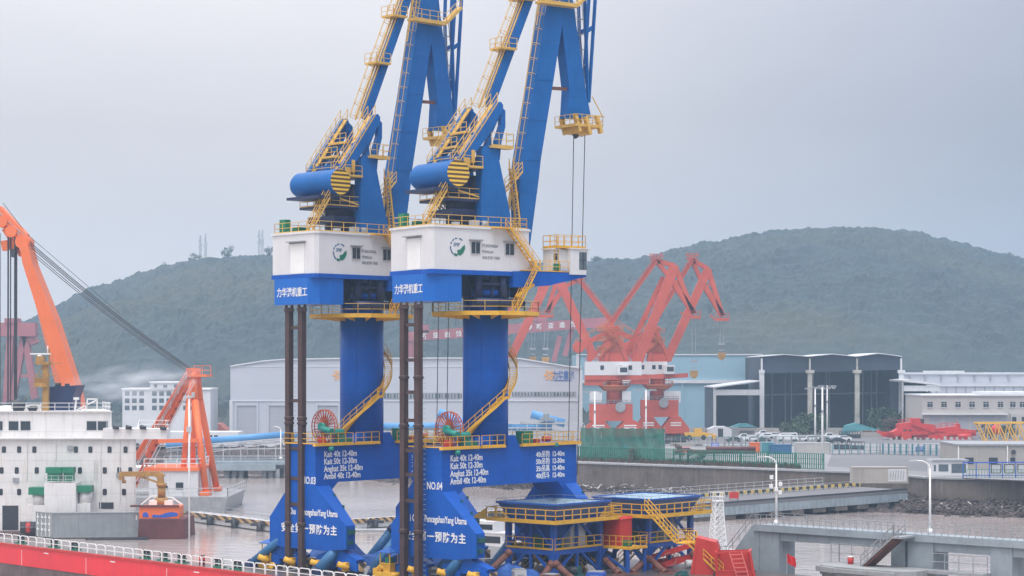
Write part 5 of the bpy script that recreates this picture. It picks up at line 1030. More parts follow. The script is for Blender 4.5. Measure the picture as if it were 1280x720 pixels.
# boom (two tapering plate girders, leaning toward the picture's left)
foot = Vector((fx(112), 0, fz(620))); tip = Vector((fx(20), -6, fz(296)))
m = MB(); k0 = Vector((fx(96), 0, fz(505)))
BP = [(86, 500), (120, 505), (113, 520), (72, 505), (30, 340), (21, 312), (22, 300), (40, 305), (44, 322)]
st_ = [(300, 23, 27, 37), (330, 28, 32, 44), (400, 45, 54, 72), (480, 65, 80, 98), (540, 80, 95, 111), (620, 97, 108, 117)]      # height, far-left edge, fold, right edge
for (p0, l0, f0_, r0_), (p1, l1, f1_, r1_) in zip(st_, st_[1:]):
    A4 = [(fx(l0), 2.6, fz(p0)), (fx(f0_), -2.4, fz(p0)), (fx(r0_), -2.4, fz(p0)), (fx(r0_), 2.6, fz(p0))]; B4 = [(fx(l1), 2.6, fz(p1)), (fx(f1_), -2.4, fz(p1)), (fx(r1_), -2.4, fz(p1)), (fx(r1_), 2.6, fz(p1))]
    m.add(A4 + B4, [(0, 1, 5, 4), (1, 2, 6, 5), (2, 3, 7, 6), (3, 0, 4, 7), (3, 2, 1, 0), (4, 5, 6, 7)])
boom = m.build('boom', M['orange'], fc)
m = MB(); m.prism([(fx(a), fz(b_)) for a, b_ in ((24, 300), (-2, 268), (-6, 256), (2, 258), (34, 292), (40, 306))], -1.6, 1.6)
m.bar((fx(12), 0, fz(300)), (fx(14), 0, fz(312)), 3.0, 1.6); m.tube((fx(31), -2.2, fz(303)), (fx(31), 2.2, fz(303)), 1.3, n=16); m.tube((fx(17), -2.2, fz(290)), (fx(17), 2.2, fz(290)), 1.1, n=16); m.tube((fx(5), -2.2, fz(278)), (fx(5), 2.2, fz(278)), 1.1, n=16)
m.bar((fx(5), 0, fz(286)), (fx(22), 0, fz(312)), .8); m.bar((fx(22), 0, fz(312)), (fx(26), 0, fz(320)), 1.0, .5)
m.build('boom_head', M['orange'], boom)
m = MB(); m.rail([(fx(-4), -1.7, fz(268)), (fx(10), -1.7, fz(285)), (fx(34), -1.7, fz(305))], 1.5, 1.4, t=.1, toe=0); m.build('head_railing', M['lgrey'], boom)
m = MB()
for i, (dy, r_) in enumerate(((0, .09), (3.5, .085), (7, .085), (12, .07), (16, .07))):
    pr = None
    for k in range(13):
        t_ = k / 12; x = fx(36) + (hd[0] - fx(36)) * t_; z = fz(300 + dy) + (fz(461 + dy * .65) - fz(300 + dy)) * t_ - .8 * math.sin(math.pi * t_); q = Vector((x, -1.5 + i * .8, z))
        if pr: m.tube(pr, q, r_, n=5)
        pr = q
m.tube((fx(36), 0, fz(296)), (fx(4), 0, fz(254)), .06, n=5); m.tube((fx(150), 0, fz(392)), (fx(28), 0, fz(288)), .05, n=5)
m.build('luffing_rope', M['rope'], fc)
m = MB()
for px, w_ in ((2.5, .06), (12, .16), (15, .12), (20.5, .18), (22.5, .14)): m.tube((fx(px), -1, fz(292)), (fx(px - .5), -1, fz(610)), w_, n=6)
m.bar((fx(19), -1, fz(312)), (fx(19), -1, fz(322)), .7, 1.0)
m.build('hoist_rope', M['rope'], fc)
wl_ = thing('lamp_mast', 'slim white lamp mast in front of the orange A-frame', 'lamp mast', (X_(236.5, 300), 300, 0)); m = MB(); m.tube((0, 0, 0), (0, 0, Z_(497, 300)), .13, n=8); m.build('pole', M['paint'], wl_)
m = MB(); z = Z_(497, 300); m.bx(-.8, .8, -.2, .2, z, z + .3); m.bx(-.9, -.5, -.3, .3, z - .5, z); m.bx(.4, .8, -.3, .3, z + .3, z + .8); m.bx(-.35, .35, -.3, .3, Z_(540, 300), Z_(533, 300)); m.build('lamp_head', M['lgrey'], wl_)
# ================================================================ APPROACH BRIDGE, RIGHT
def bridge_thing(): pass
ab = thing('approach_bridge', 'long concrete approach bridge with striped kerb rising to the quay at the right', 'bridge', (X_(1000, 325), 325, 0))
o = ab.location.copy(); a = G(868, 632.5, 2.7) - o; b_ = G(1134, 612.5, 3.6) - o
d = (b_ - a).normalized(); nr = Vector((-d.y, d.x, 0)); nr = nr if nr.x < 0 else -nr       # toward the far side
far_ = nr * 22.4
m = MB(); m.bar(a + far_ / 2 - Vector((0, 0, .25)), b_ + far_ / 2 - Vector((0, 0, .25)), 22.4, .5); m.build('deck', M['road'], ab)
m = MB(); L = (b_ - a).length; k = 13
for off in (.3, 11, 22): m.bar(a + nr * off - Vector((0, 0, 1.25)), b_ + nr * off - Vector((0, 0, 1.25)), .5, 1.5)
for i in range(46): c_ = a.lerp(b_, i / 45); m.bar(c_ - nr * .02 - Vector((0, 0, .6)), c_ - nr * .02 - Vector((0, 0, 1.95)), .12, .12)
m.build('girder', M['walkcon'], ab)
for i in range(9):
    c_ = a.lerp(b_, (i + .5) / 9.6); m = MB(); m.bar(c_ + nr * .2 - Vector((0, 0, 2.4)), c_ + nr * 22 - Vector((0, 0, 2.4)), 3.0, .8)
    for t_ in (1.5, 12, 22): q = c_ + nr * t_; m.tube((q.x, q.y, -2), (q.x, q.y, q.z - 2.9), .5, n=12)
    m.build('pier', M['quay'], ab)
m = MB(); m.bar(a + nr * .2 + Vector((0, 0, .15)), b_ + nr * .2 + Vector((0, 0, .15)), .3, .35); m.build('near_kerb', M['dark'], ab)
m = MB(); m.bar(a + nr * 12 + Vector((0, 0, .55)), b_ + nr * 12 + Vector((0, 0, .55)), .2, .5)
for i in range(70): c_ = a.lerp(b_, i / 69) + nr * 12; m.bar(c_, c_ + Vector((0, 0, .6)), .12)
m.build('hazard_rail', stripes('yellow_kerb_stripes', (.62, .45, .12), (.05, .05, .05), .9, (.86, .50, 0)), ab)
m = MB(); m.rail([a + nr * 22, b_ + nr * 22], 1.3, 2.2, t=.07, toe=0); m.rail([a + nr * 12.2, b_ + nr * 12.2], 1.1, 2.6, t=.05, toe=0); m.build('railing', M['lgrey'], ab)
# link from the second hopper side
bx_ = thing('barrier_box', 'small red barrier box on the approach bridge', 'barrier', (a.lerp(b_, .26) + nr * 5 + o).to_tuple()); m = MB(); m.bx(-.8, .8, -.3, .3, .3, 1.4); m.build('panel', M['redm'], bx_); m = MB(); m.bar((-.7, 0, 0), (-.7, 0, .3), .1); m.bar((.7, 0, 0), (.7, 0, .3), .1); m.build('leg', M['dark'], bx_)

# ================================================================ CONCRETE WALKWAY, FRONT RIGHT
wk = thing('concrete_walkway', 'grey concrete jetty walkway on piers with railings at the lower right', 'walkway', (26.7, 211, 0))
WD = Vector((.742, -.670, 0)); WN = Vector((.670, .742, 0)); DZ = 9.3
def TW(v): return WD * v.x + WN * v.y + Vector((0, 0, v.z))
m = MB(TW); m.bx(-1.2, 46, 0, 3.2, DZ - .35, DZ); m.bx(-1.2, 46, -.18, 0, DZ - .6, DZ + .12); m.build('deck', M['walkcon'], wk)
m = MB(TW); m.bx(-.2, 15.6, .25, .85, DZ - 1.5, DZ - .35); m.bx(-.2, 15.6, 2.3, 2.9, DZ - 1.5, DZ - .35); m.bx(20.2, 46, .25, .85, DZ - 1.5, DZ - .35); m.bx(20.2, 46, 2.3, 2.9, DZ - 1.5, DZ - .35)
for x in (5, 10.5, 24, 30): m.bx(x, x + .06, .235, .25, DZ - 1.5, DZ - .35)
m.build('girder', M['walkcon'], wk)
for x0, x1 in ((-.6, 1.8), (15.4, 17.0), (17.3, 20.2), (26.5, 28.8)):
    m = MB(TW); m.bx(x0, x1, .1, 3.1, -2, DZ - .36); m.build('pier', M['walkcon'], wk)
m = MB(TW); m.prism([(-4.6, 5.6), (-4.6, -2), (-.65, -2), (-.65, DZ - .05), (-1.6, DZ - .05)], .1, 3.1); m.build('stair_abutment', M['walkcon'], wk)
m = MB(TW); m.rail([(-1.2, .05, DZ), (15.8, .05, DZ)], 1.15, .75, t=.06, toe=0, mid=1); m.rail([(18.2, .05, DZ), (45, .05, DZ)], 1.15, .75, t=.06, toe=0, mid=1); m.rail([(-1.2, 3.1, DZ), (45, 3.1, DZ)], 1.15, 1.5, t=.05, toe=0, mid=2)
m.rail([(-5.0, .1, 5.6), (-1.6, .1, DZ), (-1.0, .1, DZ)], 1.15, 1.2, t=.06, toe=0); m.rail([(-8.0, .1, 5.6), (-5.0, .1, 5.6)], 1.15, 1.2, t=.06, toe=0); m.bx(-8.4, -4.6, .1, 3.0, 5.3, 5.6)
m.build('railing', M['grey'], wk)
m = MB(TW); m.stair((13.6, -1.6, 6.1), (17.4, -1.6, DZ), 2.2, rail=False); m.rail([(13.6, -2.7, 6.1), (17.4, -2.7, DZ), (17.9, -2.7, DZ)], 1.1, 1.0, t=.08, toe=0); m.rail([(13.6, -.5, 6.1), (17.4, -.5, DZ)], 1.1, 1.0, t=.08, toe=0); m.bx(17.2, 18.3, -2.8, -.2, DZ - .2, DZ); m.build('stair', M['grey'], wk)
m = MB(TW); [m.bx(13.5 + i * .32, 13.85 + i * .32, -2.6, -.6, 6.0 + i * .28, 6.2 + i * .28) for i in range(12)]; m.add([(13.6, -2.6, 5.9), (17.3, -2.6, 9.1), (17.3, -.6, 9.1), (13.6, -.6, 5.9), (13.6, -2.6, 5.7), (17.3, -2.6, 8.9), (17.3, -.6, 8.9), (13.6, -.6, 5.7)], [(0, 1, 2, 3), (7, 6, 5, 4), (0, 4, 5, 1), (2, 6, 7, 3)]); m.build('stair_treads', M['rust'], wk)
m = MB(TW); pp = [(8.4, -2.0), (9.6, -4.0), (12, -4.8), (19, -4.8), (20.5, -3.6), (20.5, -.2), (9.5, -.2)]; m.prism(pp, 5.2, 6.1, 'z'); m.prism([(x * .98 + .3, y * .95) for x, y in pp], -2, 5.2, 'z'); m.bar((8.3, -2.1, 5.75), (9.5, -4.15, 5.75), .5, .5); m.bar((9.5, -4.15, 5.75), (12, -5.0, 5.75), .5, .5); m.bar((12, -5.0, 5.75), (19, -5.0, 5.75), .4, .4); m.build('fender_platform', M['concrete'], wk)
m = MB(TW); m.rail([(9.0, -1.0, 6.1), (9.6, -.4, 6.1), (12.6, -.4, 6.1)], 1.9, 1.6, t=.07, toe=0); m.rail([(20.3, -.5, 6.1), (26.5, -.5, 6.1)], 1.6, 1.6, t=.07, toe=0); m.bx(20.5, 26.6, -1.6, .05, 5.8, 6.1); m.build('fender_railing', M['grey'], wk)
bn = thing('litter_bin', 'small red and white bin on the fender platform by the stair foot', 'bin', (wk.location + TW(Vector((11.6, -1.4, 6.1)))).to_tuple()); m = MB(); m.tube((0, 0, 0), (0, 0, .7), .28, .33, n=12); m.build('bin_body', M['redm'], bn); m = MB(); m.tube((0, 0, .7), (0, 0, .8), .35, n=12); m.build('lid', M['paint'], bn)
fl = thing('red_flag', 'small red flag on a thin pole in front of the jetty', 'flag', (X_(983.5, 205), 205, 4.0)); m = MB(); m.tube((0, 0, -4.5), (0, 0, 2.9), .03, n=6); m.build('pole', M['lgrey'], fl)
m = MB(); vs = [(x * .115 + .05 * math.sin(z * 1.3), .16 * math.sin(x * 1.1 + .5 * z), 1.85 + z * .25 - .012 * x * x * .6 + .05 * math.sin(x * 1.1)) for z in range(5) for x in range(9)]; m.add(vs, [(j * 9 + i, j * 9 + i + 1, (j + 1) * 9 + i + 1, (j + 1) * 9 + i) for j in range(4) for i in range(8)]); m.build('cloth', M['flag'], fl)

# street lamps with curved arm
def lamp(label, base, h, armdir, r0=.14, gear=False):
    r_ = thing('street_lamp', label, 'street lamp', Vector(base).to_tuple(), 0, 'single arm street lamps'); k = h / 9.0
    m = MB(); m.tube((0, 0, 0), (0, 0, h * .9), r0, r0 * .6, n=10); pr = Vector((0, 0, h * .9))
    for i in range(1, 7): a_ = i / 6 * 1.35; q = Vector((armdir * 1.5 * k * (1 - math.cos(a_)), 0, h * .9 + 1.0 * k * math.sin(a_))); m.tube(pr, q, r0 * .5, n=8); pr = q
    q = pr + Vector((armdir * .5 * k, 0, 0)); m.tube(pr, q, r0 * .45, n=8); m.tube((0, 0, 0), (0, 0, .5), r0 * 1.8, n=10); m.build('pole', M['paint'], r_)
    m = MB(); m.prism([(q.x - .05, q.z - .05), (q.x + armdir * .9 * k, q.z - .08), (q.x + armdir * .9 * k, q.z + .05), (q.x, q.z + .1)], -.18 * k, .18 * k); m.build('lamp_head', M['lgrey'], r_)
    if gear: m = MB(); [m.bx(x, x + .35, -.3, .1, z, z + .42) for x, z in ((-.75, h * .55), (.25, h * .58), (-.7, h * .68), (.2, h * .46), (-.2, h * .5))]; m.build('camera_box', M['paint'], r_)
    return r_
lamp('tall white street lamp with camera boxes on the left end of the jetty walkway', wk.location + TW(Vector((.6, 1.4, DZ))), 7.2, -1, gear=True)
lamp('tall white street lamp standing near the jetty stair, right of the picture', wk.location + TW(Vector((18.4, 2.6, DZ))), 7.3, -1)
lamp('white street lamp with hooked arm on the conveyor jetty', (X_(351, 470), 470, Z_(574, 470)), 7.6, -1, r0=.2)

# ================================================================ CONVEYOR JETTY (left background)
cj = thing('conveyor_jetty', 'raised jetty with white railings on concrete pile groups under a blue conveyor', 'jetty', (X_(300, 470), 470, 0)); o = cj.location.copy()
jx = lambda px, Y=470: X_(px, Y) - o.x; jz = lambda py, Y=470: Z_(py, Y)
m = MB(); m.bx(jx(205), jx(560), 0, 9, jz(581), jz(577)); m.bx(jx(205), jx(560), 2, 8, jz(586), jz(581)); m.bx(jx(265), jx(345), -1, 3, jz(588), jz(580)); m.build('deck', M['walkcon'], cj)
for px in (283, 292, 301, 330, 338, 346, 395, 405, 440, 450, 240, 231):
    m = MB(); [m.tube((jx(px) + dx, y, -2), (jx(px) + dx, y, jz(586)), .65, n=10) for dx, y in ((0, 1), (.3, 6))]; m.build('pile', M['concrete'], cj)
m = MB(); m.rail([(jx(205), .1, jz(577)), (jx(560), .1, jz(577))], 1.3, 3.2, t=.12, toe=0)
for px in range(210, 560, 22): m.bar((jx(px), 4, jz(577)), (jx(px), 4, jz(556)), .22); m.bar((jx(px + 6), 7, jz(577)), (jx(px + 6), 7, jz(556)), .16)
m.bar((jx(205), 4, jz(563)), (jx(560), 4, jz(559)), .25, .3); m.bar((jx(255), 0, jz(566)), (jx(352), 0, jz(553)), .18); m.bar((jx(352), 0, jz(553)), (jx(560), 0, jz(553)), .18); m.build('railing', M['lgrey'], cj)
m = MB()
for i in range(60): x = jx(205) + i * 1.15; m.bar((x, 5.2, jz(577)), (x + 1.1, 5.2, jz(566 - (i % 3))), .12)
m.bx(jx(205), jx(560), 6.5, 7.0, jz(577), jz(571)); m.build('cable_rack', M['grey'], cj)
def conv(label, pts, r_, name='conveyor'):
    t_ = thing(name, label, 'conveyor', pts[0].to_tuple(), 0, 'blue covered conveyors'); o_ = pts[0]
    m = MB()
    for a, b_ in zip(pts, pts[1:]): m.tube(a - o_, b_ - o_, r_, n=14)
    m.build('cover', M['pipeblue'], t_)
    m = MB()
    for a, b_ in zip(pts, pts[1:]):
        a, b_ = a - o_, b_ - o_; dz = Vector((0, 0, r_ * 1.9)); m.bar(a - dz * .45, b_ - dz * .45, r_ * 2.4, .2); m.bar(a - dz, b_ - dz, .25, .2); n_ = max(2, int((b_ - a).length / 4))
        for i in range(n_): p0, p1 = a.lerp(b_, i / n_), a.lerp(b_, (i + 1) / n_); m.bar(p0 - dz * .45, p1 - dz, .12); m.bar(p1 - dz * .45, p1 - dz, .12)
    m.build('truss', M['lgrey'], t_)
    m = MB()
    for a, b_ in zip(pts, pts[1:]):
        n_ = max(1, int((b_ - a).length / 18))
        for i in range(n_ + 1):
            q = a.lerp(b_, i / n_) - o_; zb = 6.2 - o_.z
            if q.z - r_ * 1.9 - zb > .5:
                for s_ in (-1, 1): m.bar(q + Vector((0, s_ * .8, -r_ * 1.9)), Vector((q.x, q.y + s_ * 1.2, zb)), .25)
    m.build('support', M['lgrey'], t_)
conv('long pale blue covered conveyor rising along the jetty at the left', [P(208, 556, 474), P(262, 551, 474), P(352, 544, 474), P(372, 544, 474)], .85)
conv('pale blue covered conveyor running level in front of the white shed', [P(430, 547, 500), P(480, 534, 505), P(574, 533.5, 505), P(640, 534, 505), P(690, 533, 505)], 1.1)
conv('short blue conveyor inclined up to the left behind the NO.04 crane', [P(600, 538, 515), P(548, 516, 515)], 1.3)
conv('short blue conveyor inclined over the pipe rack near the white shed', [P(706, 530, 520), P(664, 518, 520)], 1.2)
pr_ = thing('pipe_rack', 'dense grey steel pipe rack in front of the white shed right of the crane column', 'pipe rack', P(680, 552, 500).to_tuple()); m = MB(); random.seed(11)
for i in range(9):
    for j in range(3):
        x = -9 + i * 2.4; m.bar((x, j * 2, -1), (x, j * 2, 5.6 - .5 * abs(i - 5)), .16)
for z in (1, 2.2, 3.4, 4.5):
    for y in (0, 2, 4): m.bar((-10, y, z), (10, y, z), .18)
for i in range(16): x = -9 + i * 1.15; m.bar((x, 0, 1), (x + 1.1, 0, 2.2 if i % 2 else 3.4), .1)
m.build('frame', M['lgrey'], pr_); m = MB(); m.bx(-1.0, 2.4, 0, 3, 5.2, 6.0); m.bx(-.2, 1.4, 0, 3, 6.0, 7.0); m.tube((-6, 1, 4.6), (6, 1, 4.6), .35); m.build('platform_house', M['contg'], pr_)

# ================================================================ BUILDINGS
def wbox(m, pa, pb, ya, yb, Y, dep, o): m.bx(X_(pa, Y) - o.x, X_(pb, Y) - o.x, 0, dep, Z_(yb, Y), Z_(ya, Y))
# white shed
SY = 566.0
sh = thing('white_shed', 'long low white shed with grey shutter doors and window strip behind the blue cranes', 'shed', (X_(500, SY), SY, 0)); o = sh.location.copy(); sx = lambda p: X_(p, SY) - o.x; szz = lambda p: Z_(p, SY)
rl = [(288, 458), (330, 451.5), (357, 449.5), (420, 448.5), (560, 448), (650, 448.5), (726, 461)]
m = MB(); m.prism([(sx(288), 5.9)] + [(sx(a), szz(b_)) for a, b_ in rl] + [(sx(726), 5.9)], 0, 60); m.build('wall', M['shed'], sh)
m = MB()
for (a, b_), (c_, d_) in zip(rl, rl[1:]): m.bar((sx(a), -.2, szz(b_) + .1), (sx(c_), -.2, szz(d_) + .1), .5, .35)
m.bx(sx(287), sx(727), -.25, 0, szz(501.5), szz(500.5)); m.bx(sx(288), sx(727), -.12, 0, szz(458.5), szz(457.5)); m.bx(sx(287), sx(291), -.3, 0, 6, szz(501)); m.bx(sx(724), sx(728), -.3, .5, 6, szz(462)); m.build('trim', M['roofw'], sh)
for a, b_ in ((295, 322), (335, 362), (396, 424), (438, 466)):
    m = MB(); m.bx(sx(a), sx(b_), -.08, 0, 6, szz(507)); dd = m.build('shutter_door', M['shed2'], sh); m = MB(); [m.bx(sx(x) - .25, sx(x) + .25, -.4, 0, 6, szz(503)) for x in (a, b_)]; m.bx(sx(a), sx(b_), -.35, 0, szz(507), szz(505)); m.build('door_frame', M['shed'], dd)
m = MB(); m.bx(sx(480), sx(576), -.1, 0, szz(499), szz(491)); m.bx(sx(640), sx(720), -.1, 0, szz(496), szz(489.5)); m.build('window_strip', M['grey'], sh)
m = MB(); random.seed(5)
for i in range(60):
    x = 480 + i * 4
    if 576 < x < 640: continue
    if x < 717: m.bx(sx(x), sx(x + random.choice((1.2, 2.6))), -.14, -.1, szz(498 if x < 600 else 495), szz(492 if x < 600 else 490.5))
m.build('window_pane', M['glasslt'], sh)
text(sh, '力华重能', 2.5, (sx(690.5), -.15, szz(473)), (1, 0, 0), (0, 0, 1), M['logodb'], 'lettering', .62, bold=.06)
m = MB(); m.bx(sx(692), sx(714), -.15, 0, szz(476), szz(475)); m.build('lettering_underline', M['logodb'], sh)
for cx in (687, 425 - 2):
    m = MB()
    for k in range(6): a_ = k * math.pi / 3; m.prism([(sx(cx) + 1.7 * math.cos(a_ + q), szz(469) + 1.7 * math.sin(a_ + q) * .9) for q in (-.25, .25)] + [(sx(cx) + .45 * math.cos(a_ + q), szz(469) + .45 * math.sin(a_ + q)) for q in (.5, -.5)], -.16, 0)
    m.build('emblem', M['logoor'], sh)
# pale blue warehouse
m = MB(); BY = 664; bw = thing('blue_warehouse', 'large pale blue warehouse behind the red port cranes', 'warehouse', (X_(850, BY), BY, 0)); o = bw.location.copy(); bx2 = lambda p: X_(p, BY) - o.x; bz2 = lambda p: Z_(p, BY)
m.bx(bx2(722), bx2(952), 0, 60, 5.9, bz2(443)); m.build('wall', M['bluecl'], bw)
m = MB(); m.bx(bx2(721), bx2(953), -.4, 1, bz2(444), bz2(442.5)); m.bx(bx2(722), bx2(952), -.8, 0, bz2(479), bz2(475)); m.bx(bx2(720), bx2(724), -.3, 0, 6, bz2(443)); m.build('trim', M['roofw'], bw)
m = MB(); [m.bx(bx2(p), bx2(p) + .6, -.5, 0, 6, bz2(478)) for p in (770, 812, 852, 884, 887)]; m.build('downpipe', M['bluecl'], bw)
# black open hangar (three bays) and its small neighbour
HY = 620; hg = thing('open_hangar', 'huge dark open-fronted hangar with white edged roof and pale columns', 'hangar', (X_(1040, HY), HY, 0)); o = hg.location.copy(); hx = lambda p: X_(p, HY) - o.x; hz_ = lambda p: Z_(p, HY)
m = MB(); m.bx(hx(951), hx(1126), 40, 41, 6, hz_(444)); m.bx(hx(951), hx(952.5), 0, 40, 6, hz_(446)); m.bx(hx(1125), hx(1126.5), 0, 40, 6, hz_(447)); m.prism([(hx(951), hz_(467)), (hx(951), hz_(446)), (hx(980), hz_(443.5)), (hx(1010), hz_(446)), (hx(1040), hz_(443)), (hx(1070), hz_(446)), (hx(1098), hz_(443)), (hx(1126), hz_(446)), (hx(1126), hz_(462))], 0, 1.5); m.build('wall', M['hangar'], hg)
m = MB(); rr = [(951, 446), (980, 443.5), (1010, 446), (1040, 443), (1070, 446), (1098, 442), (1127, 446)]
for (a, b_), (c_, d_) in zip(rr, rr[1:]): m.prism([(hx(a), hz_(b_)), (hx(c_), hz_(d_)), (hx(c_), hz_(d_ - .9)), (hx(a), hz_(b_ - .9))], -1, 41)
m.build('roof', M['roofw'], hg)
for p_, w_ in ((952, 1.6), (1012, 2.6), (1071, 2.6), (1126, 2.2)):
    m = MB(); m.bx(hx(p_) - .7, hx(p_) + .7, -1.0, .2, 6, hz_(464)); m.bx(hx(p_) - .25, hx(p_) + .25, -.8, .2, hz_(464), hz_(448)); m.bx(hx(p_) - w_ / 2, hx(p_) + w_ / 2, -1.3, .3, hz_(466.5), hz_(462.5)); m.build('column', M['mossy'] if p_ in (1012, 1071) else M['roofw'], hg)
m = MB(); random.seed(4); [m.bx(hx(p_), hx(p_) + .35, 20, 20.5, 6, hz_(450 + random.random() * 8)) for p_ in (930 + 30, 975, 992, 1000, 1028, 1045, 1049, 1085, 1092, 1103, 1110)]; m.bar((hx(952), 22, hz_(495)), (hx(1125), 22, hz_(492)), .5); m.build('inner_steelwork', M['grey'], hg)
sh2 = thing('small_hangar', 'smaller dark hangar with pale green fascia left of the huge one', 'hangar', (X_(922, 610), 610, 0)); o = sh2.location.copy(); hx2 = lambda p: X_(p, 610) - o.x; hz2 = lambda p: Z_(p, 610)
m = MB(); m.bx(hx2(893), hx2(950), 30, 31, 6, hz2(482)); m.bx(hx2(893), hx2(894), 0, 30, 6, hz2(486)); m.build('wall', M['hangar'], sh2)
m = MB(); m.prism([(hx2(892), hz2(485)), (hx2(950), hz2(477)), (hx2(950), hz2(475.6)), (hx2(892), hz2(483.5))], -1, 31); m.bx(hx2(892), hx2(895), -.5, 1, 6, hz2(484)); m.build('roof', M['lgrey'], sh2); m = MB(); m.bx(hx2(894), hx2(949.5), -.3, .3, hz2(494), hz2(487)); m.build('fascia', M['lgrey'], sh2)
# sheds at right
rs = thing('long_grey_shed', 'long pale grey shed with skylight boxes right of the dark hangar', 'shed', (X_(1230, 700), 700, 0)); o = rs.location.copy(); rx = lambda p: X_(p, 700) - o.x; rz_ = lambda p: Z_(p, 700)
m = MB(); m.bx(rx(1128), rx(1400), 0, 30, 6, rz_(482)); m.bx(rx(1134), rx(1400), 6, 50, 6, rz_(467)); m.build('wall', M['shed'], rs)
m = MB(); m.bx(rx(1134), rx(1400), 5.5, 6, rz_(468), rz_(465.5)); m.bx(rx(1128), rx(1400), -.4, 0, rz_(483), rz_(481)); m.bx(rx(1164), rx(1212), 8, 14, rz_(466), rz_(463.5)); m.build('roof_trim', M['roofw'], rs)
m = MB(); [m.bx(rx(p) - .3, rx(p) + .3, 5.4, 6, rz_(476), rz_(468)) for p in (1141, 1161, 1181, 1202, 1223, 1243, 1266)]; m.build('vent', M['grey'], rs)
m = MB(); [m.bx(rx(p) - .2, rx(p) + .2, -.2, 0, 6, rz_(483)) for p in range(1135, 1290, 12)]; m.build('downpipe', M['grey'], rs)
sc3 = thing('side_hangar', 'narrow dark hangar with pale fascia between the huge hangar and the office block', 'hangar', (X_(1150, 600), 600, 0)); o = sc3.location.copy(); tx = lambda p: X_(p, 600) - o.x; tz = lambda p: Z_(p, 600)
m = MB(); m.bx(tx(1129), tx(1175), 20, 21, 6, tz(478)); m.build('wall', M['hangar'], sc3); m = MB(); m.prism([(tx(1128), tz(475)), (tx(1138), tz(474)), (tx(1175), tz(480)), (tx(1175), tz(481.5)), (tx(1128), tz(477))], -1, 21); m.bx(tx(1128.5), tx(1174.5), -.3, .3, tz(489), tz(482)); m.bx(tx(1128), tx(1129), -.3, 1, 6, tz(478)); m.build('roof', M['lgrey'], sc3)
OY = 575; of = thing('office_block', 'two storey beige building with a row of square windows and grey shutters below', 'building', (X_(1220, OY), OY, 0)); o = of.location.copy(); ox = lambda p: X_(p, OY) - o.x; oz = lambda p: Z_(p, OY)
m = MB(); m.bx(ox(1153), ox(1380), 0, 25, 5.9, oz(494)); m.bx(ox(1262), ox(1380), -1.6, 0, 5.9, oz(517)); m.build('wall', M['office'], of)
m = MB(); m.bx(ox(1152), ox(1381), -.4, 25.4, oz(495), oz(493.3)); m.bx(ox(1152), ox(1258), -1.2, 0, oz(518.5), oz(517)); m.bx(ox(1235), ox(1300), 4, 20, oz(493), oz(490)); m.build('roof', M['roofw'], of)
for p in (1162.5, 1180, 1197.5, 1215, 1232.5, 1250.5, 1266, 1278, 1292):
    m = MB(); m.bx(ox(p) - .75, ox(p) + .75, -.08, .1, oz(509), oz(502.3)); w_ = m.build('window', M['glass'], of); m = MB(); m.bar((ox(p), -.1, oz(509)), (ox(p), -.1, oz(502.3)), .08); m.bar((ox(p) - .75, -.1, oz(504.5)), (ox(p) + .75, -.1, oz(504.5)), .08); m.bx(ox(p) - .9, ox(p) + .9, -.2, 0, oz(509.8), oz(509)); m.build('window_frame', M['lgrey'], w_)
for p in (1162, 1181, 1197, 1214, 1230, 1247): m = MB(); m.bx(ox(p), ox(p + 14), -.06, .1, 6, oz(520)); m.build('shutter', M['shed2'], of)
m = MB(); [m.bx(ox(p) - .6, ox(p) + .6, -1.7, -1.5, oz(530), oz(521)) for p in (1266, 1278)]; m.build('door', M['glass'], of)
# three storey white block, left
VY = 560; vb = thing('white_office', 'three storey white building with regular windows behind the orange A-frame', 'building', (X_(208, VY), VY, 0)); o = vb.location.copy(); vx = lambda p: X_(p, VY) - o.x; vz = lambda p: Z_(p, VY)
m = MB(); m.bx(vx(153), vx(263), 0, 14, 5.9, vz(486)); m.bx(vx(188), vx(226), -.5, 12, vz(486), vz(478)); m.build('wall', M['roofw'], vb)
m = MB(); m.bx(vx(152), vx(264), -.4, 14, vz(487), vz(485.3)); m.bx(vx(187), vx(227), -.9, 12.5, vz(478.6), vz(477)); m.build('roof', M['paint'], vb)
for r_ in (491.5, 500.5, 509.5):
    for p in list(range(159, 186, 9)) + list(range(193, 225, 9)) + [232, 241, 250]:
        m = MB(); m.bx(vx(p) - .65, vx(p) + .65, -.08, .1, vz(r_ + 3), vz(r_ - 2.5)); m.build('window', M['glasslt'], vb)
m = MB(); m.cyl((vx(207), 0), .01, 0, .01, 8); m = MB(); m.bx(vx(204.5), vx(209.5), -.6, -.45, vz(484.5), vz(481)); m.bx(vx(193), vx(197), -.6, -.45, vz(484.5), vz(480.5)); m.bx(vx(218), vx(222), -.6, -.45, vz(484.5), vz(480.5)); m.build('attic_window', M['glasslt'], vb)
lb_ = thing('low_white_building', 'low white flat building with small square windows left of the white shed', 'building', (X_(255, 520), 520, 0)); o = lb_.location.copy()
m = MB(); m.bx(X_(205, 520) - o.x, X_(298, 520) - o.x, 0, 10, 5.9, Z_(540, 520)); m.build('wall', M['roofw'], lb_); m = MB(); [m.bx(X_(p, 520) - o.x - .5, X_(p, 520) - o.x + .5, -.05, .1, Z_(549, 520), Z_(544, 520)) for p in (263, 270, 245)]; m.build('window', M['glass'], lb_)
rh = thing('red_roof_house', 'small house with a red tiled roof between the white building and shed', 'house', (X_(269, 590), 590, 0)); o = rh.location.copy()
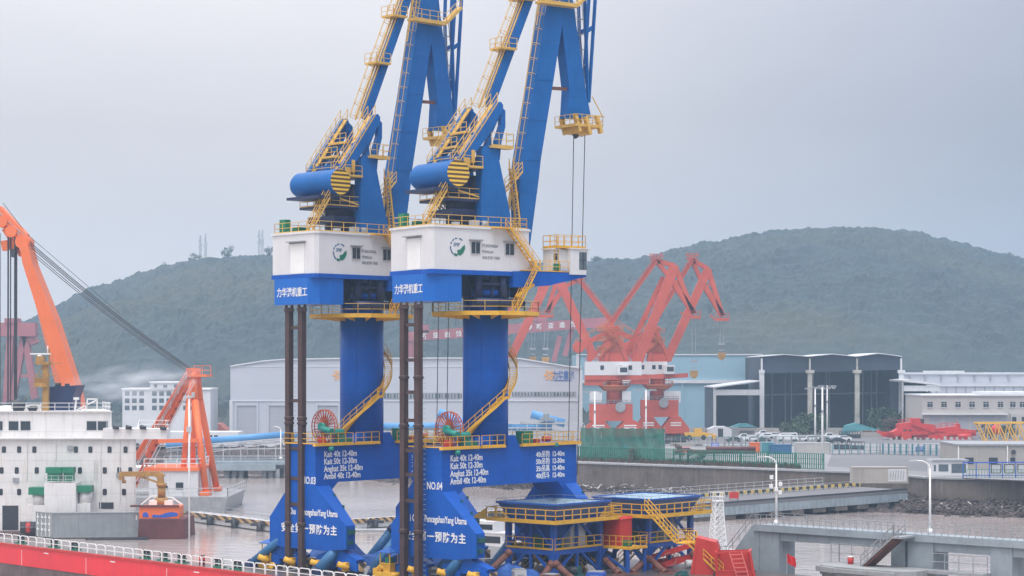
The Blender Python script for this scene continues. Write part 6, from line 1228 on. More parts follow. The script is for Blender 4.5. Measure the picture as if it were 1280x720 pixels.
m = MB(); m.bx(X_(258, 590) - o.x, X_(281, 590) - o.x, 0, 8, 5.9, Z_(538, 590)); m.build('wall', M['office'], rh); m = MB(); m.prism([(X_(256, 590) - o.x, Z_(538, 590)), (X_(283, 590) - o.x, Z_(538, 590)), (X_(274, 590) - o.x, Z_(529.5, 590)), (X_(265, 590) - o.x, Z_(529.5, 590))], -1, 9); m.build('roof', M['roofred'], rh)
# right: beige wall building, gate cabin, containers
bb = thing('beige_store', 'plain beige single storey store with dark windows above the blue fence', 'building', (X_(1240, 392), 392, 0)); o = bb.location.copy(); qx = lambda p: X_(p, 392) - o.x; qz = lambda p: Z_(p, 392)
m = MB(); m.bx(qx(1197), qx(1330), 0, 16, 5.9, qz(556)); m.build('wall', M['beige'], bb); m = MB(); m.bx(qx(1196), qx(1331), -.3, 16.3, qz(557), qz(555)); m.build('roof', M['grey'], bb)
for a, b_, c_, d_ in ((1206, 1217, 572, 580), (1236, 1247, 572, 580), (1263, 1269, 572, 578)): m = MB(); m.bx(qx(a), qx(b_), -.06, .1, qz(d_), qz(c_)); m.build('window', M['glass'], bb)
m = MB(); m.bar((qx(1259), -.15, 6), (qx(1259), -.15, qz(557)), .2); m.bar((qx(1198), -.1, 6), (qx(1198), -.1, qz(557)), .2); m.build('drainpipe', M['paint'], bb); m = MB(); m.tube((qx(1266), -.5, qz(565)), (qx(1267), -.1, qz(565)), .45, n=12); m.build('speaker', M['dark'], bb)
gc = thing('gate_cabin', 'small white gate cabin with green tinted windows at the quay edge', 'cabin', G(1188, 594.5, 6).to_tuple()); 
m = MB(); m.bx(-3.4, 3.2, 0, 4, 0, 2.7); m.build('wall', M['white'], gc); m = MB(); m.prism([(-3.6, 2.7), (3.5, 2.7), (3.3, 3.0), (-3.4, 3.0)], -.3, 4.2); m.build('roof', M['grey'], gc); m = MB(); m.bx(-2.2, -.4, -.05, .1, .8, 2.1); m.bx(.2, 2.9, -.05, .1, .5, 2.2); m.bx(-3.1, -2.7, -.05, .1, .8, 2.0); m.build('window', M['glasslt'], gc)
bf = thing('blue_rail_frame', 'row of blue metal frames with white boards beside the gate cabin', 'fence', G(1245, 597.5, 6).to_tuple()); m = MB(); fw_ = 14
for i in range(8): x = -6 + i * 2.4; m.bar((x, 0, 0), (x, 0, 2.9), .16)
m.bar((-6, 0, 2.8), (10.8, 0, 2.9), .22); m.bar((-6, 0, .5), (10.8, 0, .5), .14); m.build('frame', M['signblue'], bf)
for i in (2, 3, 4, 5): m = MB(); x = -6 + i * 2.4 + .4; m.bx(x, x + 1.7, .1, .2, .9, 2.5); m.build('board', M['lgrey'], bf); m = MB(); [m.bar(p0, p1, .12) for p0, p1 in (((x, .08, .9), (x + 1.7, .08, .9)), ((x, .08, 2.5), (x + 1.7, .08, 2.5)), ((x, .08, .9), (x, .08, 2.5)), ((x + 1.7, .08, .9), (x + 1.7, .08, 2.5)))]; m.build('board_frame', M['dark'], bf)
m = MB(); [m.bar((-6 + i * .55, -.5, 0), (-6 + i * .55, -.5, 1.6), .06) for i in range(31)]; m.bar((-6, -.5, 1.55), (10.8, -.5, 1.55), .08); m.build('green_pickets', M['fencegreen'], bf)
def container(label, px, py, L, mt, h=2.6, z=6, rz=0, doors=True):
    b0_ = G(px, py, z); t_ = thing('shipping_container', label, 'container', b0_.to_tuple(), rz, 'containers and boxes on the yard')
    m = MB(); m.bx(-L / 2, L / 2, 0, 2.5, 0, h); n_ = int(L / .6)
    m.build('container_body', M[mt], t_)
    m = MB(); [m.bx(-L / 2 + (i + .3) * L / n_, -L / 2 + (i + .55) * L / n_, -.05, 0, .15, h - .15) for i in range(n_)]; m.build('side_ribs', M[mt], t_)
    m = MB(); m.bar((-L / 2, -.06, .06), (L / 2, -.06, .06), .12); m.bar((-L / 2, -.06, h - .06), (L / 2, -.06, h - .06), .12); m.bar((-L / 2, -.06, 0), (-L / 2, -.06, h), .14); m.bar((L / 2, -.06, 0), (L / 2, -.06, h), .14)
    if doors: [m.bar((-L / 2 + k, -.12, .1), (-L / 2 + k, -.12, h - .1), .05) for k in (.5, .9, 1.6, 2.0)]; 
    m.build('edge_frame', M['lgrey'] if mt in ('contw', 'contt') else M[mt], t_); return t_
wc = container('pale beige container with a slatted grey panel on the quay behind the approach bridge', 1100, 604, 9.6, 'beige', h=2.8)
m = MB(); m.bx(1.4, 4.6, -.12, -.08, .3, 2.5); m.build('logo_panel', M['lgrey'], wc); m = MB(); [m.bar((1.7 + i * .45, -.14, .6), (1.9 + i * .45, -.14, 2.2), .16, .04) for i in range(6)]; m.build('slats', M['grey'], wc)
container('teal container end with white bars on the yard behind the green fence', 959.5, 567, 1.6 * 1.9, 'contt', h=2.7, doors=False)
container('long beige container on the yard left of the road', 1017, 567.5, 8.2, 'contw', h=2.6)
container('blue tarpaulined container between the teal and beige containers', 976, 567.5, 4.9, 'contb', h=2.2, doors=False)
container('dark grey box container beside the small white tent', 914, 545, 4.0, 'grey', h=2.6, doors=False)
container('orange steel box on top of the maroon pipes end', 945, 566, 2.6, 'orange', h=2.4, doors=False)
# pipes on yard
pp = thing('pipe_stack', 'stack of long maroon steel pipes lying on the yard behind the green fence', 'pipes', G(915, 567, 6).to_tuple(), R(2))
for i in range(5): m = MB(); y = .9 * (i % 3); z = .4 + .8 * (i // 3) + .0; m.tube((-9 + (i // 3) * 3, y, z), (5.5, y, z), .42, n=10); m.build('pipe', M['maroon'], pp)
m = MB(); [m.bar((x, -.8, .0), (x, 2.8, .0), .3, .5) for x in (-7, -2, 3)]; m.build('timber', M['dark'], pp)
# fences
def fence(label, pts, h, mt, post='grey', sp=3.0, name='mesh_fence', alpha=None, dens=.5):
    o_ = pts[0]; t_ = thing(name, label, 'fence', o_.to_tuple()); m = MB(); m2 = MB()
    for a, b_ in zip(pts, pts[1:]):
        a, b_ = a - o_, b_ - o_; L = (b_ - a).length; k = max(1, int(L / sp))
        for i in range(k + 1): c_ = a.lerp(b_, i / k); m.bar(c_, c_ + Vector((0, 0, h)), .14)
        m.bar(a + Vector((0, 0, h)), b_ + Vector((0, 0, h)), .1); m.bar(a + Vector((0, 0, .1)), b_ + Vector((0, 0, .1)), .1)
        n_ = int(L / dens)
        for i in range(n_): c_ = a.lerp(b_, (i + .5) / n_); m2.bar(c_ + Vector((0, 0, .1)), c_ + Vector((0, 0, h)), dens * .72, .03, up=(b_ - a))
        for z in (h * .33, h * .66): m2.bar(a + Vector((0, 0, z)), b_ + Vector((0, 0, z)), .05, .08)
    m.build('posts', M[post], t_); m2.build('mesh_panel', M[mt], t_); return t_
fence('long green mesh fence on the quay edge ending at the lamp mast', [G(722, 575.5, 6), G(860, 580.5, 6), G(1030, 587, 6)], 3.1, 'fencegreen', 'fencegreen', 3.2)
nt_ = thing('green_netting', 'tall green construction netting screen in front of the red port cranes', 'netting', G(780, 574.5, 6).to_tuple())
m = MB(); o = nt_.location; A0, A1 = G(726, 574, 6) - o, G(831, 576, 6) - o; n_ = 60; vs = []
for j in range(13):
    for i in range(n_ + 1): c_ = A0.lerp(A1, i / n_); vs.append((c_.x, c_.y + .25 * math.sin(i * .7 + j * .4), .2 + j * .56 + .08 * math.sin(i * .9)))
m.add(vs, [(j * (n_ + 1) + i, j * (n_ + 1) + i + 1, (j + 1) * (n_ + 1) + i + 1, (j + 1) * (n_ + 1) + i) for j in range(12) for i in range(n_)]); m.build('net', M['netgreen'], nt_)
m = MB(); [m.bar(A0.lerp(A1, i / 8) + Vector((0, .3, 0)), A0.lerp(A1, i / 8) + Vector((0, .3, 7.2)), .15) for i in range(9)]; m.build('poles', M['grey'], nt_)
nt_['label'] = 'tall green construction netting screen in front of the red port cranes'
fence('grey green wire fence along the road below the red steelwork', [G(1037, 568, 6), G(1100, 568, 6), G(1197, 570.5, 6)], 2.6, 'contt', 'grey', 2.2, dens=1.4)
fence('thin grey wire fence across the yard behind the green quay fence', [G(735, 557, 6), G(890, 558, 6), G(1036, 557, 6)], 2.4, 'grey', 'fencegreen', 4, dens=2.2)
for px, py, lb in ((780, 562, 'blue sign board low on the green netting'), (893.5, 560, 'blue sign board above the maroon pipes'), (1149, 565, 'blue sign board on the wire fence below the red steelwork')):
    b0_ = G(px, py + 4, 6); t_ = thing('notice_board', lb, 'sign', (b0_.x, b0_.y - .4, 6), 0, 'blue notice boards'); m = MB(); m.bx(-.9, .9, -.05, .05, .9, 2.0); m.build('board', M['signblue'], t_); m = MB(); m.bar((-.7, 0, 0), (-.7, 0, .9), .08); m.bar((.7, 0, 0), (.7, 0, .9), .08); m.build('post', M['grey'], t_); m = MB(); [m.bx(-.7, .7, -.07, -.05, z, z + .1) for z in (1.2, 1.45, 1.7)]; m.build('text_lines', M['paint'], t_)
# high masts
for px, pt, pb, lb in ((743.5, 489, 569, 'white high lamp mast before the netting, left of the red cranes'), (807.5, 487, 556, 'white high lamp mast before the netting between the two red cranes'), (1019, 485, 554, 'white high lamp mast left one of three before the dark hangar'), (1028, 484, 578, 'tallest white high lamp mast at the end of the green fence'), (1034, 482, 545, 'white high lamp mast right one of three before the dark hangar'), (1129, 480, 531, 'white high lamp mast at the right corner of the dark hangar')):
    b0_ = G(px, pb, 6); Y = b0_.y; h = Z_(pt, Y) - 6; t_ = thing('high_lamp_mast', lb, 'lamp mast', b0_.to_tuple(), 0, 'white high lamp masts'); m = MB(); m.tube((0, 0, 0), (0, 0, h), .28, .16, n=10); m.build('pole', M['paint'], t_)
    m = MB(); m.bar((-2.6, 0, h), (2.6, 0, h), .14); [m.bx(x - .35, x + .35, -.3, .2, h - .35, h - .05) for x in (-2.4, -1.4, 1.4, 2.4)]; m.bx(-.2, .2, -.4, 0, h * .66, h * .66 + .6); m.build('lamp_bar', M['grey'], t_)

# ---------------------------------------------------------------- vehicles
def car(label, px, py, kind, mt, rz=0, g='cars parked on the yard'):
    t_ = thing({'van': 'parked_van', 'car': 'parked_car', 'pickup': 'parked_pickup'}[kind], label, {'van': 'van', 'car': 'car', 'pickup': 'pickup'}[kind], G(px, py, 6).to_tuple(), rz, g)
    W = .9
    def sec(m, prof, w0, w1, z_split):     # body sides lean in above the belt
        n = len(prof); vs = [(x, (-w0 if z <= z_split else -w1), z) for x, z in prof] + [(x, (w0 if z <= z_split else w1), z) for x, z in prof]
        m.add(vs, [tuple(range(n)), tuple(reversed(range(n, 2 * n)))] + [(i, i + n, (i + 1) % n + n, (i + 1) % n) for i in range(n)])
    if kind == 'van': prof = [(-2.75, .35), (-2.8, 1.1), (-2.35, 1.25), (-1.75, 2.15), (-1.5, 2.3), (2.5, 2.35), (2.7, 2.15), (2.75, .4)]; gl = [(-2.15, 1.35), (-1.65, 2.05), (2.3, 2.05), (2.35, 1.4)]; wx = (-1.8, 1.7)
    elif kind == 'pickup': prof = [(-2.6, .4), (-2.6, 1.0), (-1.5, 1.1), (-.9, 1.75), (.4, 1.8), (.6, 1.1), (2.6, 1.1), (2.6, .45)]; gl = [(-1.25, 1.15), (-.85, 1.65), (.3, 1.68), (.42, 1.15)]; wx = (-1.7, 1.6)
    else: prof = [(-2.2, .3), (-2.25, .75), (-1.3, .95), (-.65, 1.42), (.9, 1.45), (1.7, 1.0), (2.2, .95), (2.25, .35)]; gl = [(-1.1, .97), (-.58, 1.34), (.82, 1.37), (1.4, 1.02)]; wx = (-1.4, 1.4)
    m = MB(); sec(m, prof, W, W * .82, 1.1 if kind != 'van' else 1.3); m.build('body', M[mt], t_)
    m = MB(); sec(m, [(x + (.05 if x > 0 else -.05), z) for x, z in gl], W * 1.005, W * .89, 1.2); [m.bx(0, 0, 0, 0, 0, 0)]; m.build('windows', M['glass'], t_)
    for x in wx:
        for y in (-W + .1, W - .1): m = MB(); m.tube((x, y - .12, .33), (x, y + .12, .33), .33, n=12); m.build('wheel', M['tyre'], t_)
car('white minibus, tallest vehicle in the parked row', 984, 551.5, 'van', 'carw')
car('white van half hidden left of the minibus', 940, 551.5, 'car', 'carw'); car('white car at the left end of the parked row', 931, 550, 'pickup', 'carw')
car('white car behind the gap left of the minibus', 958, 548, 'car', 'carw'); car('white pickup in the second row left of the minibus', 955, 545.5, 'pickup', 'carw'); car('white car in the second row above the dark hatchback', 968, 546.5, 'car', 'carw')
car('dark green car at the far left of the parked row', 917, 552.5, 'car', 'cark'); car('dark low car in front of the white vans', 953, 553.5, 'car', 'cark'); car('white car directly right of the minibus', 1001, 551.5, 'car', 'carw'); car('white sedan second to the right of the minibus', 1013, 551, 'car', 'carw')
car('dark car right of the white high mast', 1029.5, 553, 'car', 'cark'); car('dark car at the right end of the parked row', 1046, 553.5, 'car', 'cark'); car('white sedan at the right end of the parked row', 1054, 551, 'car', 'carw'); car('white pickup behind the dark cars at the right', 1038, 549, 'pickup', 'carw')
car('dark car with blue sheen near the yellow machine', 855, 551.5, 'car', 'cark'); car('red car beside the green netting fence', 856, 567, 'car', 'redm'); car('white pickup parked beside the red steelwork', 1109, 536.5, 'pickup', 'carw')
# yellow excavator-like machine, tent, bushes, piles
ym = thing('yard_loader', 'yellow wheeled yard machine behind the netting', 'loader', G(874, 550, 6).to_tuple()); m = MB(); m.bx(-4, 2.5, 0, 2, .8, 2.0); m.bx(-1.2, .8, .2, 1.8, 2.0, 3.2); m.bar((.8, 1, 2.0), (4.2, 1, 1.4), .5); m.bx(3.8, 4.8, 0, 2, .3, 1.5); m.build('body', M['yellow'], ym)
for x in (-2.8, 1.2): m = MB(); m.tube((x, -.2, .7), (x, .3, .7), .7, n=12); m.build('wheel', M['tyre'], ym)
tt = thing('white_tent', 'small white tent hut before the small hangar', 'tent', G(900, 546, 6).to_tuple()); m = MB(); m.prism([(-3.4, 0), (3.4, 0), (3.4, 2.2), (1.6, 3.0), (-1.6, 3.0), (-3.4, 2.2)], 0, 5); m.build('cover', M['roofw'], tt); m = MB(); m.bx(-.6, .9, -.04, 0, 0, 2.4); m.build('opening', M['dark'], tt)
gt = thing('green_canopy', 'pale green canopy roof among the parked vehicles', 'canopy', G(930, 543, 6).to_tuple()); m = MB(); m.prism([(-4, 2.2), (4, 2.2), (1.2, 3.2), (-1.2, 3.2)], 0, 4); m.build('roof', M['contt'], gt); m = MB(); [m.bar((x, y, 0), (x, y, 2.2), .12) for x in (-3.6, 3.6) for y in (.2, 3.8)]; m.build('post', M['grey'], gt)
yw = thing('low_wall', 'low beige wall and blocks along the far side of the car park', 'wall', G(960, 543, 6).to_tuple()); m = MB(); m.bx(-32, 26, 6, 6.5, 0, 1.8); [m.bx(x, x + w_, 3, 5, 0, h_) for x, w_, h_ in ((-24, 6, 1.2), (-8, 4, 1.0), (2, 5, 1.3), (30, 4, 1.4), (40, 7, 1.1), (52, 5, 1.6))]; m.build('wall_face', M['beige'], yw)
bk = thing('blue_barge_cover', 'low grey blue tilted metal covers beside the hangar column', 'cover', G(1075, 543, 6).to_tuple()); m = MB(); m.prism([(-5, 0), (-4, 2.6), (-1, 3.4), (9, .4), (9, 0)], 0, 5); m.build('panel', M['contt'], bk); m = MB(); m.bx(-1, 8, -1, 0, 0, 1.0); m.build('base', M['beige'], bk)
# red steelwork on yard
rw = thing('red_steelwork', 'large red painted steel crane section lying on the yard', 'steelwork', G(1160, 549.5, 6).to_tuple()); Yr = rw.location.y; wx_ = lambda p: X_(p, Yr) - rw.location.x; wz_ = lambda p: Z_(p, Yr) - 6
m = MB(); m.prism([(wx_(a), wz_(b_)) for a, b_ in ((1105, 546), (1107, 542), (1117, 540), (1124, 536), (1124, 530), (1141, 528), (1142, 523), (1151, 523), (1152, 529), (1169, 531), (1170, 536), (1198, 533), (1199, 530), (1201, 530), (1202, 536), (1220, 538), (1222, 545), (1200, 546), (1170, 548.5), (1120, 549))], 1, 5); m.build('main_section', M['redm'], rw)
m = MB(); m.bar((wx_(1110), .4, wz_(544)), (wx_(1160), .4, wz_(541)), .6, .9); m.bar((wx_(1160), .2, wz_(546)), (wx_(1220), .2, wz_(539)), .6, .8); m.bar((wx_(1100), 0, wz_(541)), (wx_(1118), 0, wz_(541)), .5); m.bx(wx_(1165), wx_(1215), -.6, .2, 0, .6); m.bx(wx_(1126), wx_(1138), -1.5, 1, 0, wz_(541)); m.bx(wx_(1172), wx_(1182), -1.2, 1, 0, wz_(542)); m.bar((wx_(1140), .5, wz_(529)), (wx_(1168), .5, wz_(540)), .5); m.bar((wx_(1170), .5, wz_(537)), (wx_(1196), .5, wz_(543)), .5)
m.rail([(wx_(1124), .9, wz_(530)), (wx_(1141), .9, wz_(528))], 1.2, 1.2, t=.15, toe=0); m.rail([(wx_(1170), .9, wz_(536)), (wx_(1198), .9, wz_(533))], 1.2, 1.5, t=.15, toe=0); m.tube((wx_(1196), 0, .9), (wx_(1214), 0, .9), .8, n=12); m.bar((wx_(1098), 2, wz_(539)), (wx_(1108), 2, wz_(544)), .8)
m.build('girder', M['redm'], rw)
random.seed(9)
for i in range(14): m = MB(); x = wx_(1110 + i * 7.5); m.bx(x, x + random.uniform(.4, 1.1), -2.6, -2.0, 0, random.uniform(.3, 1.0)); m.build('support_block', M['office'], rw)
m = MB(); m.bx(wx_(1120), wx_(1143), .9, 1, wz_(548), wz_(545)); m.bx(wx_(1130), wx_(1134), .9, 1.0, wz_(539), wz_(537)); m.bx(wx_(1137), wx_(1140), .9, 1.0, wz_(539), wz_(537)); m.bx(wx_(1152), wx_(1158), 3, 4, wz_(530), wz_(524)); m.build('opening', M['dark'], rw)
yl = thing('yellow_truss', 'yellow lattice truss section on the yard at the right edge', 'truss', G(1250, 553.5, 6).to_tuple()); Yy = yl.location.y; ux = lambda p: X_(p, Yy) - yl.location.x; uz = lambda p: Z_(p, Yy) - 6
m = MB(); 
for y in (0, 3.5):
    m.bar((ux(1221), y, uz(529)), (ux(1340), y, uz(528)), .4, .5)
    m.bar((ux(1232), y, uz(552)), (ux(1340), y, uz(552)), .2, .25)
    for i in range(9): x0 = 1223 + i * 13; m.bar((ux(x0), y, uz(530)), (ux(x0 + 10), y, uz(552)), .28); m.bar((ux(x0 + 10), y, uz(552)), (ux(x0 + 14), y, uz(530)), .2)
for i in range(10): x0 = 1223 + i * 13; m.bar((ux(x0), 0, uz(529)), (ux(x0), 3.5, uz(529)), .2)
m.build('lattice', M['yellow'], yl); rb = thing('red_buoy', 'red round tank seen inside the yellow truss', 'tank', G(1249, 551, 6).to_tuple()); m = MB(); m.sphere((0, 3, 3.0), 1.5, 16, 10); m.build('tank_shell', M['redm'], rb); m = MB(); m.bx(-.6, .6, 2.4, 3.6, 0, 1.7); m.build('stand', M['grey'], rb)
# trees
def tree(label, loc, h, w_, mt='leaf', seed=1, cat='tree', dens=900):
    random.seed(seed); t_ = thing('tree' if cat == 'tree' else 'shrub', label, cat, Vector(loc).to_tuple(), 0, 'trees and shrubs on the yard'); m = MB(); m.tube((0, 0, 0), (0, 0, h * .55), h * .03, h * .018, n=7)
    for i in range(7): a_ = random.random() * 6.28; m.tube((0, 0, h * (.2 + .05 * i)), (math.cos(a_) * w_ * .38, math.sin(a_) * w_ * .38, h * (.5 + .06 * i)), h * .014, h * .006, n=5)
    m.build('trunk', M['bark'], t_)
    m = MB(); cl = [(random.uniform(-.38, .38) * w_, random.uniform(-.38, .38) * w_, h * random.uniform(.25, .88), random.uniform(.16, .28) * w_) for _ in range(11)]
    for i in range(dens):
        c_ = random.choice(cl); d = Vector((random.gauss(0, 1), random.gauss(0, 1), random.gauss(0, .8))).normalized() * c_[3] * random.random() ** .4; p = Vector(c_[:3]) + d; s_ = w_ * .035 * random.uniform(.6, 1.5)
        a_ = Vector((random.gauss(0, 1), random.gauss(0, 1), random.gauss(0, 1))).normalized() * s_; b2 = a_.cross(Vector((random.gauss(0, 1), random.gauss(0, 1), random.gauss(0, 1)))).normalized() * s_; m.add([p - a_, p + b2, p + a_, p - b2], [(0, 1, 2, 3)])
    m.build('crown', M[mt], t_); return t_
TR = [(1101, 542, 7.5, 9, 'leaf', 'round green tree before the dark hangar, left of the red steelwork'), (1124, 542, 8, 7, 'leaf', 'green tree directly behind the red steelwork'), (1146, 542, 12, 12, 'leaf', 'larger green tree at the left corner of the beige office block'), (1114, 543, 5, 6, 'leaf2', 'small brownish tree between the two green trees before the hangar'), (990, 544, 3.5, 9, 'leaf', 'low dark bush behind the white minibus'), (1012, 543, 6, 10, 'leaf', 'dark bush right of the minibus before the hangar'), (1007, 542, 7, 7, 'leaf', 'dark tree at the foot of the left hangar column'), (794, 578, 3.2, 3.0, 'leaf2', 'small bare reddish shrub on the quay edge left'), (850, 575, 3.5, 2.8, 'leaf2', 'thin reddish shrub by the red car'), (872, 580, 2.8, 3.6, 'leaf2', 'low reddish shrub on the quay edge middle'), (1238, 548, 4, 7, 'leaf2', 'brownish shrub before the office block beside the yellow truss'), (1262, 548, 4, 6, 'leaf', 'green shrub before the office block at the right edge')]
for i, (px, py, h, w_, mt, lb) in enumerate(TR): tree(lb, G(px, py, 6), h, w_, mt, i + 3, 'tree' if h > 4.5 else 'shrub', 1300 if h > 4.5 else 500)
# distant low trees and structures at the left foot of the hill
def ff(u, v):
    y = 640 + v * 200; x = X_(-100 + u * 860, y); return (x, y, 6 + (5 + 6 * noise.noise(Vector((x * .05, y * .05, 1))) + 5 * abs(noise.noise(Vector((x * .2, y * .2, 3))))) * min(1, v * 8))
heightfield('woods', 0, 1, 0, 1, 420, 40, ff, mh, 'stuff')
# weeds strip on the quay
random.seed(3); m = MB()
for i in range(2600):
    px = random.uniform(722, 1000); g = G(px, random.uniform(573.5, 576.5) + (px - 722) * .035, 6); s_ = random.uniform(.1, .35); a_ = random.random() * 3.14; m.add([(g.x - s_ * math.cos(a_), g.y - s_ * math.sin(a_), 6), (g.x + s_ * math.cos(a_), g.y + s_ * math.sin(a_), 6), (g.x + random.uniform(-.2, .2), g.y, 6 + random.uniform(.3, 1.1))], [(0, 1, 2)])
tag(m.build('weeds', M['leaf2']), kind='stuff')

# antennas on the hill
for px, top_, lb in ((250.5, 294, 'thin radio mast on the left hill, leftmost'), (257, 292, 'thin radio mast on the left hill, second from left'), (328, 287, 'radio mast on the hill just left of the NO.03 crane'), (324, 288, 'thinner radio mast beside the one left of the NO.03 crane')):
    Y = 1400; z0 = hf(px, Y)[2] - 3; t_ = thing('radio_mast', lb, 'radio mast', (X_(px, Y), Y, z0), 0, 'radio masts on the hill'); H = Z_(top_, Y) - z0; m = MB()
    hw = .7
    for x, y in ((-1, -1), (1, -1), (1, 1), (-1, 1)): m.bar((x * hw, y * hw, 0), (x * hw * .4, y * hw * .4, H), .22)
    for i in range(int(H / 1.6)): z = i * 1.6; k = hw * (1 - .6 * z / H); m.bar((-k, -k, z), (k, -k, z + 1.6), .14); m.bar((k, -k, z), (-k, -k, z + 1.6), .14)
    m.build('tower', M['grey'], t_); m = MB(); [m.bx(x - .25, x + .25, -.8, -.5, z, z + 2.2) for x, z in ((-1.1, H * .55), (1.1, H * .62), (-.9, H * .75), (.9, H * .5))]; m.build('antenna', M['lgrey'], t_)
# a few trees standing out on the ridge
random.seed(21)
for i, (px, hh, ww, lb) in enumerate(((284, 13, 9, 'lone pine standing tall on the left hill crest'), (243, 8, 9, 'bushy tree on the crest beside the radio masts'), (206, 6, 6, 'small tree on the falling crest of the left hill'), (337, 11, 8, 'tree on the crest right beside the NO.03 crane house'), (746, 9, 9, 'tree on the crest beside the crane cabin'), (942, 7, 7, 'small tree on the rising crest of the right hill'), (1262, 7, 6, 'small tree on the crest at the right end'))):
    g = Vector((X_(px, 1396), 1396, hf(px, 1396)[2] - 3.5)); t_ = tree(lb, g, hh, ww, 'leaf', 60 + i, 'tree', 700); t_['group'] = 'trees on the hill crest'
# ================================================================ RED PORT CRANES (middle distance)
def red_crane(label, cpx, Y, pts, mats=('farred',), scale=1.0, box=None, base=True):
    """pts: picture outline points of this crane: jib foot/tip, fly jib, rod ... measured at distance Y"""
    t_ = thing('red_port_crane', label, 'portal crane', (X_(cpx, Y), Y, 6), 0, 'red portal cranes behind the netting'); o = t_.location.copy()
    q = lambda p, y=0: Vector((X_(p[0], Y) - o.x, y, Z_(p[1], Y) - 6)); s = Y / FPX
    RED, ORG = M['farred'], M['farorange']
    D = pts
    m = MB()
    jf, jt = D['jf'], D['jt']; dj = D.get('dir', 1)
    m.bar(q(jf, -1.6), q(jt, -.8), 1.1, D.get('jw', 2.6) * .8)
    if D.get('two', 1): m.bar(q((jf[0] - 17, jf[1]), 2.4), q((jt[0] - 13, jt[1] + 14), 1.2), 1.0, 1.4)
    for k in range(5 if D.get('two', 1) else 0): a = q(jf, -1.2).lerp(q(jt, -.6), (k + .9) / 6); b_ = q((jf[0] - 17, jf[1]), 2).lerp(q((jt[0] - 13, jt[1] + 14), 1), (k + .9) / 6); m.bar(a, b_, .3)
    jib = m.build('jib', RED, t_)
    m = MB()
    if 'f0' in D:
        for y in (-.9, .9):
            m.bar(q(D['f0'], y), q(D['jt'], y), .5, 1.2); m.bar(q(D['jt'], y), q(D['f1'], y), .5, 1.3); m.bar(q(D['f2'], y), q(D['f1'], y), .5, 1.5); m.bar(q(D['f0'], y), q(D['f2'], y), .5, 1.1); m.bar(q(D['jt'], y), q(D['f2'], y), .5, 1.0)
            for k in (.25, .5, .75): m.bar(q(D['jt'], y).lerp(q(D['f1'], y), k), q(D['f2'], y).lerp(q(D['f1'], y), k), .35)
        fly = m.build('fly_jib', RED, t_)
        m = MB(); h = q(D['f1']); m.bx(h.x - 2.2, h.x + 1.8, -1.6, 1.6, h.z - 1.4, h.z - .6); m.rail([(h.x - 2.2, -1.6, h.z - .6), (h.x + 1.8, -1.6, h.z - .6)], 1.3, 1.2, t=.16, toe=0); m.bar((h.x - 2.2, 0, h.z - 1), (h.x - 3.6, 0, h.z + .4), .4)
        e = q(D['f0']); m.bx(e.x - 1.6, e.x + 1.6, -1.4, 1.4, e.z + .2, e.z + .5); m.rail([(e.x - 1.8, -1.4, e.z + .5), (e.x + 1.8, -1.4, e.z + .5)], 1.3, .9, t=.16, toe=0); [m.bar(e, e + Vector((dx, 0, dz)), .2) for dx, dz in ((-1.6, 2.0), (1.6, 1.8))]; m.build('service_platform', RED, fly)
        m = MB(); hk = q(D['hk']) if 'hk' in D else h + Vector((0, 0, -12)); m.tube((h.x - .5, 0, h.z - 1), (hk.x - .5, 0, hk.z), .07, n=5); m.tube((h.x + .5, 0, h.z - 1), (hk.x + .5, 0, hk.z), .07, n=5); m.bx(hk.x - .9, hk.x + .9, -.5, .5, hk.z - .3, hk.z + .3); m.bx(hk.x - .8, hk.x + .8, -.4, .4, hk.z - 1.9, hk.z - 1.6); m.build('hoist_rope', M['grey'], t_)
        m = MB(); m.prism([(hk.x - 1.2, hk.z - 2.5), (hk.x + 1.2, hk.z - 2.5), (hk.x + .9, hk.z - 4.0), (hk.x + .2, hk.z - 4.8), (hk.x - .9, hk.z - 4.2)], -.5, .5); m.build('hook', M['rustyel'], t_)
    m = MB()
    for y in (-1.5, 1.5): m.bar(q(D['r0'], y), q(D['r1'], y), .6, 1.1)
    m.rail([q(D['r0'], -2) + Vector((0, 0, .6)), q(D['r1'], -2) + Vector((0, 0, .6))], 1.1, 3, t=.14, toe=.2); m.build('tie_rod', RED, t_)
    # a-frame, lever, counterweight
    c = q((cpx, D.get('hy', 452))); dr = D['dir']; top = q(D['r0'])
    m = MB()
    for y in (-2, 2):
        m.bar((c.x - dr * 2.5, y, c.z), (top.x, y, top.z), 1.2); m.bar((c.x + dr * 3.5, y, c.z), (top.x, y, top.z), 1.0); m.bar((c.x - dr * 7, y, c.z), (c.x - dr * 2, y, top.z - 5), .8); m.bar((c.x - dr * 7, y, c.z), (c.x - dr * 7, y, c.z + 5), .7)
        m.bar((top.x + dr * 2, y, top.z - 1), (top.x - dr * 10, y, top.z - 7), .9, 1.4)
    m.prism([(c.x - dr * 1.5, c.z), (c.x + dr * 2.6, c.z), (top.x + dr * 1.0, top.z - 3), (top.x - dr * .8, top.z - 3)], -2.2, -1.4); m.prism([(c.x - dr * 1.5, c.z), (c.x + dr * 2.6, c.z), (top.x + dr * 1.0, top.z - 3), (top.x - dr * .8, top.z - 3)], 1.4, 2.2)
    m.build('tower_frame', RED, t_)
    m = MB()
    for k in (.3, .55, .8): m.bx(top.x - 4.0, top.x + 3.2, -2.6, 2.6, c.z + (top.z - c.z) * k - .2, c.z + (top.z - c.z) * k)
    m.build('tower_deck', ORG, t_)
    m = MB(); m.tube((top.x - dr * 9, -3.4, top.z - 6.6), (top.x - dr * 9, 3.4, top.z - 6.6), 1.6, n=16); m.build('counterweight', RED, t_)
    m = MB(); random.seed(int(cpx))
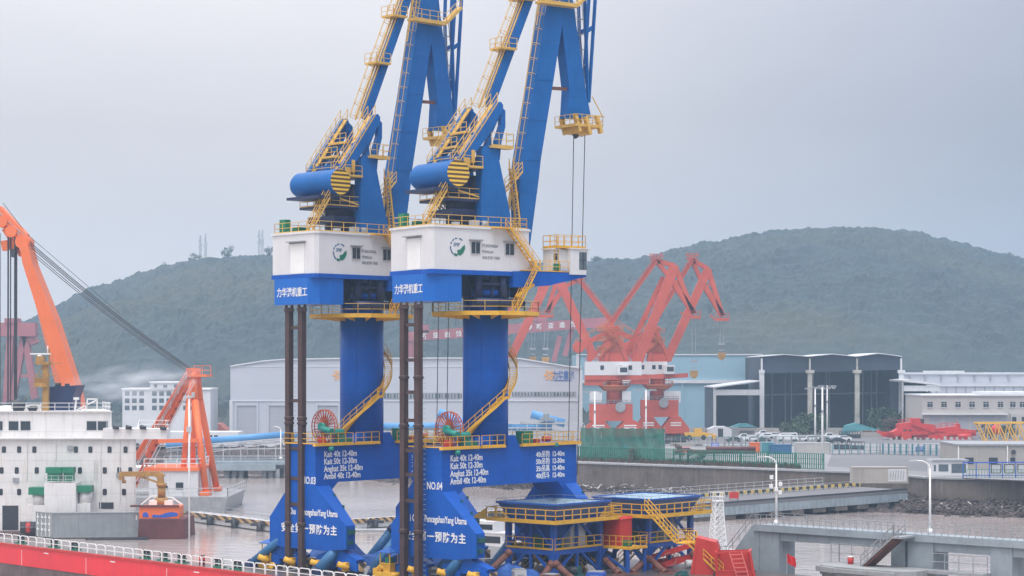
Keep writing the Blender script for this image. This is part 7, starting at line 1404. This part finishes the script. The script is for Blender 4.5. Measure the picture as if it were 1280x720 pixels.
    for k in (.3, .55, .8): z = c.z + (top.z - c.z) * k; m.rail([(top.x - 4, -2.6, z), (top.x + 3.2, -2.6, z)], 1.1, 1.2, t=.14, toe=0)
    m.stair((top.x - 4, -2.7, c.z + 1), (top.x + 1, -2.7, c.z + 5), .8, t=.12); m.stair((top.x + 2, -2.7, c.z + 5), (top.x - 2.5, -2.7, c.z + 9), .8, t=.12); m.rail([(top.x - dr * 10, -2.2, top.z - 5.8), (top.x, -2.2, top.z + .4)], 1.1, 1.4, t=.14, toe=0); m.build('stairs_and_rails', ORG, t_)
    # house, cabin, turret
    hb, ht = D.get('hb', 469), D.get('hy', 452)
    x0, x1 = q((D['h0'], 0)).x, q((D['h1'], 0)).x; zb, zt = q((0, hb)).z, q((0, ht)).z
    m = MB(); m.bx(x0, x1, -3.4, 3.4, zb, zt); ho = m.build('machinery_house', M['white'], t_)
    m = MB(); [m.bx(x0 + (x1 - x0) * k - .5, x0 + (x1 - x0) * k + .5, -3.45, -3.4, zb + 1.5, zb + 2.7) for k in (.3, .62, .8)]; m.build('window', M['glass'], ho)
    m = MB(); m.bx(x0, x1 + dr * 1.0, -3.3, 3.3, zb - 1.3, zb); m.bx(x0, x0 + 5, -3, 3, zb - 2.8, zb - 1.3); m.bar((x1 - dr * 3, -3, zb - .8), (x1 + dr * 6, -3, zb - .2), .8, 1.2); m.rail([(x0, -3.4, zt), (x1, -3.4, zt)], 1.1, 1.6, t=.13, toe=0); m.build('house_base', RED, t_)
    m = MB(); cx_ = q(D['cab']).x; cz_ = q(D['cab']).z; m.prism([(cx_ - 1.5, cz_ - 1.2), (cx_ + 1.3, cz_ - 1.2), (cx_ + 1.6, cz_ + 1.3), (cx_ - 1.5, cz_ + 1.3)], -5.2, -3.0); cb = m.build('cabin', M['white'], t_); m = MB(); m.bx(cx_ - .7, cx_ + 1.25, -5.25, -2.95, cz_ - .5, cz_ + .8); m.build('window', M['glass'], cb)
    if base:
        zr = q((0, D.get('ring', 482))).z; m = MB(); m.tube((0, 0, zr - 1.2), (0, 0, zr), 3.0, 4.3, n=18); m.tube((0, 0, zr), (0, 0, zr + .3), 4.5, n=18); m.build('ring_platform', ORG, t_)
        m = MB(); [m.bar((4.4 * math.cos(a), 4.4 * math.sin(a), zr + .3), (4.4 * math.cos(a), 4.4 * math.sin(a), zr + 1.4), .12) for a in [i * math.pi / 9 for i in range(18)]]; m.tube((0, 0, zr + 1.3), (0, 0, zr + 1.45), 4.45, n=18, caps=False); m.build('ring_railing', ORG, t_)
        zq = q((0, D.get('bt', 505))).z; m = MB(); m.cyl((0, 0), 2.2, zq, zb - 1.2, 20); m.build('column', RED, t_)
        b0, b1 = q((D['b0'], 0)).x, q((D['b1'], 0)).x; zl = q((0, D.get('bl', 524) + 4)).z; m = MB(); m.bx(b0, b1, -3, 3, zl, zq); m.build('portal_beam', RED, t_)
        m = MB(); m.rail([(b0, -3, zq), (b1, -3, zq)], 1.1, 1.6, t=.12, toe=0); m.tube((1.5, -3.4, zq - .8), (1.5, -3.0, zq - .8), 1.4, n=18); m.build('cable_reel', M['grey'], t_)
        l0, l1 = q((D['l0'], 0)).x, q((D['l1'], 0)).x; w_ = (l1 - l0) * .495
        for xx in (l0, l1 - w_): m = MB(); m.prism([(xx, 1.2), (xx + w_, 1.2), (xx + w_, 2.8), (xx + w_ * .68, zl + .1), (xx + w_ * .32, zl + .1), (xx, 2.8)], -3.8, -1.6); m.prism([(xx, 1.2), (xx + w_, 1.2), (xx + w_, 2.8), (xx + w_ * .68, zl + .1), (xx + w_ * .32, zl + .1), (xx, 2.8)], 1.6, 3.8); lg = m.build('leg', RED, t_); m = MB(); [m.bx(xx + w_ * .3, xx + w_ * .7, -3.85, -3.8, z, z + .35) for z in (3.4, 4.1)]; m.build('leg_marking', M['paint'], lg)
        m = MB(); [m.tube((x, y - .3, .6), (x, y + .3, .6), .6, n=12) for x in (l0 + 1, l0 + 3, l0 + w_ - 1, l1 - w_ + 1, l1 - 3, l1 - 1) for y in (-2.7, 2.7)]; m.build('wheel', M['dark'], t_)
        m = MB(); [m.bx(q((a, 0)).x, q((b_, 0)).x, -2.6, 1, q((0, 503)).z, q((0, 489)).z) for a, b_ in D['eb']]; m.build('electric_house', M['white'], t_)
    return t_
red_crane('red port crane left of the pair, with two hanging fly jib arms above the netting', 768, 548, dict(jf=(797, 452), jt=(843, 332), f0=(820, 326), f1=(867, 392), f2=(836, 345), r0=(764, 404), r1=(820, 326), hk=(867.5, 452), dir=1, h0=731, h1=801, cab=(777, 463), b0=737, b1=790, l0=728, l1=806, eb=((737, 752), (777, 788)), hy=452, hb=469, ring=483, bt=505, bl=522, jw=3.2))
red_crane('red port crane right of the pair, before the pale blue warehouse', 822, 575, dict(jf=(833, 450), jt=(885, 336), f0=(865, 325), f1=(903, 395), f2=(876, 350), r0=(816, 406), r1=(865, 325), hk=(902, 430), dir=1, h0=789, h1=833, cab=(835, 462), b0=801, b1=847, l0=793, l1=860, eb=((829, 850), (805, 811)), two=0, hy=452, hb=468, ring=482, bt=500, bl=517, jw=3.0))
red_crane('red port crane whose jib leans left behind the blue crane cabin', 765, 600, dict(jf=(742, 446), jt=(697, 346), f0=(724, 350), f1=(684, 391), f2=(706, 358), r0=(764, 402), r1=(722, 348), hk=(682, 436), dir=-1, h0=742, h1=786, cab=(748, 463), hy=452, hb=467, ring=482, b0=748, b1=780, l0=745, l1=790, eb=((755, 765),), two=0, jw=3.2), base=False)
red_crane('red port crane mostly hidden behind the NO.04 crane column, jib leaning right', 612, 640, dict(jf=(638, 448), jt=(684, 352), f0=(660, 344), f1=(668, 391), f2=(674, 356), r0=(624, 410), r1=(660, 344), hk=(666, 436), dir=1, h0=586, h1=636, cab=(626, 463), hy=452, hb=467, b0=590, b1=634, l0=586, l1=640, eb=((596, 606),), two=0, jw=3.4), base=False)
# gantry crane with lettered girder
GY = 820; gy = thing('gantry_crane', 'haze-paled red shipyard gantry crane with white lettered girder behind the white shed', 'gantry crane', (X_(640, GY), GY, 6)); o = gy.location.copy()
q = lambda a, b_, y=0: Vector((X_(a, GY) - o.x, y, Z_(b_, GY) - 6))
m = MB(); A_, B_ = q(508, 422), q(770, 400); B_ = Vector((B_.x * .93, -60, B_.z * .945)); m.bar(q(508, 421), q(766, 402), 4, 4.0); m.build('girder', M['gantry'], gy)
m = MB(); m.bar(q(513, 423), q(508, 500), 3, 3); m.bar(q(513, 423), q(522, 500), 2, 2); m.bar(q(762, 404), q(756, 500), 3, 3); m.bar(q(716, 406), q(706, 445), 2, 2); m.bar(q(700, 420), q(692, 452), 2, 2); m.build('leg', M['gantry'], gy)
m = MB(); m.bx(q(520, 0).x, q(536, 0).x, -2, 2, q(0, 416).z, q(0, 406).z); m.bx(q(668, 0).x, q(684, 0).x, -2, 2, q(0, 402).z, q(0, 396).z); m.build('trolley', M['gantry'], gy)
dd = (q(766, 402) - q(508, 421)).normalized()
for a, b_, s_ in ((527, 423.4, '新亚造船'), (656, 412.5, '◎新亚造船')):
    st = q(a, b_, -2.1)
    for i, ch in enumerate(s_):
        p0 = st + dd * i * 4.7
        if ch == '◎':
            m = MB(); m.tube((p0.x + 1.2, -2.15, p0.z + 1.6), (p0.x + 1.2, -2.05, p0.z + 1.6), 1.7, n=20); m.build('round_badge', M['paint'], gy)
        else: text(gy, ch, 2.5, p0, dd, (0, 0, 1), M['paint'], 'lettering', 1.0, bold=.05)
g2 = thing('gantry_crane', 'haze-paled red gantry crane behind the orange boom at the left edge', 'gantry crane', (X_(10, 760), 760, 6)); o = g2.location.copy(); q = lambda a, b_, y=0: Vector((X_(a, 760) - o.x, y, Z_(b_, 760) - 6))
m = MB(); m.bar(q(-160, 412), q(46, 412), 5, 5.2); m.build('girder', M['gantry'], g2)
m = MB(); m.bar(q(14, 416), q(8, 520), 2.6, 3.6); m.bar(q(38, 416), q(44, 430), 3); m.bar(q(30, 420), q(16, 500), 2.4, 2.4); m.bar(q(32, 420), q(44, 500), 2.4, 2.4); m.bar(q(22, 470), q(38, 470), 1.2); m.build('leg', M['gantry'], g2)
m = MB(); m.bx(q(8, 0).x, q(24, 0).x, -3, 3, q(0, 404).z, q(0, 398).z); m.build('trolley', M['gantry'], g2)
# ---------------------------------------------------------------- funnel smoke drifting to the right
msm = bpy.data.materials.new('funnel_smoke'); msm.use_nodes = True; t = msm.node_tree; t.nodes.clear()
pv = t.nodes.new('ShaderNodeVolumePrincipled'); pv.inputs['Color'].default_value = (.9, .93, .97, 1); oo = t.nodes.new('ShaderNodeOutputMaterial'); co = t.nodes.new('ShaderNodeTexCoord')
nz_ = t.nodes.new('ShaderNodeTexNoise'); nz_.inputs['Scale'].default_value = 2.6; nz_.inputs['Detail'].default_value = 4; gr_ = t.nodes.new('ShaderNodeTexGradient'); gr_.gradient_type = 'SPHERICAL'
mm_ = t.nodes.new('ShaderNodeMapRange'); mm_.inputs['From Min'].default_value = .42; mm_.inputs['From Max'].default_value = .75; mm_.inputs['To Max'].default_value = .35
mu = t.nodes.new('ShaderNodeMath'); mu.operation = 'MULTIPLY'
mp2 = t.nodes.new('ShaderNodeMapping'); mp2.inputs['Scale'].default_value = (1, 1, 1)
t.links.new(co.outputs['Object'], mp2.inputs[0]); t.links.new(mp2.outputs[0], gr_.inputs[0]); t.links.new(co.outputs['Object'], nz_.inputs['Vector']); t.links.new(nz_.outputs['Fac'], mm_.inputs['Value']); t.links.new(mm_.outputs[0], mu.inputs[0]); t.links.new(gr_.outputs['Color'], mu.inputs[1]); t.links.new(mu.outputs[0], pv.inputs['Density']); t.links.new(pv.outputs[0], oo.inputs['Volume'])
m = MB(); m.sphere((0, 0, 0), 1.0, 20, 12); sm = tag(m.build('smoke', msm), kind='stuff'); sm.location = P(165, 478, 335); sm.scale = (13.5, 5, 3.6); sm.rotation_euler = (0, R(-6), 0)

# ---------------------------------------------------------------- loose gear on the yard and the ship deck
random.seed(31)
YC = [(842, 555, 'stack of grey steel plates beside the yellow loader'), (866, 558, 'pale crate stack left of the maroon pipes'), (896, 543, 'dark pallet heap behind the white tent'), (1064, 548, 'dark steel frames right of the parked cars'), (1082, 547, 'long dark steel frame before the green bushes'), (1096, 545, 'short dark steel frame left of the red steelwork'), (1060, 562, 'small pale crate pair beside the wire fence'), (838, 547, 'reddish steel offcuts at the foot of the right red crane'), (852, 543, 'pale pipes lying behind the dark parked car')]
for i, (px, py, lb) in enumerate(YC):
    t_ = thing('material_stack', lb, 'material stack', G(px, py, 6).to_tuple(), R(random.uniform(-20, 20)), 'stacks of steel and crates on the yard'); k = i % 3
    for j in range(3 + i % 3):
        m = MB(); x = random.uniform(-2.5, 2.5); w_ = random.uniform(1.2, 3.2); z0 = 0; h_ = random.uniform(.5, 1.5); y_ = j * .9
        m.bx(x - w_, x + w_, y_, y_ + .8, z0, h_)
        if k == 0:
            for q in range(5): m.bar((x - w_ + q * w_ / 2, y_ - .05, 0), (x - w_ + q * w_ / 2, y_ - .05, h_ + .9), .14)
            m.bar((x - w_, y_ - .05, h_ + .9), (x + w_, y_ - .05, h_ + .9), .14)
        m.build('steel_piece' if k else 'frame', M[('dark', 'beige', 'rust')[k] if i != 7 else 'farred'], t_)
# deck fittings: small boxes, coils, welding sets between the crane feet
DF = [(-9.0, 5.0, 'dark'), (-6.0, 6.5, 'yellow'), (-2.5, 4.2, 'redm'), (1.2, 4.0, 'lgrey'), (7.5, 5.2, 'yellow'), (9.8, 4.4, 'dark'), (13.0, 6.0, 'orange'), (17.0, 8.5, 'lgrey'), (20.5, 9.2, 'rust'), (24.0, 8.0, 'yellow'), (5.5, 16.5, 'lgrey'), (9.5, 19.0, 'dark'), (22.0, 14.5, 'signblue')]
NM = {'dark': 'black', 'yellow': 'yellow', 'redm': 'red', 'lgrey': 'pale grey', 'orange': 'orange', 'rust': 'rusty', 'signblue': 'bright blue'}
WH = ['before the left foot of the NO.03 crane', 'under the NO.03 crane beam near the rail', 'at the rail between the two portal cranes', 'beside the yellow machine left of the NO.04 posts', 'under the left foot of the NO.04 crane', 'before the NO.04 crane leg near the rail', 'right of the thick brace tube of the NO.04 crane', 'between the NO.04 crane and the nearer hopper', 'in front of the nearer hopper leg', 'below the middle of the nearer hopper', 'behind the NO.04 crane leg on deck', 'behind the NO.04 crane right foot on deck', 'under the nearer hopper frame on deck']
for (s_, n_, mt), wh in zip(DF, WH):
    t_ = thing('gear_box', NM[mt] + ' gear box with lid ' + wh, 'gear box', S(s_, n_, 4.88).to_tuple(), R(random.uniform(-60, 30)), 'gear boxes lashed on the ship deck')
    a, b_, h_ = random.uniform(.6, 1.1), random.uniform(.4, .7), random.uniform(.7, 1.3)
    m = MB(); m.prism([(-a, 0), (a, 0), (a, h_ * .9), (a * .85, h_), (-a * .85, h_), (-a, h_ * .9)], -b_, b_); m.build('box_body', M[mt], t_)
    m = MB(); m.bx(-a * .9, a * .9, -b_ * .9, b_ * .9, h_, h_ + .08); m.bar((-a * .5, -b_ - .05, h_ * .6), (a * .5, -b_ - .05, h_ * .6), .06); m.build('lid', M['grey'], t_)
